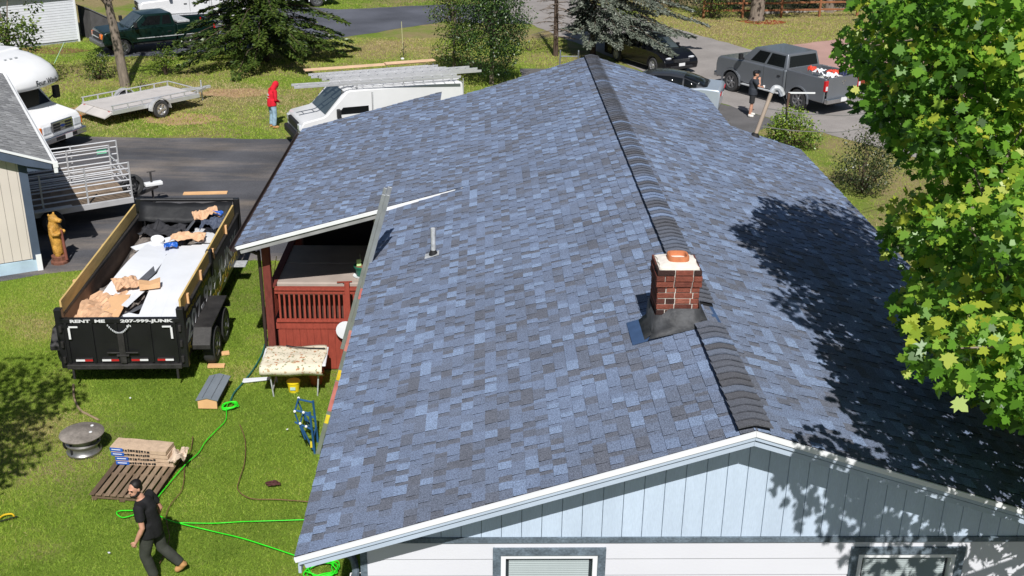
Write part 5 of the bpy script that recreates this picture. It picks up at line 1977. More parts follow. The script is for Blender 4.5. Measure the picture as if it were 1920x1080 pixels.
def sedan(name, label, loc, rz, pm, L=4.8, W=1.83, roof=1.46, dark_roof=None, front='chrome'):
    t = thing(name, label, 'car', loc, rz)
    hw = W / 2
    r = .335
    xf, xr = L / 2, -L / 2
    fa, ra = xf - .92, xr + 1.05
    top = [(xr + .03, .62), (xr, .9), (xr + .06, 1.03), (xr + .75, 1.06), (xr + 1.2, 1.0), (fa + .1 - .2, .98), (fa + .3, .93), (xf - .3, .80), (xf - .06, .66), (xf - .01, .5), (xf - .05, .3)]
    b = MB()
    pr = side_profile(top, .24, [fa, ra], r * 1.14, r)
    b.prism(pr, -hw, hw)
    b.build('body', pm, t, bev=.11, seg=4, smooth=45)
    # roof and glass as a smooth shell
    xs = [xr + .55, xr + .9, xr + 1.45, xr + 2.0, xr + 2.6, xr + 3.0, xf - 1.15]
    zs = [1.04, 1.2, 1.38, roof - .01, roof - .02, 1.33, .97]
    ws = [.70, .66, .60, .59, .60, .64, .74]
    g = MB()
    rings = []
    for x, z, w in zip(xs, zs, ws):
        zb = .93
        rings.append([Vector((x, -hw + .08, zb)), Vector((x, -w - (hw - .08 - w) * .35, (zb + z) / 2 + .06)), Vector((x, -w, z - .04)), Vector((x, -w * .8, z)), Vector((x, 0, z + .02)), Vector((x, w * .8, z)), Vector((x, w, z - .04)), Vector((x, w + (hw - .08 - w) * .35, (zb + z) / 2 + .06)), Vector((x, hw - .08, zb))])
    g.loft(rings, True, closed=False)
    g.build('cabin_shell', dark_roof or pm, t, smooth=50)

    def on(i, j, k=0.0):
        return rings[i][j]
    # rear and front screens follow the shell
    for nm, a, c, mat in (('rear_window', 0, 2, glass_m), ('windshield', 5, 6, glass_l)):
        mb = MB()
        rows = []
        for i in range(a, c + 1):
            p = rings[i]
            nrm = Vector((-.45, 0, .9)) if nm == 'rear_window' else Vector((.55, 0, .85))
            rows.append([q + nrm * .008 for q in (p[2].lerp(p[3], .25), p[3], p[4], p[5], p[6].lerp(p[5], .25))])
        mb.loft(rows, False, closed=False)
        o = mb.build(nm, mat, t, smooth=60)
        o.modifiers.new('s', 'SOLIDIFY').thickness = -.008
    for s in (-1, 1):
        j0, j1 = (1, 2) if s < 0 else (7, 6)
        for ia, ib in ((1, 2), (2, 4), (4, 5)):
            mb = MB()
            rows = []
            for i in range(ia, ib + 1):
                p = rings[i]
                up_ = p[j0].lerp(p[j1], .85)
                dn = p[j0].lerp(rings[i][0 if s < 0 else 8], .75)
                off = Vector((0, s * .012, .004))
                rows.append([dn + off, p[j0] + off, up_ + off])
            sh = .03
            rows[0] = [q + Vector((sh, 0, 0)) for q in rows[0]]
            rows[-1] = [q - Vector((sh, 0, 0)) for q in rows[-1]]
            mb.loft(rows, False, closed=False)
            o = mb.build('side_window', glass_m, t, smooth=60)
            o.modifiers.new('s', 'SOLIDIFY').thickness = .006
        for cx in (fa, ra):
            wheel(t, (cx, s * (hw - .1), r), r, .215, side=s, spokes=5, rim=M('rim_alloy'))
            MB().bx(cx - r * 1.05, cx + r * 1.05, s * (hw - .3) - .05, s * (hw - .3) + .05, .25, .72).build('wheel_well', dark_m, t)
        MB().ell((xf - .22, s * (hw - .3), .70), (.22, .16, .07), 10, 6, rot=Matrix.Rotation(-.35, 3, 'Y')).build('headlight', lamp_w, t, smooth=60)
        MB().bx(xr - .02, xr + .2, s * (hw - .22) - .2, s * (hw - .22) + .19, .80, .92).build('tail_light', lamp_r, t, bev=.03)
        MB().box((fa - .75, s * (hw + .07), 1.02), (.13, .16, .11)).build('mirror', pm, t, bev=.03)
        MB().box((-.15, s * (hw - .004), .84), (.16, .02, .03)).build('door_handle', chrome, t)
    gr = MB().bx(xf - .12, xf + .0, -.42, .42, .56, .70).build('grille', blkp, t, bev=.03)
    for zz in (.58, .62, .66, .695):
        MB().bx(xf - .03, xf + .008, -.4, .4, zz, zz + .012).build('grille_bar', chrome, gr)
    MB().bx(xf - .06, xf + .015, -.6, .6, .28, .42).build('lower_intake', blkp, t, bev=.03)
    MB().box((xf + .012, 0, .47), (.01, .32, .13)).build('licence_plate', wht_r, t)
    MB().box((xr - .012, 0, .72), (.01, .32, .13)).build('licence_plate', wht_r, t)
    return t, xf


hy = paint('paint_black', srgb(24, 24, 28), .4, .25)
hdh = R(-62)
cH = Vector((5.95, 39.6, 0)) - Vector((math.cos(hdh), math.sin(hdh), 0)) * 2.2
HY, xfh = sedan('black_sedan', 'black sedan parked nose towards the house under the blue spruce', cH, hdh, hy)
em = frame(Vector((xfh + .012, 0, .70)), Vector((0, 1, 0)), Vector((0, 0, 1)), Vector((1, 0, 0)))
emblem(HY, [[(-.05, -.03), (-.03, -.03), (-.022, .03), (-.042, .03)], [(.05, .03), (.03, .03), (.022, -.03), (.042, -.03)], [(-.034, -.006), (.034, .0), (.034, .01), (-.034, .004)]], em, chrome)
sv_m = paint('paint_silver', srgb(186, 196, 208), .35, .3)
SVC, _ = sedan('silver_sedan', 'silver blue sedan with a dark roof parked behind the house corner', (4.25, 33.55, 0), R(163), sv_m, L=4.75, roof=1.45, dark_roof=M('roof_black', srgb(52, 54, 58), .25, var=.05, coat=.5))

# ------------------------------------------------------------------ white van with ladders
hv = R(202)
vf = Vector((math.cos(hv), math.sin(hv), 0))
vl = Vector((-math.sin(hv), math.cos(hv), 0))
vc = Vector((-6.3, 28.45, 0))
VAN = thing('work_van', 'white work van with a ladder rack behind the far left roof edge', 'van', vc, hv)
vtop = [(-2.85, .62), (-2.87, 1.1), (-2.8, 2.0), (-2.72, 2.06), (1.15, 2.06), (1.28, 2.02), (1.98, 1.3), (2.1, 1.24), (2.75, 1.12), (2.85, .98), (2.88, .6)]
b = MB()
b.prism(side_profile(vtop, .38, [1.95, -1.5], .44, .36), -1.0, 1.0)
b.build('body', wp_m, VAN, bev=.1, seg=4, smooth=45)
for s in (-1, 1):
    for cx in (1.95, -1.5):
        wheel(VAN, (cx, s * .9, .36), .36, .24, side=s, spokes=8, rim=galv_m)
        MB().bx(cx - .4, cx + .4, s * .72 - .06, s * .72 + .06, .38, .78).build('wheel_well', dark_m, VAN)
    panel(VAN, 'side_window', glass_m, ([(.55, s * 1.0, 1.28), (1.62, s * 1.0, 1.28), (1.12, s * .985, 1.86), (.55, s * .985, 1.86)] if s < 0 else [(1.62, 1.0, 1.28), (.55, 1.0, 1.28), (.55, .985, 1.86), (1.12, .985, 1.86)]))
    MB().bx(.42, .435, s * .999 - .004, s * .999 + .006, .5, 1.95).build('door_seam', dark_m, VAN)
    MB().bx(.38, .41, s * .999 - .004, s * .999 + .006, .5, 1.95).build('door_jamb', galv_m, VAN)
    mm_ = MB()
    mm_.box((1.62, s * 1.2, 1.36), (.12, .2, .3))
    mm_.beam((1.6, s * .98, 1.3), (1.62, s * 1.14, 1.34), .05, .05)
    mm_.build('mirror', blkp, VAN, bev=.03)
    MB().bx(2.72, 2.9, s * .78 - .14, s * .78 + .14, .82, 1.02).build('headlight', lamp_w, VAN, bev=.03)
    MB().bx(-2.9, -2.8, s * .9 - .06, s * .9 + .06, 1.0, 1.5).build('tail_light', lamp_r, VAN, bev=.02)
    rk = MB()
    rk.tube([(-2.7, s * .86, 2.14), (1.0, s * .86, 2.14)], .02, 6)
    for xx in (-2.6, -1.7, -.8, .1, .9):
        rk.tube([(xx, s * .86, 2.05), (xx, s * .86, 2.14)], .018, 6)
    rk.build('rack_rail', alu_w, VAN, smooth=40)
    MB().bx(-2.7, 1.0, s * .93 - .02, s * .93 + .02, 2.0, 2.055).build('drip_rail', M('rail_slate', srgb(96, 102, 112), .5), VAN)
panel(VAN, 'windshield', glass_l, ((2.0, -.86, 1.30), (2.0, .86, 1.30), (1.31, .78, 1.99), (1.31, -.78, 1.99)), (.0, .0), .012)
MB().bx(2.78, 2.915, -.62, .62, .78, 1.03).build('grille', blkp, VAN, bev=.03)
MB().bx(2.72, 3.0, -.98, .98, .42, .68).build('front_bumper', blkp, VAN, bev=.06, seg=3)
MB().bx(-3.0, -2.84, -.96, .96, .42, .62).build('rear_bumper', blkp, VAN, bev=.03)
for xx in (-2.4, -.7, .9):
    rk = MB()
    rk.tube([(xx, -.9, 2.16), (xx, .9, 2.16)], .024, 6)
    rk.tube([(xx, .9, 2.06), (xx, .9, 2.34)], .02, 6)
    rk.tube([(xx, -.9, 2.06), (xx, -.9, 2.34)], .02, 6)
    rk.build('rack_bar', alu_w, VAN, smooth=40)
rk = MB()
for s in (0, .34):
    rk.tube([(-2.92, .35 + s, 2.1), (-2.95, .35 + s, .8)], .014, 6)
for i in range(5):
    rk.tube([(-2.93, .35, .95 + i * .25), (-2.93, .69, .95 + i * .25)], .012, 6)
rk.build('rear_ladder', alu_w, VAN, smooth=40)


def on_van(x, y, z):
    return vc + vf * x + vl * y + Vector((0, 0, z))


lads = [(3.0, -2.6, .62, 2.30, R(-9)), (1.6, -3.6, .30, 2.30, 0), (1.75, -3.3, .30, 2.38, 0), (1.9, -2.6, -.12, 2.32, 0), (1.95, -2.3, -.12, 2.41, 0), (2.15, -2.1, -.56, 2.33, 0)]
names = ['long aluminium ladder jutting forward over the van windshield', 'lower aluminium ladder in the near middle of the van rack', 'upper aluminium ladder in the near middle of the van rack', 'lower aluminium ladder in the centre of the van rack', 'upper aluminium ladder in the centre of the van rack', 'aluminium ladder on the far side of the van rack']
for (xa, xb, yy, zz, tw), lb_ in zip(lads, names):
    p0 = on_van(xa, yy, zz)
    p1 = on_van(xb, yy + math.tan(tw) * (xa - xb) * -.35, zz)
    extension_ladder('roof_ladder', lb_, p0, p1, vl, .38, rungs=16, rail=(.03, .08), mat=alu_w, group='ladders on the van rack', fly=False)
for i, (xa, xb, yy, lb_) in enumerate(((2.2, -2.1, -.93, 'long pale plank on the far edge of the van rack'), (-.6, -2.4, -.78, 'short pale plank lying on the ladders of the van'))):
    o = MB().beam(on_van(xa, yy, 2.42 + i * .06), on_van(xb, yy, 2.42 + i * .06), .26, .035).build('plank', M('plank_pale', srgb(222, 186, 152), .8, var=.1), None)
    set_props(o, lb_, 'plank', 'planks on the van rack')

# ------------------------------------------------------------------ motorhome
hr = R(-21)
rf = Vector((math.cos(hr), math.sin(hr), 0))
rc = Vector((-16.45, 26.95, 0))
RV = thing('motorhome', 'white motorhome nosing out from behind the garage roof', 'motorhome', rc, hr)
rvw = M('rv_white', srgb(232, 232, 232), .4, var=.03, coat=.2)
MB().bx(-8.2, -2.35, -1.2, 1.2, .55, 3.05).build('coach_body', rvw, RV, bev=.12, seg=4)
# cab-over nose, rounded
cb_ = MB()
rings = []
nose = [(-2.6, 1.98), (-1.0, 2.0), (-.72, 2.03), (-.60, 2.10), (-.58, 2.2), (-.66, 2.42), (-.86, 2.62), (-1.2, 2.80), (-1.7, 2.95), (-2.6, 3.03)]
nose_back = lambda y: .30 * abs(y / 1.2) ** 2.4
for i in range(17):
    y = -1.2 + 2.4 * i / 16
    e_ = max(0, abs(y) - .98) / .22
    k = 1 - .30 * e_ ** 2
    zc = 2.4
    rings.append([Vector((max(-2.6, x - nose_back(y) - .12 * e_ ** 2) if x > -2.5 else x, y, zc + (z - zc) * k)) for x, z in nose])
cb_.loft(rings, True)
cb_.build('cabover', rvw, RV, smooth=60)
cab_t = [(-2.5, .62), (-2.5, 1.95), (-1.75, 1.98), (-1.15, 1.36), (-.95, 1.3), (-.18, 1.14), (-.06, 1.02), (-.03, .6)]
MB().prism(side_profile(cab_t, .42, [-.95], .45, .38), -.98, .98).build('cab', rvw, RV, bev=.08, seg=3, smooth=45)
for s in (-1, 1):
    wheel(RV, (-.95, s * .88, .38), .38, .24, side=s, spokes=8, rim=galv_m)
    wheel(RV, (-5.2, s * .95, .38), .38, .24, side=s, spokes=8, rim=galv_m)
    MB().bx(-.14, -.015, s * .72 - .17, s * .72 + .2, .72, .98).build('headlight', lamp_w, RV, bev=.03)
    MB().bx(-.15, -.03, s * .95 - .05, s * .95 + .04, .72, .98).build('side_marker', lamp_o, RV, bev=.02)
    mm_ = MB()
    mm_.box((-1.25, s * 1.32, 1.6), (.14, .24, .42))
    mm_.beam((-1.3, s * .95, 1.4), (-1.25, s * 1.25, 1.55), .05, .05)
    mm_.build('mirror', blkp, RV, bev=.03)
    panel(RV, 'side_window', glass_m, ([(-2.2, s * .985, 1.36), (-1.35, s * .985, 1.36), (-1.75, s * .98, 1.85), (-2.2, s * .98, 1.85)] if s < 0 else [(-1.35, .985, 1.36), (-2.2, .985, 1.36), (-2.2, .98, 1.85), (-1.75, .98, 1.85)]), off=.01)
panel(RV, 'windshield', glass_m, ((-1.13, -.84, 1.37), (-1.13, .84, 1.37), (-1.72, .8, 1.955), (-1.72, -.8, 1.955)), off=.012)
gr = MB().bx(-.05, .0, -.5, .5, .70, 1.06).build('grille', chrome, RV, bev=.03)
for zz in (.74, .83, .92):
    MB().bx(-.01, .008, -.44, -.12, zz, zz + .055).bx(-.01, .008, .12, .44, zz, zz + .055).bx(-.01, .008, -.44, .44, zz + .06, zz + .068).build('grille_slot', blkp, gr)
ov = [(.1 * math.cos(2 * PI * k / 18), .042 * math.sin(2 * PI * k / 18)) for k in range(18)]
emblem(RV, [ov], frame(Vector((.009, 0, .87)), Vector((0, 1, 0)), Vector((0, 0, 1)), Vector((1, 0, 0))), M('badge_blue', srgb(40, 60, 120), .3))
MB().bx(-.08, .12, -1.0, 1.0, .42, .64).build('front_bumper', chrome, RV, bev=.05, seg=3)
MB().bx(.115, .124, -.5, .5, .47, .58).build('bumper_intake', blkp, RV)
MB().box((.13, .1, .52), (.012, .32, .15)).build('licence_plate', wht_r, RV)
for k in range(3):
    MB().box((-1.62 + k * .02, -.35 + k * .22, 2.94), (.06, .1, .03)).build('clearance_lamp', galv_m, RV)
MB().bx(-4.2, -3.4, -.4, .4, 3.05, 3.25).build('roof_vent', rvw, RV, bev=.05, seg=3)
text('lettering', 'Four Winds', .25, M('lettering_black', srgb(34, 34, 38), .5), RV, frame(Vector((-.552, -.28, 2.15)), Vector((0, 1, 0)), Vector((-.34, 0, .94)), Vector((.94, 0, .34))), 1.1, .002, .3, warp=lambda x: -nose_back(x - .28) * .94 + .012)
MB().tube([(-1.0, 1.15, 2.6), (-.6, 1.3, 3.3)], .012, 5).build('antenna', M('antenna_green', srgb(170, 210, 170), .5), RV)

# ================================================================== PEOPLE
skin_m = M('skin', srgb(196, 146, 122), .55, var=.08, scale=20)


def rings_tube(mb, pts, n=14):
    """pts: (x,y,z,ra,rb) with ra across y, rb along x"""
    rs = []
    for x, y, z, ra, rb in pts:
        rs.append([Vector((x + rb * math.cos(2 * PI * k / n), y + ra * math.sin(2 * PI * k / n), z)) for k in range(n)])
    mb.loft(rs, True)


def hand(mb, w, f, th, curl, sc=1.0):
    """palm at wrist w pointing along f, thumb towards th, fingers curled towards curl"""
    w, f, th, curl = Vector(w), Vector(f).normalized(), Vector(th).normalized(), Vector(curl).normalized()
    mb.tube([w - f * .02, w + f * .03 * sc, w + f * .085 * sc], [.026 * sc, .036 * sc, .036 * sc], 10, flat=.6)
    for i in range(4):
        o = w + f * .08 * sc + th * ((1.5 - i) * .02 * sc)
        L = (.07, .078, .073, .058)[i] * sc
        a = o + f * L * .45 + curl * L * .12
        b = a + f * L * .22 + curl * L * .32
        c = b - f * L * .05 + curl * L * .3
        mb.tube([o - f * .02, o, a, b, c], [.0095 * sc, .0098 * sc, .0092 * sc, .0085 * sc, .0075 * sc], 7)
    o = w + f * .025 * sc + th * .028 * sc
    mb.tube([o, o + th * .025 * sc + f * .025 * sc, o + th * .03 * sc + f * .055 * sc + curl * .015, o + th * .022 * sc + f * .075 * sc + curl * .03], [.013 * sc, .0115 * sc, .0105 * sc, .009 * sc], 7)


def person(label, loc, rz, P, sleeves, legs, shirt, pants, shoes, hair=None, beard=None, cap=None, hood=None, shorts=False, headrot=0.0, nod=0.0, sc=1.0, cuff_len=1.0, gloves=None):
    T = thing('person', label, 'person', loc, rz)
    T.scale = (sc, sc, sc)
    V = {k: Vector(v) for k, v in P.items()}
    body = MB()
    pel, ch, nk, hd_ = V['pelvis'], V['chest'], V['neck'], V['head']
    body.tube([pel, pel.lerp(ch, .5), ch, nk + Vector((0, 0, -.03))], [.13, .125, .13, .07], 14)
    body.tube([nk + Vector((-.01, 0, -.05)), nk, hd_ + Vector((0, 0, -.06))], [.062, .056, .055], 12)
    HR = Matrix.Rotation(headrot, 3, 'Z') @ Matrix.Rotation(nod, 3, 'Y')
    h = lambda x, y, z: hd_ + HR @ Vector((x, y, z))
    body.ell(h(-.01, 0, .02), (.098, .078, .11), 16, 12, rot=HR)
    body.ell(h(.03, 0, -.045), (.068, .058, .072), 14, 10, rot=HR)
    body.tube([h(.085, 0, .025), h(.108, 0, -.015)], [.012, .018], 8)
    body.ell(h(.075, 0, .04), (.03, .05, .014), 10, 6, rot=HR)
    body.ell(h(.09, 0, -.062), (.012, .026, .012), 8, 6, rot=HR)
    for s in (-1, 1):
        body.ell(h(-.01, s * .082, -.005), (.02, .012, .032), 8, 6, rot=HR)
    for s, q in ((1, 'l'), (-1, 'r')):
        a, b_, c = V[q + '_sh'], V[q + '_el'], V[q + '_wr']
        body.tube([ch.lerp(a, .5), a, a.lerp(b_, .35), b_, b_.lerp(c, .35), c], [.06, .056, .05, .041, .042, .028], 12)
        f = (c - b_).normalized()
        th = Vector(P.get(q + '_th', (1, 0, 0)))
        th = (th - f * th.dot(f)).normalized()
        hand(body, c, f, th, f.cross(th) * (1 if s > 0 else -1))
        a, b_, c, d = V[q + '_hip'], V[q + '_kn'], V[q + '_an'], V[q + '_toe']
        body.tube([a + Vector((0, 0, .02)), a, a.lerp(b_, .5), b_, b_.lerp(c, .35), c], [.07, .08, .074, .054, .056, .038], 12)
        body.tube([c, c.lerp(d, .5), d], [.04, .036, .03], 8)
    bo = body.build('body', skin_m, T, smooth=60)
    remesh(bo, .0085, 2)
    # eyes and brows
    ey = MB()
    for s in (-1, 1):
        ey.ell(h(.083, s * .032, .018), (.011, .014, .008), 8, 6, rot=HR)
        ey.ell(h(.09, s * .032, .042), (.01, .022, .005), 8, 5, rot=HR)
    ey.build('eyes', M('eye_dark', srgb(40, 30, 26), .3, var=0), bo, smooth=60)
    # shirt
    s_ = MB()
    sp = sleeves
    s_.tube([pel + Vector((0, 0, -.13)), pel + Vector((0, 0, .05)), pel.lerp(ch, .5), ch, ch.lerp(nk, .6), nk + Vector((0, 0, -.035))], [.176, .168, .160, .172, .125, .078], 18, flat=1.0)
    for q in 'lr':
        hp = V[q + '_hip']
        s_.tube([hp + Vector((0, 0, .16)), hp + Vector((0, 0, .05)), hp + Vector((0, 0, -.07))], [.105, .125, .135], 12)
        a, b_, c = V[q + '_sh'], V[q + '_el'], V[q + '_wr']
        if sp > 1:
            s_.tube([ch.lerp(a, .35) + Vector((0, 0, .02)), a, a.lerp(b_, .5), b_, b_.lerp(c, .5), b_.lerp(c, sp - 1)], [.09, .085, .072, .06, .055, .048], 12)
        else:
            e = a.lerp(b_, sp)
            s_.tube([ch.lerp(a, .35) + Vector((0, 0, .02)), a, a.lerp(b_, sp * .6), e], [.092, .084, .078, .074], 12)
    so = s_.build('shirt', shirt, T, smooth=60)
    remesh(so, .014, 5)
    # trousers
    t_ = MB()
    t_.tube([pel + Vector((0, 0, .09)), pel + Vector((0, 0, -.04)), (V['l_hip'] + V['r_hip']) / 2 + Vector((0, 0, -.06))], [.16, .168, .12], 16)
    for q in 'lr':
        a, b_, c = V[q + '_hip'], V[q + '_kn'], V[q + '_an']
        if shorts:
            t_.tube([a + Vector((0, 0, .05)), a, a.lerp(b_, .5), a.lerp(b_, .92)], [.1, .112, .105, .10], 14)
        else:
            t_.tube([a + Vector((0, 0, .1)), a, a.lerp(b_, .5), b_, b_.lerp(c, .5), b_.lerp(c, .94)], [.095, .115, .105, .088, .084, .076], 14)
    to = t_.build('trousers', pants, T, smooth=60)
    remesh(to, .014, 4)
    for q in 'lr':
        c, d = V[q + '_an'], V[q + '_toe']
        sh_ = MB()
        f = (d - c)
        fl_ = Vector((f.x, f.y, f.z))
        kne = V[q + '_kn']
        up = (kne - c).normalized()
        ht = .12 if legs == 'boot' else .03
        sh_.tube([c + up * ht, c, c - up * .03], [.058, .056, .058], 12)
        sh_.tube([c - f.normalized() * .05 - up * .035, c.lerp(d, .35) - up * .02, c.lerp(d, .8), d], [.046, .052, .05, .036], 12)
        shoe = sh_.build('shoe', shoes, T, smooth=60)
        remesh(shoe, .01, 3)
    if hair:
        hm = MB()
        hm.ell(h(-.034, 0, .056), (.098, .087, .088), 16, 12, rot=HR)
        hm.ell(h(-.055, 0, .0), (.068, .082, .09), 14, 10, rot=HR)
        remesh(hm.build('hair', hair, T, smooth=60), .009, 3)
    if beard:
        bm2 = MB()
        bm2.ell(h(.038, 0, -.082), (.07, .062, .05), 14, 10, rot=HR)
        for s in (-1, 1):
            bm2.tube([h(.0, s * .074, -.01), h(.02, s * .068, -.05), h(.06, s * .04, -.085)], [.02, .022, .026], 8)
        remesh(bm2.build('beard', beard, T, smooth=60), .008, 2)
    if cap:
        cm = MB()
        cm.ell(h(-.012, 0, .06), (.108, .092, .075), 16, 10, rot=HR)
        co = cm.build('cap', cap, T, smooth=60)
        br_ = MB()
        br_.prism([(.07, -.07), (.13, -.065), (.18, -.03), (.185, .03), (.13, .065), (.07, .07)], .045, .055, 'xy')
        br_.v = [h(*p) for p in br_.v]
        br_.build('cap_brim', cap, co)
    if hood:
        hm = MB()
        hm.ell(h(-.03, 0, .03), (.125, .108, .14), 16, 12, rot=HR)
        hm.tube([nk + Vector((-.04, 0, -.1)), nk + Vector((-.03, 0, .0)), h(-.03, 0, -.04)], [.13, .115, .11], 14)
        remesh(hm.build('hood', hood, T, smooth=60), .014, 4)
    return T


tee_blk = M('tee_black', srgb(24, 24, 26), .85, var=.25, scale=7, bump=.5, bscale=10)
walker = person('bearded man in black tee and dark trousers striding across the lawn', (-7.44, 4.38, 0), PI,
       dict(pelvis=(.0, 0, .95), chest=(.045, 0, 1.30), neck=(.09, 0, 1.49), head=(.15, .02, 1.63),
            l_sh=(.075, .21, 1.40), l_el=(.03, .27, 1.10), l_wr=(.15, .27, .86), l_th=(1, 0, 0),
            r_sh=(.02, -.20, 1.40), r_el=(-.10, -.25, 1.12), r_wr=(.02, -.26, .88), r_th=(1, 0, 0),
            l_hip=(.02, .10, .92), l_kn=(.10, .11, .50), l_an=(.0, .11, .10), l_toe=(.16, .12, .05),
            r_hip=(-.02, -.10, .92), r_kn=(-.10, -.10, .50), r_an=(-.37, -.10, .19), r_toe=(-.27, -.11, .05)),
       .62, 'boot', tee_blk, M('trousers_olive', srgb(58, 60, 54), .85, var=.25, scale=6, bump=.5, bscale=10), M('boot_tan', srgb(190, 142, 92), .75, var=.15),
       hair=M('hair_black', srgb(26, 20, 18), .6, var=.2), beard=M('hair_black'), headrot=R(58), nod=R(10), sc=.955)
tee_red = M('hoodie_red', srgb(206, 24, 44), .85, var=.12, scale=6, bump=.4, bscale=10)
redman = person('person in a red hooded sweatshirt and pale jeans looking down at the grass', (-10.15, 30.05, 0), R(35),
       dict(pelvis=(.0, 0, .95), chest=(.05, 0, 1.28), neck=(.11, 0, 1.46), head=(.20, 0, 1.55),
            l_sh=(.07, .20, 1.38), l_el=(.04, .25, 1.08), l_wr=(.22, .12, .98), l_th=(0, 0, 1),
            r_sh=(.07, -.20, 1.38), r_el=(.04, -.26, 1.08), r_wr=(.22, -.12, .98), r_th=(0, 0, 1),
            l_hip=(.0, .10, .92), l_kn=(.03, .11, .5), l_an=(-.02, .12, .09), l_toe=(.14, .14, .04),
            r_hip=(.0, -.10, .92), r_kn=(.03, -.11, .5), r_an=(-.02, -.12, .09), r_toe=(.14, -.16, .04)),
       1.95, 'boot', tee_red, M('jeans_pale', srgb(150, 176, 196), .85, var=.3, scale=9, bump=.3), M('boot_tan'), hood=tee_red, nod=R(35), sc=.97)
mk = MB()
for zz, w in ((1.28, .10), (1.24, .15), (1.15, .17)):
    mk.box((-.13 + (.0 if zz > 1.2 else -.005), .0, zz), (.012, w, .022 if zz > 1.2 else .012))
mk.build('print', drip_m, redman)
rman = person('man in dark tee, shorts and cap standing beside the grey pickup', (7.52, 32.2, 0), R(-8),
       dict(pelvis=(.0, 0, .96), chest=(.0, 0, 1.30), neck=(.02, 0, 1.48), head=(.06, 0, 1.62),
            l_sh=(.03, .20, 1.40), l_el=(.10, .26, 1.12), l_wr=(.30, .10, 1.12), l_th=(0, 0, 1),
            r_sh=(.03, -.20, 1.40), r_el=(.20, -.26, 1.20), r_wr=(.20, -.10, 1.42), r_th=(-1, 0, 0),
            l_hip=(.0, .10, .92), l_kn=(.02, .13, .5), l_an=(.02, .15, .09), l_toe=(.17, .17, .04),
            r_hip=(.0, -.10, .92), r_kn=(-.02, -.13, .5), r_an=(-.06, -.15, .09), r_toe=(.09, -.17, .04)),
       .68, 'shoe', M('tee_slate', srgb(52, 56, 64), .85, var=.2, scale=7), M('shorts_dark', srgb(44, 44, 46), .85, var=.2), M('sneaker_white', srgb(218, 214, 206), .6), hair=M('hair_black'), cap=M('cap_black', srgb(24, 26, 34), .8), shorts=True)
o = MB().bx(-.04, .04, -.025, .025, 0, .09).build('cup', drip_m, None, bev=.01)
o.location = (7.52 + .40, 32.2 + .02, 1.10)
set_props(o, 'small white cup in the hand of the man by the pickup', 'cup')
tl = MB().tube(spline([(-9.3, 30.1, .06), (-9.1, 30.2, .08), (-8.9, 30.1, .06)], 4), .05, 6).build('drill', dark_m, None, smooth=50)
set_props(tl, 'dark hand tool lying on the grass right of the red sweatshirt', 'tool')

# ================================================================== TREES AND SHRUBS
bark_m = M('bark_grey', srgb(128, 116, 104), .95, var=.3, scale=7, bump=.8, bscale=18, stretch=(2, 2, .4))
bark_d = M('bark_dark', srgb(82, 68, 58), .95, var=.3, scale=7, bump=.8, bscale=18, stretch=(2, 2, .4))


def leafmat(name, cols, trans=.3):
    return M(name, tones=[(i / (len(cols) - 1), c) for i, c in enumerate(cols)], rough=.38, var=.0, trans=trans, spec=.45)


def crown_points(clumps, n_per, flat=.8, shell=.35, spread=1.35, cv=.12):
    P, C_, T = [], [], []
    for (x, y, z, r) in clumps:
        n = max(6, int(n_per * (r / .5) ** 2))
        d = unit(rng.normal(size=(n, 3)))
        rad = r * spread * (rng.random((n, 1)) * (1 - shell) + shell) ** .7
        q = d * rad * np.array([1, 1, flat])
        P.append(q + np.array([x, y, z]))
        C_.append(d)
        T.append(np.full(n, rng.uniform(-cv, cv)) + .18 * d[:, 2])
    return np.concatenate(P), np.concatenate(C_), np.concatenate(T)


def leaves(name, parent, clumps, n_per, size, mat, shape='leaf', ar=.6, flat=.8, tone0=.45, spread=.22, kind='stuff', shell=.35, droop=.35):
    P, O, T = crown_points(clumps, n_per, flat, shell)
    n = len(P)
    D = unit(O * np.array([1, 1, .2]) + rng.normal(size=(n, 3)) * .55 + np.array([0, 0, -droop]))
    N = unit(rng.normal(size=(n, 3)) * .5 + np.array([0, -.1, 1.0]) + O * .35)
    L = size * rng.uniform(.65, 1.25, n)
    tone = np.clip(tone0 + T + rng.normal(size=n) * spread, 0, 1)
    return cards(name, P, D, N, L, L * ar * 1.0, tone, mat, parent, shape, kind)


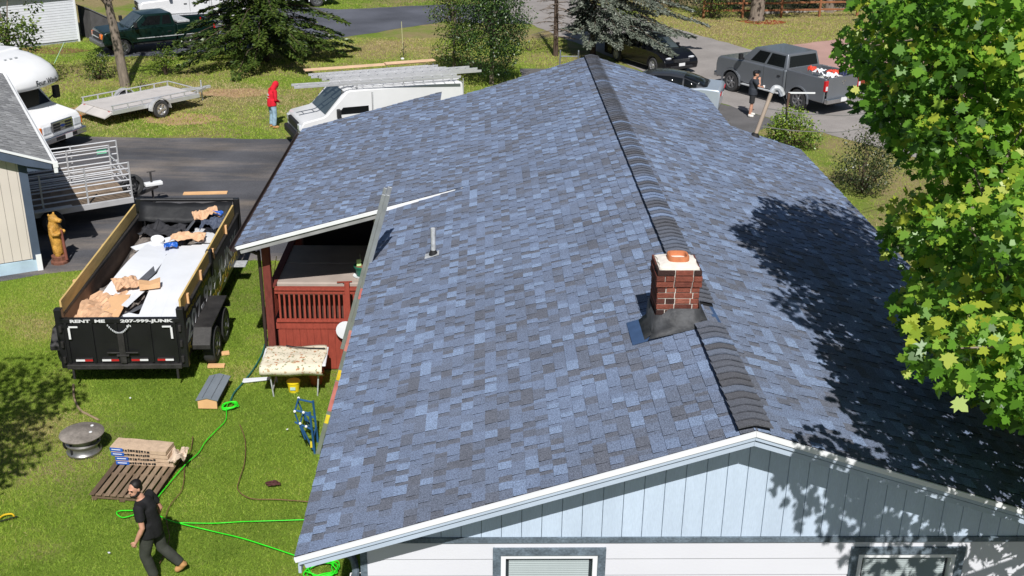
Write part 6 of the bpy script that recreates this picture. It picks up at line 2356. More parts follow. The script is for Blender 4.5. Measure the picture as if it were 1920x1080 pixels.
MAPLE_NEAR=[(4.14, 4.97, 7.27, 0.33), (3.44, 5.07, 8.57, 0.35), (2.71, 1.13, 7.29, 0.32), (3.32, 2.15, 6.25, 0.32), (3.97, 3.85, 6.68, 0.36), (4.1, 4.85, 8.6, 0.37), (2.78, 1.24, 5.56, 0.22), (2.69, 0.99, 5.99, 0.28), (2.32, -0.58, 5.78, 0.29), (1.74, -1.22, 7.46, 0.36), (2.88, 2.51, 5.67, 0.32), (2.27, 0.81, 5.48, 0.33), (2.46, 3.02, 7.06, 0.35), (2.78, 2.38, 7.69, 0.34), (2.93, 2.19, 4.96, 0.31), (2.38, 3.33, 7.82, 0.31), (1.73, 0.36, 6.11, 0.3), (2.31, 0.24, 7.23, 0.33), (3.25, 2.85, 8.68, 0.35), (2.44, 4.25, 7.79, 0.36), (2.69, 4.42, 7.05, 0.37), (3.19, 1.55, 6.14, 0.34), (4.61, 4.52, 6.58, 0.41), (2.61, 2.12, 7.05, 0.38), (2.89, 1.73, 7.65, 0.35), (1.92, 2.47, 8.8, 0.4), (1.83, 3.1, 8.65, 0.33), (3.6, 3.58, 8.61, 0.37), (3.15, 1.74, 4.64, 0.28), (1.91, 0.9, 6.77, 0.31), (3.24, 4.26, 6.73, 0.33), (2.21, 3.82, 7.37, 0.35), (2.02, 1.01, 6.15, 0.3), (2.87, 0.41, 6.15, 0.24), (1.81, -1.19, 6.77, 0.34), (3.94, 4.63, 6.55, 0.4), (1.91, -0.32, 5.97, 0.3), (3.07, 0.84, 5.61, 0.28), (3.33, 1.39, 4.66, 0.26), (2.28, 1.61, 5.78, 0.3), (1.84, 3.49, 8.09, 0.34), (3.9, 3.57, 7.71, 0.33), (0.94, -1.87, 6.85, 0.34), (2.29, 1.83, 8.9, 0.37), (3.1, 3.18, 7.9, 0.32), (2.33, 0.21, 5.8, 0.27), (2.61, 2.87, 5.05, 0.28), (2.47, 1.43, 6.61, 0.32), (4.0, 4.16, 8.25, 0.34), (2.14, 1.7, 7.52, 0.37), (3.75, 3.15, 5.69, 0.35), (2.43, 2.83, 8.25, 0.31), (3.08, 3.18, 5.11, 0.38), (1.96, 2.72, 7.71, 0.38), (1.42, -2.09, 6.68, 0.29), (2.81, 5.64, 7.53, 0.36), (3.34, 1.34, 5.39, 0.25), (3.54, 4.61, 7.33, 0.34), (1.97, -0.52, 7.5, 0.3), (2.54, 5.04, 7.71, 0.35), (3.68, 2.61, 5.92, 0.34), (3.72, 5.47, 8.16, 0.34), (3.61, 4.77, 8.05, 0.3), (2.73, 3.68, 7.19, 0.37), (2.88, 5.42, 8.3, 0.36), (2.42, -0.16, 6.24, 0.25), (3.39, 2.41, 7.46, 0.3), (2.62, 2.24, 8.37, 0.34), (3.93, 2.28, 4.83, 0.31), (3.29, 4.23, 7.89, 0.3), (2.57, 0.28, 5.38, 0.26), (2.99, 3.7, 8.23, 0.32), (4.35, 4.83, 8.0, 0.39), (2.71, 1.68, 5.21, 0.29), (2.04, -0.74, 6.41, 0.26), (2.96, 0.96, 6.54, 0.31), (3.14, 5.11, 6.7, 0.39), (3.04, 2.18, 8.84, 0.34), (3.3, 2.64, 8.07, 0.32), (4.28, 4.2, 7.39, 0.36), (2.5, 4.46, 8.47, 0.35), (3.76, 2.52, 4.43, 0.29), (2.24, -0.41, 6.71, 0.24), (3.96, 2.7, 5.25, 0.3), (2.38, 2.02, 5.42, 0.31), (2.55, 0.62, 6.87, 0.31), (2.91, 1.8, 5.8, 0.29), (2.02, 1.96, 8.24, 0.34), (3.84, 1.93, 4.33, 0.33), (3.39, 2.65, 5.02, 0.31), (3.46, 3.03, 7.44, 0.34), (2.37, 2.66, 6.22, 0.36), (3.58, 3.17, 6.89, 0.35), (3.15, 2.6, 4.48, 0.31), (3.54, 2.49, 6.73, 0.33), (2.56, 3.14, 8.71, 0.37), (2.79, 1.16, 5.05, 0.28), (3.05, 4.37, 8.47, 0.34), (3.57, 1.82, 5.03, 0.29), (1.74, -0.21, 6.54, 0.26), (2.8, 1.52, 8.35, 0.38), (2.9, 0.5, 5.17, 0.25), (3.07, 1.7, 6.84, 0.33), (2.35, 3.84, 8.56, 0.34), (1.94, -1.19, 6.23, 0.26), (2.93, 3.36, 5.97, 0.42), (1.9, -0.53, 7.01, 0.29), (1.8, 0.25, 7.05, 0.28), (3.54, 2.06, 5.61, 0.34), (2.18, 1.92, 6.38, 0.39), (3.83, 3.14, 6.25, 0.35), (3.18, 5.47, 7.0, 0.33), (2.67, -0.09, 5.59, 0.26), (1.64, -1.65, 6.26, 0.24), (3.09, 2.83, 6.43, 0.35), (3.43, 3.77, 7.35, 0.34), (2.39, 0.51, 6.34, 0.28), (3.25, 0.85, 4.93, 0.29), (2.03, 0.19, 6.55, 0.27), (3.48, 5.25, 7.56, 0.33)]
MAPLE_OVER=[(3.56, -0.52, 4.69, 0.22), (4.07, 1.91, 4.58, 0.24), (4.45, 2.51, 5.46, 0.26), (3.37, -0.0, 4.65, 0.23), (4.18, 1.83, 5.61, 0.26), (3.42, -0.77, 5.18, 0.2), (3.76, -0.5, 5.18, 0.21), (4.02, -0.33, 4.84, 0.21), (4.53, 0.62, 4.89, 0.22), (4.19, -1.24, 5.1, 0.21), (4.45, -0.79, 4.49, 0.21), (4.33, -0.45, 4.64, 0.18), (4.2, 2.25, 6.71, 0.32), (4.41, 1.35, 4.82, 0.25), (2.4, -1.54, 6.49, 0.29), (4.08, 0.57, 5.01, 0.25), (4.28, 0.29, 4.56, 0.22), (3.38, -0.0, 5.63, 0.19), (4.21, 1.99, 5.19, 0.27), (2.77, -1.06, 6.27, 0.21), (4.51, -1.06, 4.88, 0.21), (3.15, -0.34, 5.85, 0.17), (4.51, 3.43, 6.03, 0.34), (3.68, 0.77, 4.64, 0.25), (3.14, -0.59, 5.05, 0.19), (3.15, -0.04, 5.32, 0.22), (1.95, -0.84, 9.91, 0.38), (3.78, -1.05, 5.14, 0.22), (4.37, 0.87, 4.51, 0.23), (4.33, 2.89, 6.56, 0.31), (3.8, 0.23, 4.92, 0.21), (4.4, 0.08, 4.94, 0.26), (3.34, -1.06, 5.38, 0.2), (4.37, 1.21, 4.27, 0.25), (2.57, -1.2, 6.03, 0.24), (3.04, -0.21, 4.91, 0.22), (4.02, 1.19, 5.01, 0.28), (3.81, 0.36, 4.44, 0.24), (4.2, -0.16, 4.37, 0.19), (4.42, 0.2, 4.26, 0.19), (4.02, -0.55, 4.39, 0.21), (2.56, -0.84, 5.69, 0.21), (3.96, -0.83, 4.73, 0.21), (4.32, 0.61, 4.3, 0.23), (3.84, 1.22, 4.47, 0.26), (4.19, 2.04, 6.07, 0.32), (4.49, 3.32, 6.81, 0.31), (3.54, 0.33, 5.32, 0.22), (4.52, 3.1, 5.22, 0.29), (4.15, 4.8, 9.42, 0.53), (4.51, -0.29, 4.3, 0.2), (3.33, 0.37, 4.87, 0.22), (2.86, -0.69, 5.34, 0.22), (4.33, 1.67, 4.29, 0.25), (4.44, 2.21, 4.31, 0.27), (2.86, -0.37, 5.46, 0.2), (3.47, -0.34, 5.02, 0.18), (4.5, -0.49, 4.9, 0.22), (4.25, 2.7, 7.31, 0.32), (3.27, -0.45, 5.36, 0.2), (4.33, 2.79, 5.89, 0.29), (3.69, 0.71, 5.14, 0.25), (4.52, 2.86, 4.51, 0.31), (3.84, -0.1, 4.45, 0.19), (4.14, -0.74, 5.11, 0.2), (2.91, -1.0, 5.69, 0.2), (3.75, -0.09, 5.14, 0.22), (4.39, 2.51, 4.89, 0.29), (2.92, -0.69, 5.88, 0.22), (4.49, 1.84, 4.81, 0.24)]
MAPLE_WALL=[(2.16, -1.83, 5.36, 0.23), (3.32, -0.46, 4.01, 0.24), (2.66, -1.04, 4.47, 0.19), (4.39, -0.49, 4.11, 0.25), (3.83, -0.44, 4.02, 0.25), (2.66, -1.38, 3.95, 0.19), (1.58, -2.4, 7.2, 0.25), (3.08, -0.36, 4.45, 0.22), (2.59, -1.07, 5.25, 0.23), (2.27, -1.49, 5.92, 0.21), (1.8, -2.26, 6.25, 0.22), (2.1, -1.92, 5.88, 0.23), (2.04, -1.79, 6.38, 0.2), (4.89, -0.5, 4.01, 0.26), (2.56, -1.46, 4.58, 0.2), (2.71, -1.25, 4.15, 0.19), (2.9, -0.67, 4.88, 0.23), (1.81, -2.06, 6.78, 0.21), (2.42, -1.53, 5.03, 0.23), (1.99, -2.31, 5.21, 0.24), (1.69, -2.49, 6.57, 0.26), (2.43, -1.69, 4.39, 0.19), (1.86, -2.35, 5.71, 0.25), (2.87, -0.77, 4.49, 0.2), (3.94, -0.55, 4.41, 0.23), (2.27, -1.99, 4.77, 0.22), (2.34, -1.36, 5.53, 0.24), (2.64, -1.12, 4.86, 0.2), (3.4, -0.58, 4.47, 0.24), (2.93, -0.8, 4.0, 0.21)]
MAPLE_REST=[(5.15, -1.57, 9.52, 1.04), (6.86, 4.42, 5.74, 1.13), (4.55, 0.58, 8.62, 1.21), (4.83, 2.85, 9.96, 1.03), (8.02, 1.68, 5.31, 1.09), (4.97, 3.74, 7.6, 1.09), (7.64, -3.2, 8.89, 1.04), (4.79, -0.5, 6.14, 0.98), (9.01, -1.67, 8.11, 0.83), (6.8, 6.49, 7.74, 1.15), (8.75, 4.75, 6.46, 1.07), (5.98, -3.27, 8.86, 0.94), (8.07, 2.45, 10.96, 1.02), (6.32, 3.08, 11.27, 1.01), (9.69, 2.43, 7.0, 1.05), (6.75, -2.3, 5.79, 1.03), (8.23, 5.62, 9.15, 1.09), (9.53, 1.75, 9.61, 1.03), (7.14, -1.94, 10.43, 1.08), (8.12, 0.14, 11.15, 1.0), (6.37, 5.23, 9.86, 1.16), (5.88, 0.55, 11.09, 1.11), (5.28, 2.15, 5.91, 1.08), (8.3, -2.5, 6.98, 0.94), (8.88, -0.44, 6.11, 1.11), (6.25, -0.17, 5.52, 0.99), (9.78, 0.49, 8.3, 0.93), (5.46, -1.96, 7.48, 0.97), (9.01, 3.82, 9.79, 1.12), (9.14, -1.08, 9.69, 0.96)]

maple = thing('maple_tree', 'large bright green maple reaching over the right side of the roof', 'tree', (8.6, 1.8, 0))
MO = np.array([8.6, 1.8, 0])
maple_m = leafmat('maple_leaf', [(.020, .050, .008), (.062, .155, .014), (.135, .310, .028), (.235, .440, .045), (.56, .58, .06)], .42)


def loc_(cl):
    return [(x - 8.6, y - 1.8, z, r) for x, y, z, r in cl]


br = MB()
br.tube(spline([(0, 0, -.05), (.05, .02, 1.5), (-.05, 0, 3.2), (-.3, -.1, 4.6), (-.7, -.2, 6.2), (-.9, -.2, 8.2), (-1.0, -.1, 10.5)], 5), [.34 - .0095 * i for i in range(31)], 12)
br.build('trunk', bark_m, maple, smooth=60)
allc = loc_(MAPLE_NEAR) + loc_(MAPLE_OVER) + loc_(MAPLE_WALL) + loc_(MAPLE_REST)
pts = np.array([c[:3] for c in allc])
K = 16
cen = pts[rng.choice(len(pts), K, False)]
for _ in range(12):
    lab = ((pts[:, None] - cen[None]) ** 2).sum(2).argmin(1)
    cen = np.array([pts[lab == i].mean(0) if (lab == i).any() else cen[i] for i in range(K)])
lim = MB()
twg = MB()
for i in range(K):
    c = Vector(cen[i])
    z0_ = min(max(c.z - 1.6 - .25 * math.hypot(c.x, c.y), 3.2), 8)
    st_ = Vector((-.1 * (z0_ - 3), -.03 * z0_, z0_))
    midp = st_.lerp(c, .5) + Vector((0, 0, .35))
    lim.tube(spline([st_, midp, c], 5), [.10 - .0075 * k for k in range(11)], 7)
    for j in np.where(lab == i)[0]:
        q = Vector(pts[j])
        twg.tube([c, c.lerp(q, .5) + Vector((0, 0, .1)), q], [.022, .014, .006], 5)
lim.build('limb', bark_m, maple, smooth=60)
twg.build('twigs', bark_m, maple, kind='stuff')
P, O, T = crown_points(loc_(MAPLE_NEAR), 390, .85, .3, 1.32, .14)
n = len(P)
D = unit(O * np.array([1, 1, .2]) + rng.normal(size=(n, 3)) * .6 + np.array([-.1, -.25, -.35]))
N = unit(rng.normal(size=(n, 3)) * .45 + np.array([-.1, -.6, .75]) + O * .25)
L = .100 * rng.uniform(.6, 1.3, n)
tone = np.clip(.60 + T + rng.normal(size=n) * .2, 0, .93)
tone[rng.random(n) < .012] = 1.0
dist = np.linalg.norm(P + MO - np.array(CAM), axis=1)
uvx = ((P + MO) - np.array(CAM)) @ np.array(_r2)
uvz = ((P + MO) - np.array(CAM)) @ np.array(_f)
seen = (uvx / uvz) < .455
order = np.lexsort((dist, ~seen))
near_i, rest_i = order[:300], order[300:]
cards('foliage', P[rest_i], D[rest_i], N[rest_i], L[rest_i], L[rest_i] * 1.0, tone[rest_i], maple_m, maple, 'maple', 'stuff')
lm = []
for tv in np.linspace(.12, .92, 12):
    one = cards('leaf', np.zeros((1, 3)), np.array([[1., 0, 0]]), np.array([[0, 0, 1.]]), np.array([1.0]), np.array([1.0]), np.array([tv]), maple_m, None, 'maple')
    lm.append(one.data)
    bpy.data.objects.remove(one)
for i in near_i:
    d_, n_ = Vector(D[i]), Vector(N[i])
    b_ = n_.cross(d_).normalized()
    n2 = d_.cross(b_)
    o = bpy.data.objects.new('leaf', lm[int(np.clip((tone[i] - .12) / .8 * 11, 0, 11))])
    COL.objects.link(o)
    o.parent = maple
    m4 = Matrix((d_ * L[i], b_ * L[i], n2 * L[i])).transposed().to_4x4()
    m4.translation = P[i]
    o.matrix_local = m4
leaves('foliage', maple, loc_(MAPLE_OVER), 170, .15, maple_m, 'maple', 1.0, .85, .42, .2)
leaves('foliage', maple, loc_(MAPLE_WALL), 110, .13, maple_m, 'maple', 1.0, .85, .5, .2)
leaves('foliage', maple, loc_(MAPLE_REST), 60, .16, maple_m, 'maple', 1.0, .85, .42, .2)


def blob_clumps(c, R_, n, r, seed, low=-.9):
    g = np.random.default_rng(seed)
    out = []
    while len(out) < n:
        d = g.normal(size=3)
        d /= np.linalg.norm(d)
        if d[2] < low:
            continue
        k = g.uniform(.35, 1.0) ** .5
        out.append((c[0] + d[0] * R_[0] * k, c[1] + d[1] * R_[1] * k, c[2] + d[2] * R_[2] * k, r * g.uniform(.7, 1.25)))
    return out


def broadleaf(label, loc, trunk_h, c, R_, n, r, n_per, size, mat, seed, trunk_r=.12, lean=(0, 0), name='tree', cat='tree', group=None, tone0=.45, low=-.9):
    t = thing(name, label, cat, loc, 0, group)
    b = MB()
    top = Vector((lean[0], lean[1], trunk_h))
    b.tube(spline([(0, 0, -.05), (lean[0] * .4, lean[1] * .4, trunk_h * .5), top], 5), [trunk_r * (1 - .05 * k) for k in range(11)], 9)
    b.build('trunk', bark_m, t, smooth=60)
    cl = blob_clumps(c, R_, n, r, seed, low)
    lb = MB()
    for k, q in enumerate(cl):
        if k % 2 == 0:
            lb.tube([top * .8, top.lerp(Vector(q[:3]), .5), Vector(q[:3])], [trunk_r * .35, trunk_r * .2, .01], 5)
    lb.build('limbs', bark_m, t)
    leaves('crown', t, cl, n_per, size, mat, 'leaf', .62, .85, tone0)
    return t


green_d = leafmat('leaf_dark', [(.010, .026, .008), (.022, .052, .014), (.045, .095, .022), (.085, .15, .03), (.15, .22, .05)], .2)
green_m = leafmat('leaf_mid', [(.022, .042, .008), (.05, .09, .014), (.10, .16, .022), (.17, .235, .035), (.26, .32, .06)], .25)
green_y = leafmat('leaf_lime', [(.04, .075, .01), (.08, .15, .016), (.15, .25, .025), (.24, .34, .04), (.36, .42, .07)], .3)
broadleaf('dark green full tree standing just behind the white van', (-2.3, 37.2, 0), 2.6, (.0, 0, 2.7), (1.25, 1.3, 2.5), 90, .42, 260, .085, green_d, 2, .10, tone0=.5)
broadleaf('lighter green slender tree left of the dark tree behind the van', (-3.9, 38.9, 0), 2.4, (0, 0, 2.5), (1.0, 1.0, 2.2), 60, .38, 200, .085, green_m, 3, .08)
broadleaf('leafy tree at the top left edge in front of the white shed', (-21.6, 36.0, 0), 2.2, (0, 0, 2.9), (1.5, 1.3, 1.5), 34, .42, 130, .13, green_m, 5, .12)
broadleaf('tree out at the left whose shade falls on the near lawn', (-11.9, 3.0, 0), 4.0, (.2, .4, 6.0), (1.5, 2.3, 1.7), 34, .5, 110, .13, green_m, 6, .16)
# leaning bare trunk with leaves near the top
LT = thing('leaning_trunk_tree', 'tall leaning grey tree trunk between the two parked trailers and green pickup', 'tree', (-17.27, 36.4, 0))
b = MB()
b.tube(spline([(0, 0, -.05), (-.1, .05, 1.2), (-.22, .1, 2.4), (-.36, .1, 3.7), (-.55, .1, 5.6), (-.7, .1, 7.5)], 5), [.21 - .004 * k for k in range(26)], 12)
b.build('trunk', bark_m, LT, smooth=60)
b = MB()
b.tube([(-.3, .1, 3.1), (-.6, -.2, 3.7), (-1.2, -.4, 4.0)], [.05, .04, .015], 6)
b.tube([(-.33, .1, 3.3), (.3, -.2, 3.8), (1.3, -.3, 4.0)], [.05, .04, .015], 6)
b.tube([(-.45, .1, 4.6), (-.4, -1.4, 6.0), (-.2, -3.6, 7.3)], [.10, .07, .02], 7)
b.tube([(-.4, -1.4, 6.0), (-1.6, -2.6, 6.8), (-3.0, -3.0, 7.3)], [.06, .04, .015], 6)
b.tube([(-.4, -1.4, 6.0), (.9, -2.5, 6.9), (2.4, -3.0, 7.4)], [.06, .04, .015], 6)
b.build('limb', bark_m, LT)
leaves('crown', LT, [(-1.2, -.4, 4.0, .45), (-.7, -.3, 4.1, .4), (1.3, -.3, 4.1, .4), (.7, -.2, 4.2, .4), (-.6, .1, 7.4, 1.2), (.5, .3, 6.6, .9), (-1.6, .2, 6.4, .9), (-1.4, -2.4, 6.8, .8), (-.2, -2.8, 7.2, .9), (1.0, -2.6, 6.9, .8), (1.9, -3.6, 7.3, .8), (-2.4, -3.4, 7.0, .9), (.3, -4.4, 7.6, .9), (-1.2, -4.6, 7.8, .8), (2.6, -2.2, 7.5, .7), (-3.4, -2.6, 7.4, .7)], 90, .12, green_m)


def conifer(label, loc, H, Rb, z0_, mat, seed, nb=90, per=70, trunk_r=.16, size=.22, bias=None, droop=.25, name='spruce_tree', bark=bark_d, ragged_=.25):
    g = np.random.default_rng(seed)
    t = thing(name, label, 'tree', loc)
    MB().tube([(0, 0, -.05), (0, 0, H * .5), (0, 0, H)], [trunk_r, trunk_r * .6, .02], 9).build('trunk', bark, t, smooth=60)
    bb = MB()
    P, D, N, T = [], [], [], []
    for k in range(nb):
        u = (k + g.random()) / nb
        z = z0_ + (H - z0_) * u ** 1.25
        a = k * 2.399 + g.uniform(-.4, .4)
        r = Rb * (1 - (z - z0_) / (H - z0_)) ** .85 * g.uniform(1 - ragged_ * 1.6, 1 + ragged_)
        if bias is not None:
            r *= max(.25, 1 + bias[1] * math.cos(a - bias[0]))
        if r < .15:
            continue
        dz = -droop * r + .06 * r
        tip = np.array([r * math.cos(a), r * math.sin(a), z + dz])
        st_ = np.array([0, 0, z])
        mid_ = st_ * .45 + tip * .55 + np.array([0, 0, .10 * r])
        bb.tube([st_, mid_, tip], [.03, .018, .005], 4)
        n = int(per * (r / Rb) ** 1.1) + 6
        s = g.random(n) ** .6
        p = (1 - s)[:, None] ** 2 * st_ + (2 * s * (1 - s))[:, None] * mid_ + (s ** 2)[:, None] * tip
        perp = np.array([-math.sin(a), math.cos(a), 0])
        spread = (1 - s) * .28 * r + .08
        off = g.uniform(-1, 1, n)
        p = p + perp * (off * spread)[:, None] + np.array([0, 0, 1]) * g.uniform(-.06, .04, n)[:, None]
        out = np.array([math.cos(a), math.sin(a), -.15])
        d = out + perp * (off * 1.1)[:, None] + g.normal(size=(n, 3)) * .3
        P.append(p)
        D.append(d)
        N.append(np.array([0, 0, 1]) + g.normal(size=(n, 3)) * .45)
        T.append(np.clip(.35 + .3 * s + g.normal(size=n) * .2 - .15 * (off > .8), 0, 1))
    P, D, N, T = map(np.concatenate, (P, D, N, T))
    bb.build('branches', bark, t)
    L = size * g.uniform(.6, 1.3, len(P))
    cards('needles', P, D, N, L, L * .45, T, mat, t, 'spray', 'stuff')
    return t


needle_g = leafmat('needle_green', [(.010, .022, .006), (.024, .046, .010), (.048, .085, .014), (.085, .125, .022), (.13, .165, .035)], .1)
needle_b = leafmat('needle_blue', [(.045, .058, .042), (.085, .105, .078), (.14, .16, .125), (.205, .225, .175), (.28, .30, .25)], .1)
conifer('broad dark green spruce spreading over the green pickup', (-12.5, 41.6, 0), 9.0, 3.9, .9, needle_g, 5, 170, 480, .2, .17, ragged_=.3)
conifer('grey green spruce standing over the black sedan', (2.5, 43.4, 0), 8.0, 3.1, 1.3, needle_b, 8, 170, 420, .14, .15, bias=(.0, .62), droop=.22, ragged_=.3)
# dead spruce: bare branches
DT2 = thing('dead_tree', 'bare dead conifer with thin twigs left of the grey spruce', 'tree', (.76, 43.4, 0))
MB().tube([(0, 0, -.05), (-.05, 0, 3), (-.1, 0, 7)], [.13, .09, .02], 9).build('trunk', bark_d, DT2, smooth=60)
g = random.Random(12)
tw = MB()
for k in range(70):
    z = .9 + k * .075
    a = k * 2.4 + g.uniform(-.3, .3)
    r = g.uniform(.7, 1.5) * (1 - z / 9)
    e = Vector((r * math.cos(a), r * math.sin(a), z - .12 * r))
    tw.tube([(0, 0, z), Vector((0, 0, z)).lerp(e, .5) + Vector((0, 0, .06)), e], [.03, .02, .010], 4)
    for j in range(5):
        s = g.uniform(.35, 1)
        q = Vector((0, 0, z)).lerp(e, s)
        tw.tube([q, q + Vector((g.uniform(-.28, .28), g.uniform(-.28, .28), g.uniform(-.12, .06)))], [.013, .007], 3)
tw.build('branches', M('twig_grey', srgb(120, 108, 98), .9, var=.2), DT2)


def shrub(label, loc, c, R_, n, r, n_per, size, mat, seed, name='shrub', group=None, tone0=.45, low=-.75):
    t = thing(name, label, 'shrub', loc, 0, group)
    cl = blob_clumps(c, R_, n, r, seed, low)
    st_ = MB()
    for q in cl[::2]:
        st_.tube([(0, 0, -.02), Vector((q[0] * .5, q[1] * .5, q[2] * .5)), Vector(q[:3])], [.02, .014, .005], 5)
    st_.build('stems', bark_d, t)
    leaves('foliage', t, cl, n_per, size, mat, 'leaf', .62, .9, tone0)
    return t


shrub('round bright green bush by the road behind the right eave', (8.05, 27.9, 0), (0, 0, .7), (.75, .7, .62), 40, .26, 240, .08, green_y, 21, tone0=.5)
shrub('loose dull green shrub between the eave and the maple', (8.85, 22.9, 0), (0, 0, 1.0), (.85, .8, .95), 46, .3, 230, .07, leafmat('leaf_olive', [(.016, .026, .010), (.038, .055, .018), (.07, .092, .03), (.115, .135, .05), (.20, .19, .09)], .2), 22, tone0=.45)
shrub('low brown shrub at the edge of the front driveway', (5.6, 28.7, 0), (0, 0, .35), (.75, .45, .35), 18, .22, 60, .06, leafmat('leaf_brown', [(.03, .022, .014), (.07, .055, .03), (.11, .10, .05), (.16, .16, .08)], .1), 23)
shrub('upright light green shrub left of the leaning trunk', (-18.7, 37.6, 0), (0, 0, .75), (.42, .4, .7), 34, .2, 190, .075, green_m, 24)
shrub('upright light green shrub right of the leaning trunk', (-16.2, 38.6, 0), (0, 0, .65), (.38, .38, .62), 32, .19, 190, .075, green_y, 25, tone0=.4)
shrub('tall green hedge bush at the end of the rail fence', (10.2, 54.4, 0), (0, 0, 1.3), (.9, .8, 1.4), 40, .35, 90, .1, green_m, 26, tone0=.5)
shrub('yellow tipped small shrub at the foot of the leaning trunk', (-16.6, 36.2, 0), (0, 0, .2), (.5, .35, .25), 12, .16, 60, .07, green_y, 27, tone0=.5)
shrub('small dry weedy clump left of the dead tree', (-.4, 44.5, 0), (0, 0, .25), (.6, .4, .3), 12, .2, 60, .09, leafmat('leaf_straw', [(.10, .085, .035), (.2, .17, .07), (.3, .25, .12)], .1), 28)
for i, (x, y, rx, h, lb_) in enumerate(((14.2, 57.4, 1.0, .8, 'low dark bush behind the left end of the stone edging'), (16.6, 58.4, 1.1, .9, 'dark bush behind the middle of the stone edging'), (19.4, 58.6, 1.3, 1.1, 'dark bush behind the right end of the stone edging'), (11.6, 57.6, 1.1, 1.0, 'dark bush behind the rail fence just left of the thick trunk'), (8.4, 58.0, 1.2, 1.3, 'tall dark bush left of where the rail fence starts'), (13.2, 61.0, 1.5, 1.5, 'farthest tall dark bush right of the thick trunk'))):
    shrub(lb_, (x, y, 0), (0, 0, h * .7), (rx, rx * .8, h * .7), 26, .36, 90, .10, green_d, 31 + i, group='garden bushes at the top right')
# the small tied sapling
SP = thing('arborvitae_sapling', 'tiny conical evergreen sapling beside a thin stake on the far lawn', 'sapling', (-6.33, 42.7, 0))
MB().tube([(0, 0, 0), (0, 0, .7)], .015, 6).build('stem', bark_d, SP)
leaves('foliage', SP, [(0, 0, .16, .16), (0, 0, .34, .13), (0, 0, .52, .09), (0, 0, .66, .05)], 160, .07, green_d, shell=.4)
st_ = MB().tube([(-6.36, 43.0, 0), (-6.42, 43.0, 1.6)], .014, 6).build('marker_stake', M('stake_pale', srgb(200, 196, 150), .7), None)
set_props(st_, 'thin pale marker stake behind the small sapling', 'stake')
rk = MB().ell((0, 0, .05), (.09, .08, .06), 8, 6).build('stone', wht_r, None, smooth=50)
rk.location = (-6.35, 42.2, 0)
set_props(rk, 'white stone at the foot of the small sapling', 'stone')

# ------------------------------------------------------------------ top right yard: trunk trees, rail fence, stone edging
for i, (x, y, r_, lab_) in enumerate(((12.65, 54.0, .38, 'thick grey tree trunk in the mulch bed at the top right'), (17.6, 57.0, .25, 'slimmer grey trunk behind the stone edging near the maple'), (7.6, 58.2, .16, 'thin dark trunk left of the rail fence'))):
    t = thing('yard_tree', lab_, 'tree', (x, y, 0))
    MB().tube([(0, 0, -.05), (0, 0, .25), (.02, 0, 2.5), (.1, 0, 6)], [r_ * 1.35, r_ * 1.05, r_, r_ * .7], 12).build('trunk', bark_m, t, smooth=60)
    leaves('crown', t, blob_clumps((0, -2.6, 7.4), (3.6, 3.6, 1.8), 44, .75, 50 + i), 60, .18, green_m)
FN = thing('rail_fence', 'brown split rail fence along the top right yard', 'fence', (9.7, 54.3, 0), R(8))
fw_m = M('fence_brown', srgb(140, 92, 62), .85, var=.2, scale=4)
for i in range(5):
    MB().bx(i * 2.3 - .06, i * 2.3 + .06, -.06, .06, 0, 1.0).build('post', fw_m, FN, bev=.01)
    if i < 4:
        for zz in (.42, .82):
            MB().beam((i * 2.3, 0, zz), (i * 2.3 + 2.3, 0, zz + random.uniform(-.03, .03)), .07, .11).build('rail', fw_m, FN, bev=.015)
SE = thing('stone_edging', 'low pale stone edging along the top right garden bed', 'stone wall', (13.3, 55.9, 0), R(16))
g = random.Random(8)
x = 0
while x < 7:
    w = g.uniform(.18, .42)
    MB().ell((x + w / 2, g.uniform(-.06, .06), .09), (w * .55, .14, g.uniform(.1, .16)), 8, 5).build('stone', M('edging_stone', srgb(160, 154, 146), .9, var=.3, scale=4), SE)
    x += w
# ------------------------------------------------------------------ white shed at the top left
sa = math.atan2(45.91 - 43.53, -22.29 + 25.15)
SH = thing('white_shed', 'white clapboard shed in the top left corner', 'shed', (-22.29, 45.91, 0), sa)
cw = M('clapboard_white', srgb(214, 216, 222), .6, var=.04)
z = .12
while z < 2.5:
    MB().prism([(-.012, z), (.02, z), (.02, z + .118), (0, z + .118)], -5.5, 0, 'yz').build('clapboard', cw, SH)
    z += .12
MB().bx(-5.5, -.02, .025, 4.0, 0, 2.5).build('shed_core', M('shed_grey', srgb(150, 156, 166), .7), SH)
MB().bx(-.02, .06, -.03, .06, 0, 2.5).build('corner_board', drip_m, SH)
MB().prism([(-.35, 2.45), (-.35, 2.55), (2.0, 3.7), (4.35, 2.55), (4.35, 2.45), (2.0, 3.58)], -5.8, .3, 'yz').build('roof', M('shed_roof', srgb(96, 98, 104), .9), SH)
DH = thing('lean_to_box', 'dark grey lean-to box beside the white shed', 'lean-to', (-21.3, 46.9, 0), sa)
MB().prism([(-.75, 0), (.75, 0), (.75, .6), (-.75, 1.5)], -.3, 1.2).build('side', M('lean_dark', srgb(86, 84, 84), .8, var=.2), DH)
MB().prism([(-.8, 1.52), (-.8, 1.57), (.85, .63), (.85, .58)], -.35, 1.25).build('lid', M('lean_lid', srgb(110, 110, 114), .8), DH)

# brackets by the road: dark post with a pale arm
PO = thing('sign_post', 'dark post with a pale cross arm beside the green bush', 'post', (8.0, 29.0, 0))
MB().bx(-.04, .04, -.04, .04, 0, 1.66).build('post', M('post_rust', srgb(92, 70, 60), .8, var=.3), PO)
MB().bx(-.02, .92, -.02, .02, 1.63, 1.68).build('arm', drip_m, PO)

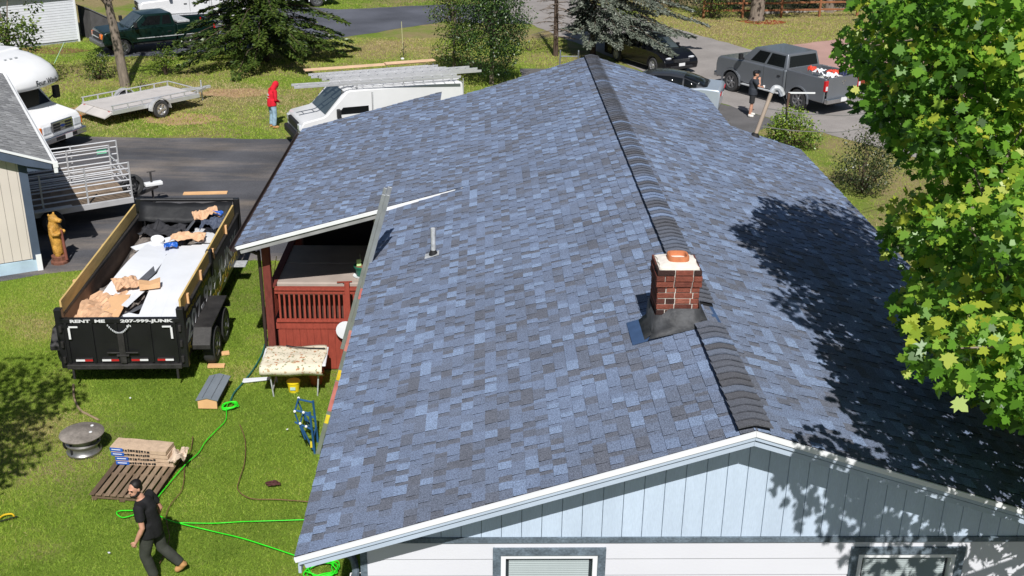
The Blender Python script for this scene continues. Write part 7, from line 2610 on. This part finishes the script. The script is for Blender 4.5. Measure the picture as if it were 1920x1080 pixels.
# ================================================================== GRASS
def fnoise(x, y):
    return (np.sin(x * .9 + 1.3 * np.sin(y * .7)) + np.sin(y * 1.1 + 1.7 * np.sin(x * .5)) + np.sin((x + y) * 2.3) * .5 + np.sin((x - y * 1.3) * 3.9) * .35) / 2.85


def in_poly(x, y, poly):
    ins = np.zeros(len(x), bool)
    n = len(poly)
    for i in range(n):
        x1, y1 = poly[i]
        x2, y2 = poly[(i + 1) % n]
        c = ((y1 > y) != (y2 > y)) & (x < (x2 - x1) * (y - y1) / (y2 - y1 + 1e-12) + x1)
        ins ^= c
    return ins


grass_m = M('grass_blade', tones=[(0, (.12, .20, .025)), (.35, (.31, .46, .055)), (.6, (.46, .58, .09)), (.8, (.52, .49, .15)), (1, (.62, .50, .27))], rough=.6, var=0, trans=.4, spec=.25)


def grass(name, label, n, x0, x1, y0, y1, ln, wd, dry, avoid=()):
    x, y = rng.uniform(x0, x1, n), rng.uniform(y0, y1, n)
    keep = np.ones(n, bool)
    for p in avoid:
        keep &= ~in_poly(x, y, p)
    x, y = x[keep], y[keep]
    n = len(x)
    P = np.stack([x, y, np.full(n, -.003)], 1)
    lean_ = rng.normal(size=(n, 3)) * np.array([.8, .8, 0]) + np.array([0, 0, .9])
    N = rng.normal(size=(n, 3)) * np.array([1, 1, .1])
    f = fnoise(x, y)
    L = ln * rng.uniform(.5, 1.3, n) * (1 + .25 * f)
    tone = np.clip(.33 + dry + .16 * f + rng.normal(size=n) * .16 + .16 * fnoise(x * 2.7 + 9, y * 2.7) + .16 * fnoise(x * .45 + 2, y * .5 + 4), 0, 1)
    for sx_, sy_, sr_ in ((-10.6, 8.9, 1.0), (-12.8, 15.2, 1.5), (-11.9, 13.2, 1.2), (-7.5, 10.9, .5), (-8.0, 3.4, 1.0), (-12.5, 35.5, 2.2), (-15, 34, 2.2), (-9.5, 33.5, 1.8), (-7, 45, 3), (-17, 30.5, 1.5)):
        tone = np.clip(tone + .42 * np.exp(-((x - sx_) ** 2 + (y - sy_) ** 2) / sr_ ** 2), 0, 1)
    o = cards(name, P, lean_, N, L, wd * rng.uniform(.6, 1.3, n), tone, grass_m, None, 'blade', 'stuff')
    return set_props(o, label, 'grass')


HB = [(-4.0, .3), (5, .3), (5, 18), (-4.0, 18)]
DKB = [(-6.95, 11.05), (-3.9, 11.05), (-3.9, 19), (-6.95, 19)]
grass('lawn_grass', 'short green grass blades of the near lawn', 430000, -14.5, -3.9, 2.4, 17.3,   .060, .0105, .02, (HB, DKB, DRIVE))
grass('far_grass', 'dry mixed grass blades of the lawn beyond the driveway', 120000, -27, 1.5, 28.5, 47.5, .10, .03, .25, (DRIVE, NDRIVE, FDRIVE, ROAD))
grass('side_grass', 'dry yellow grass blades on the right of the house', 36000, 4.6, 13, 12, 30.5, .08, .016, .3, (ROAD, FDRIVE))
grass('verge_grass', 'dry tan grass blades across the road', 40000, 6, 24, 44, 58, .10, .035, .42, (ROAD, PINK))
grass('top_grass', 'green grass blades at the top centre', 14000, -14, -1, 56, 66, .10, .035, -.02, (ROAD, NDRIVE))

finish_texts()
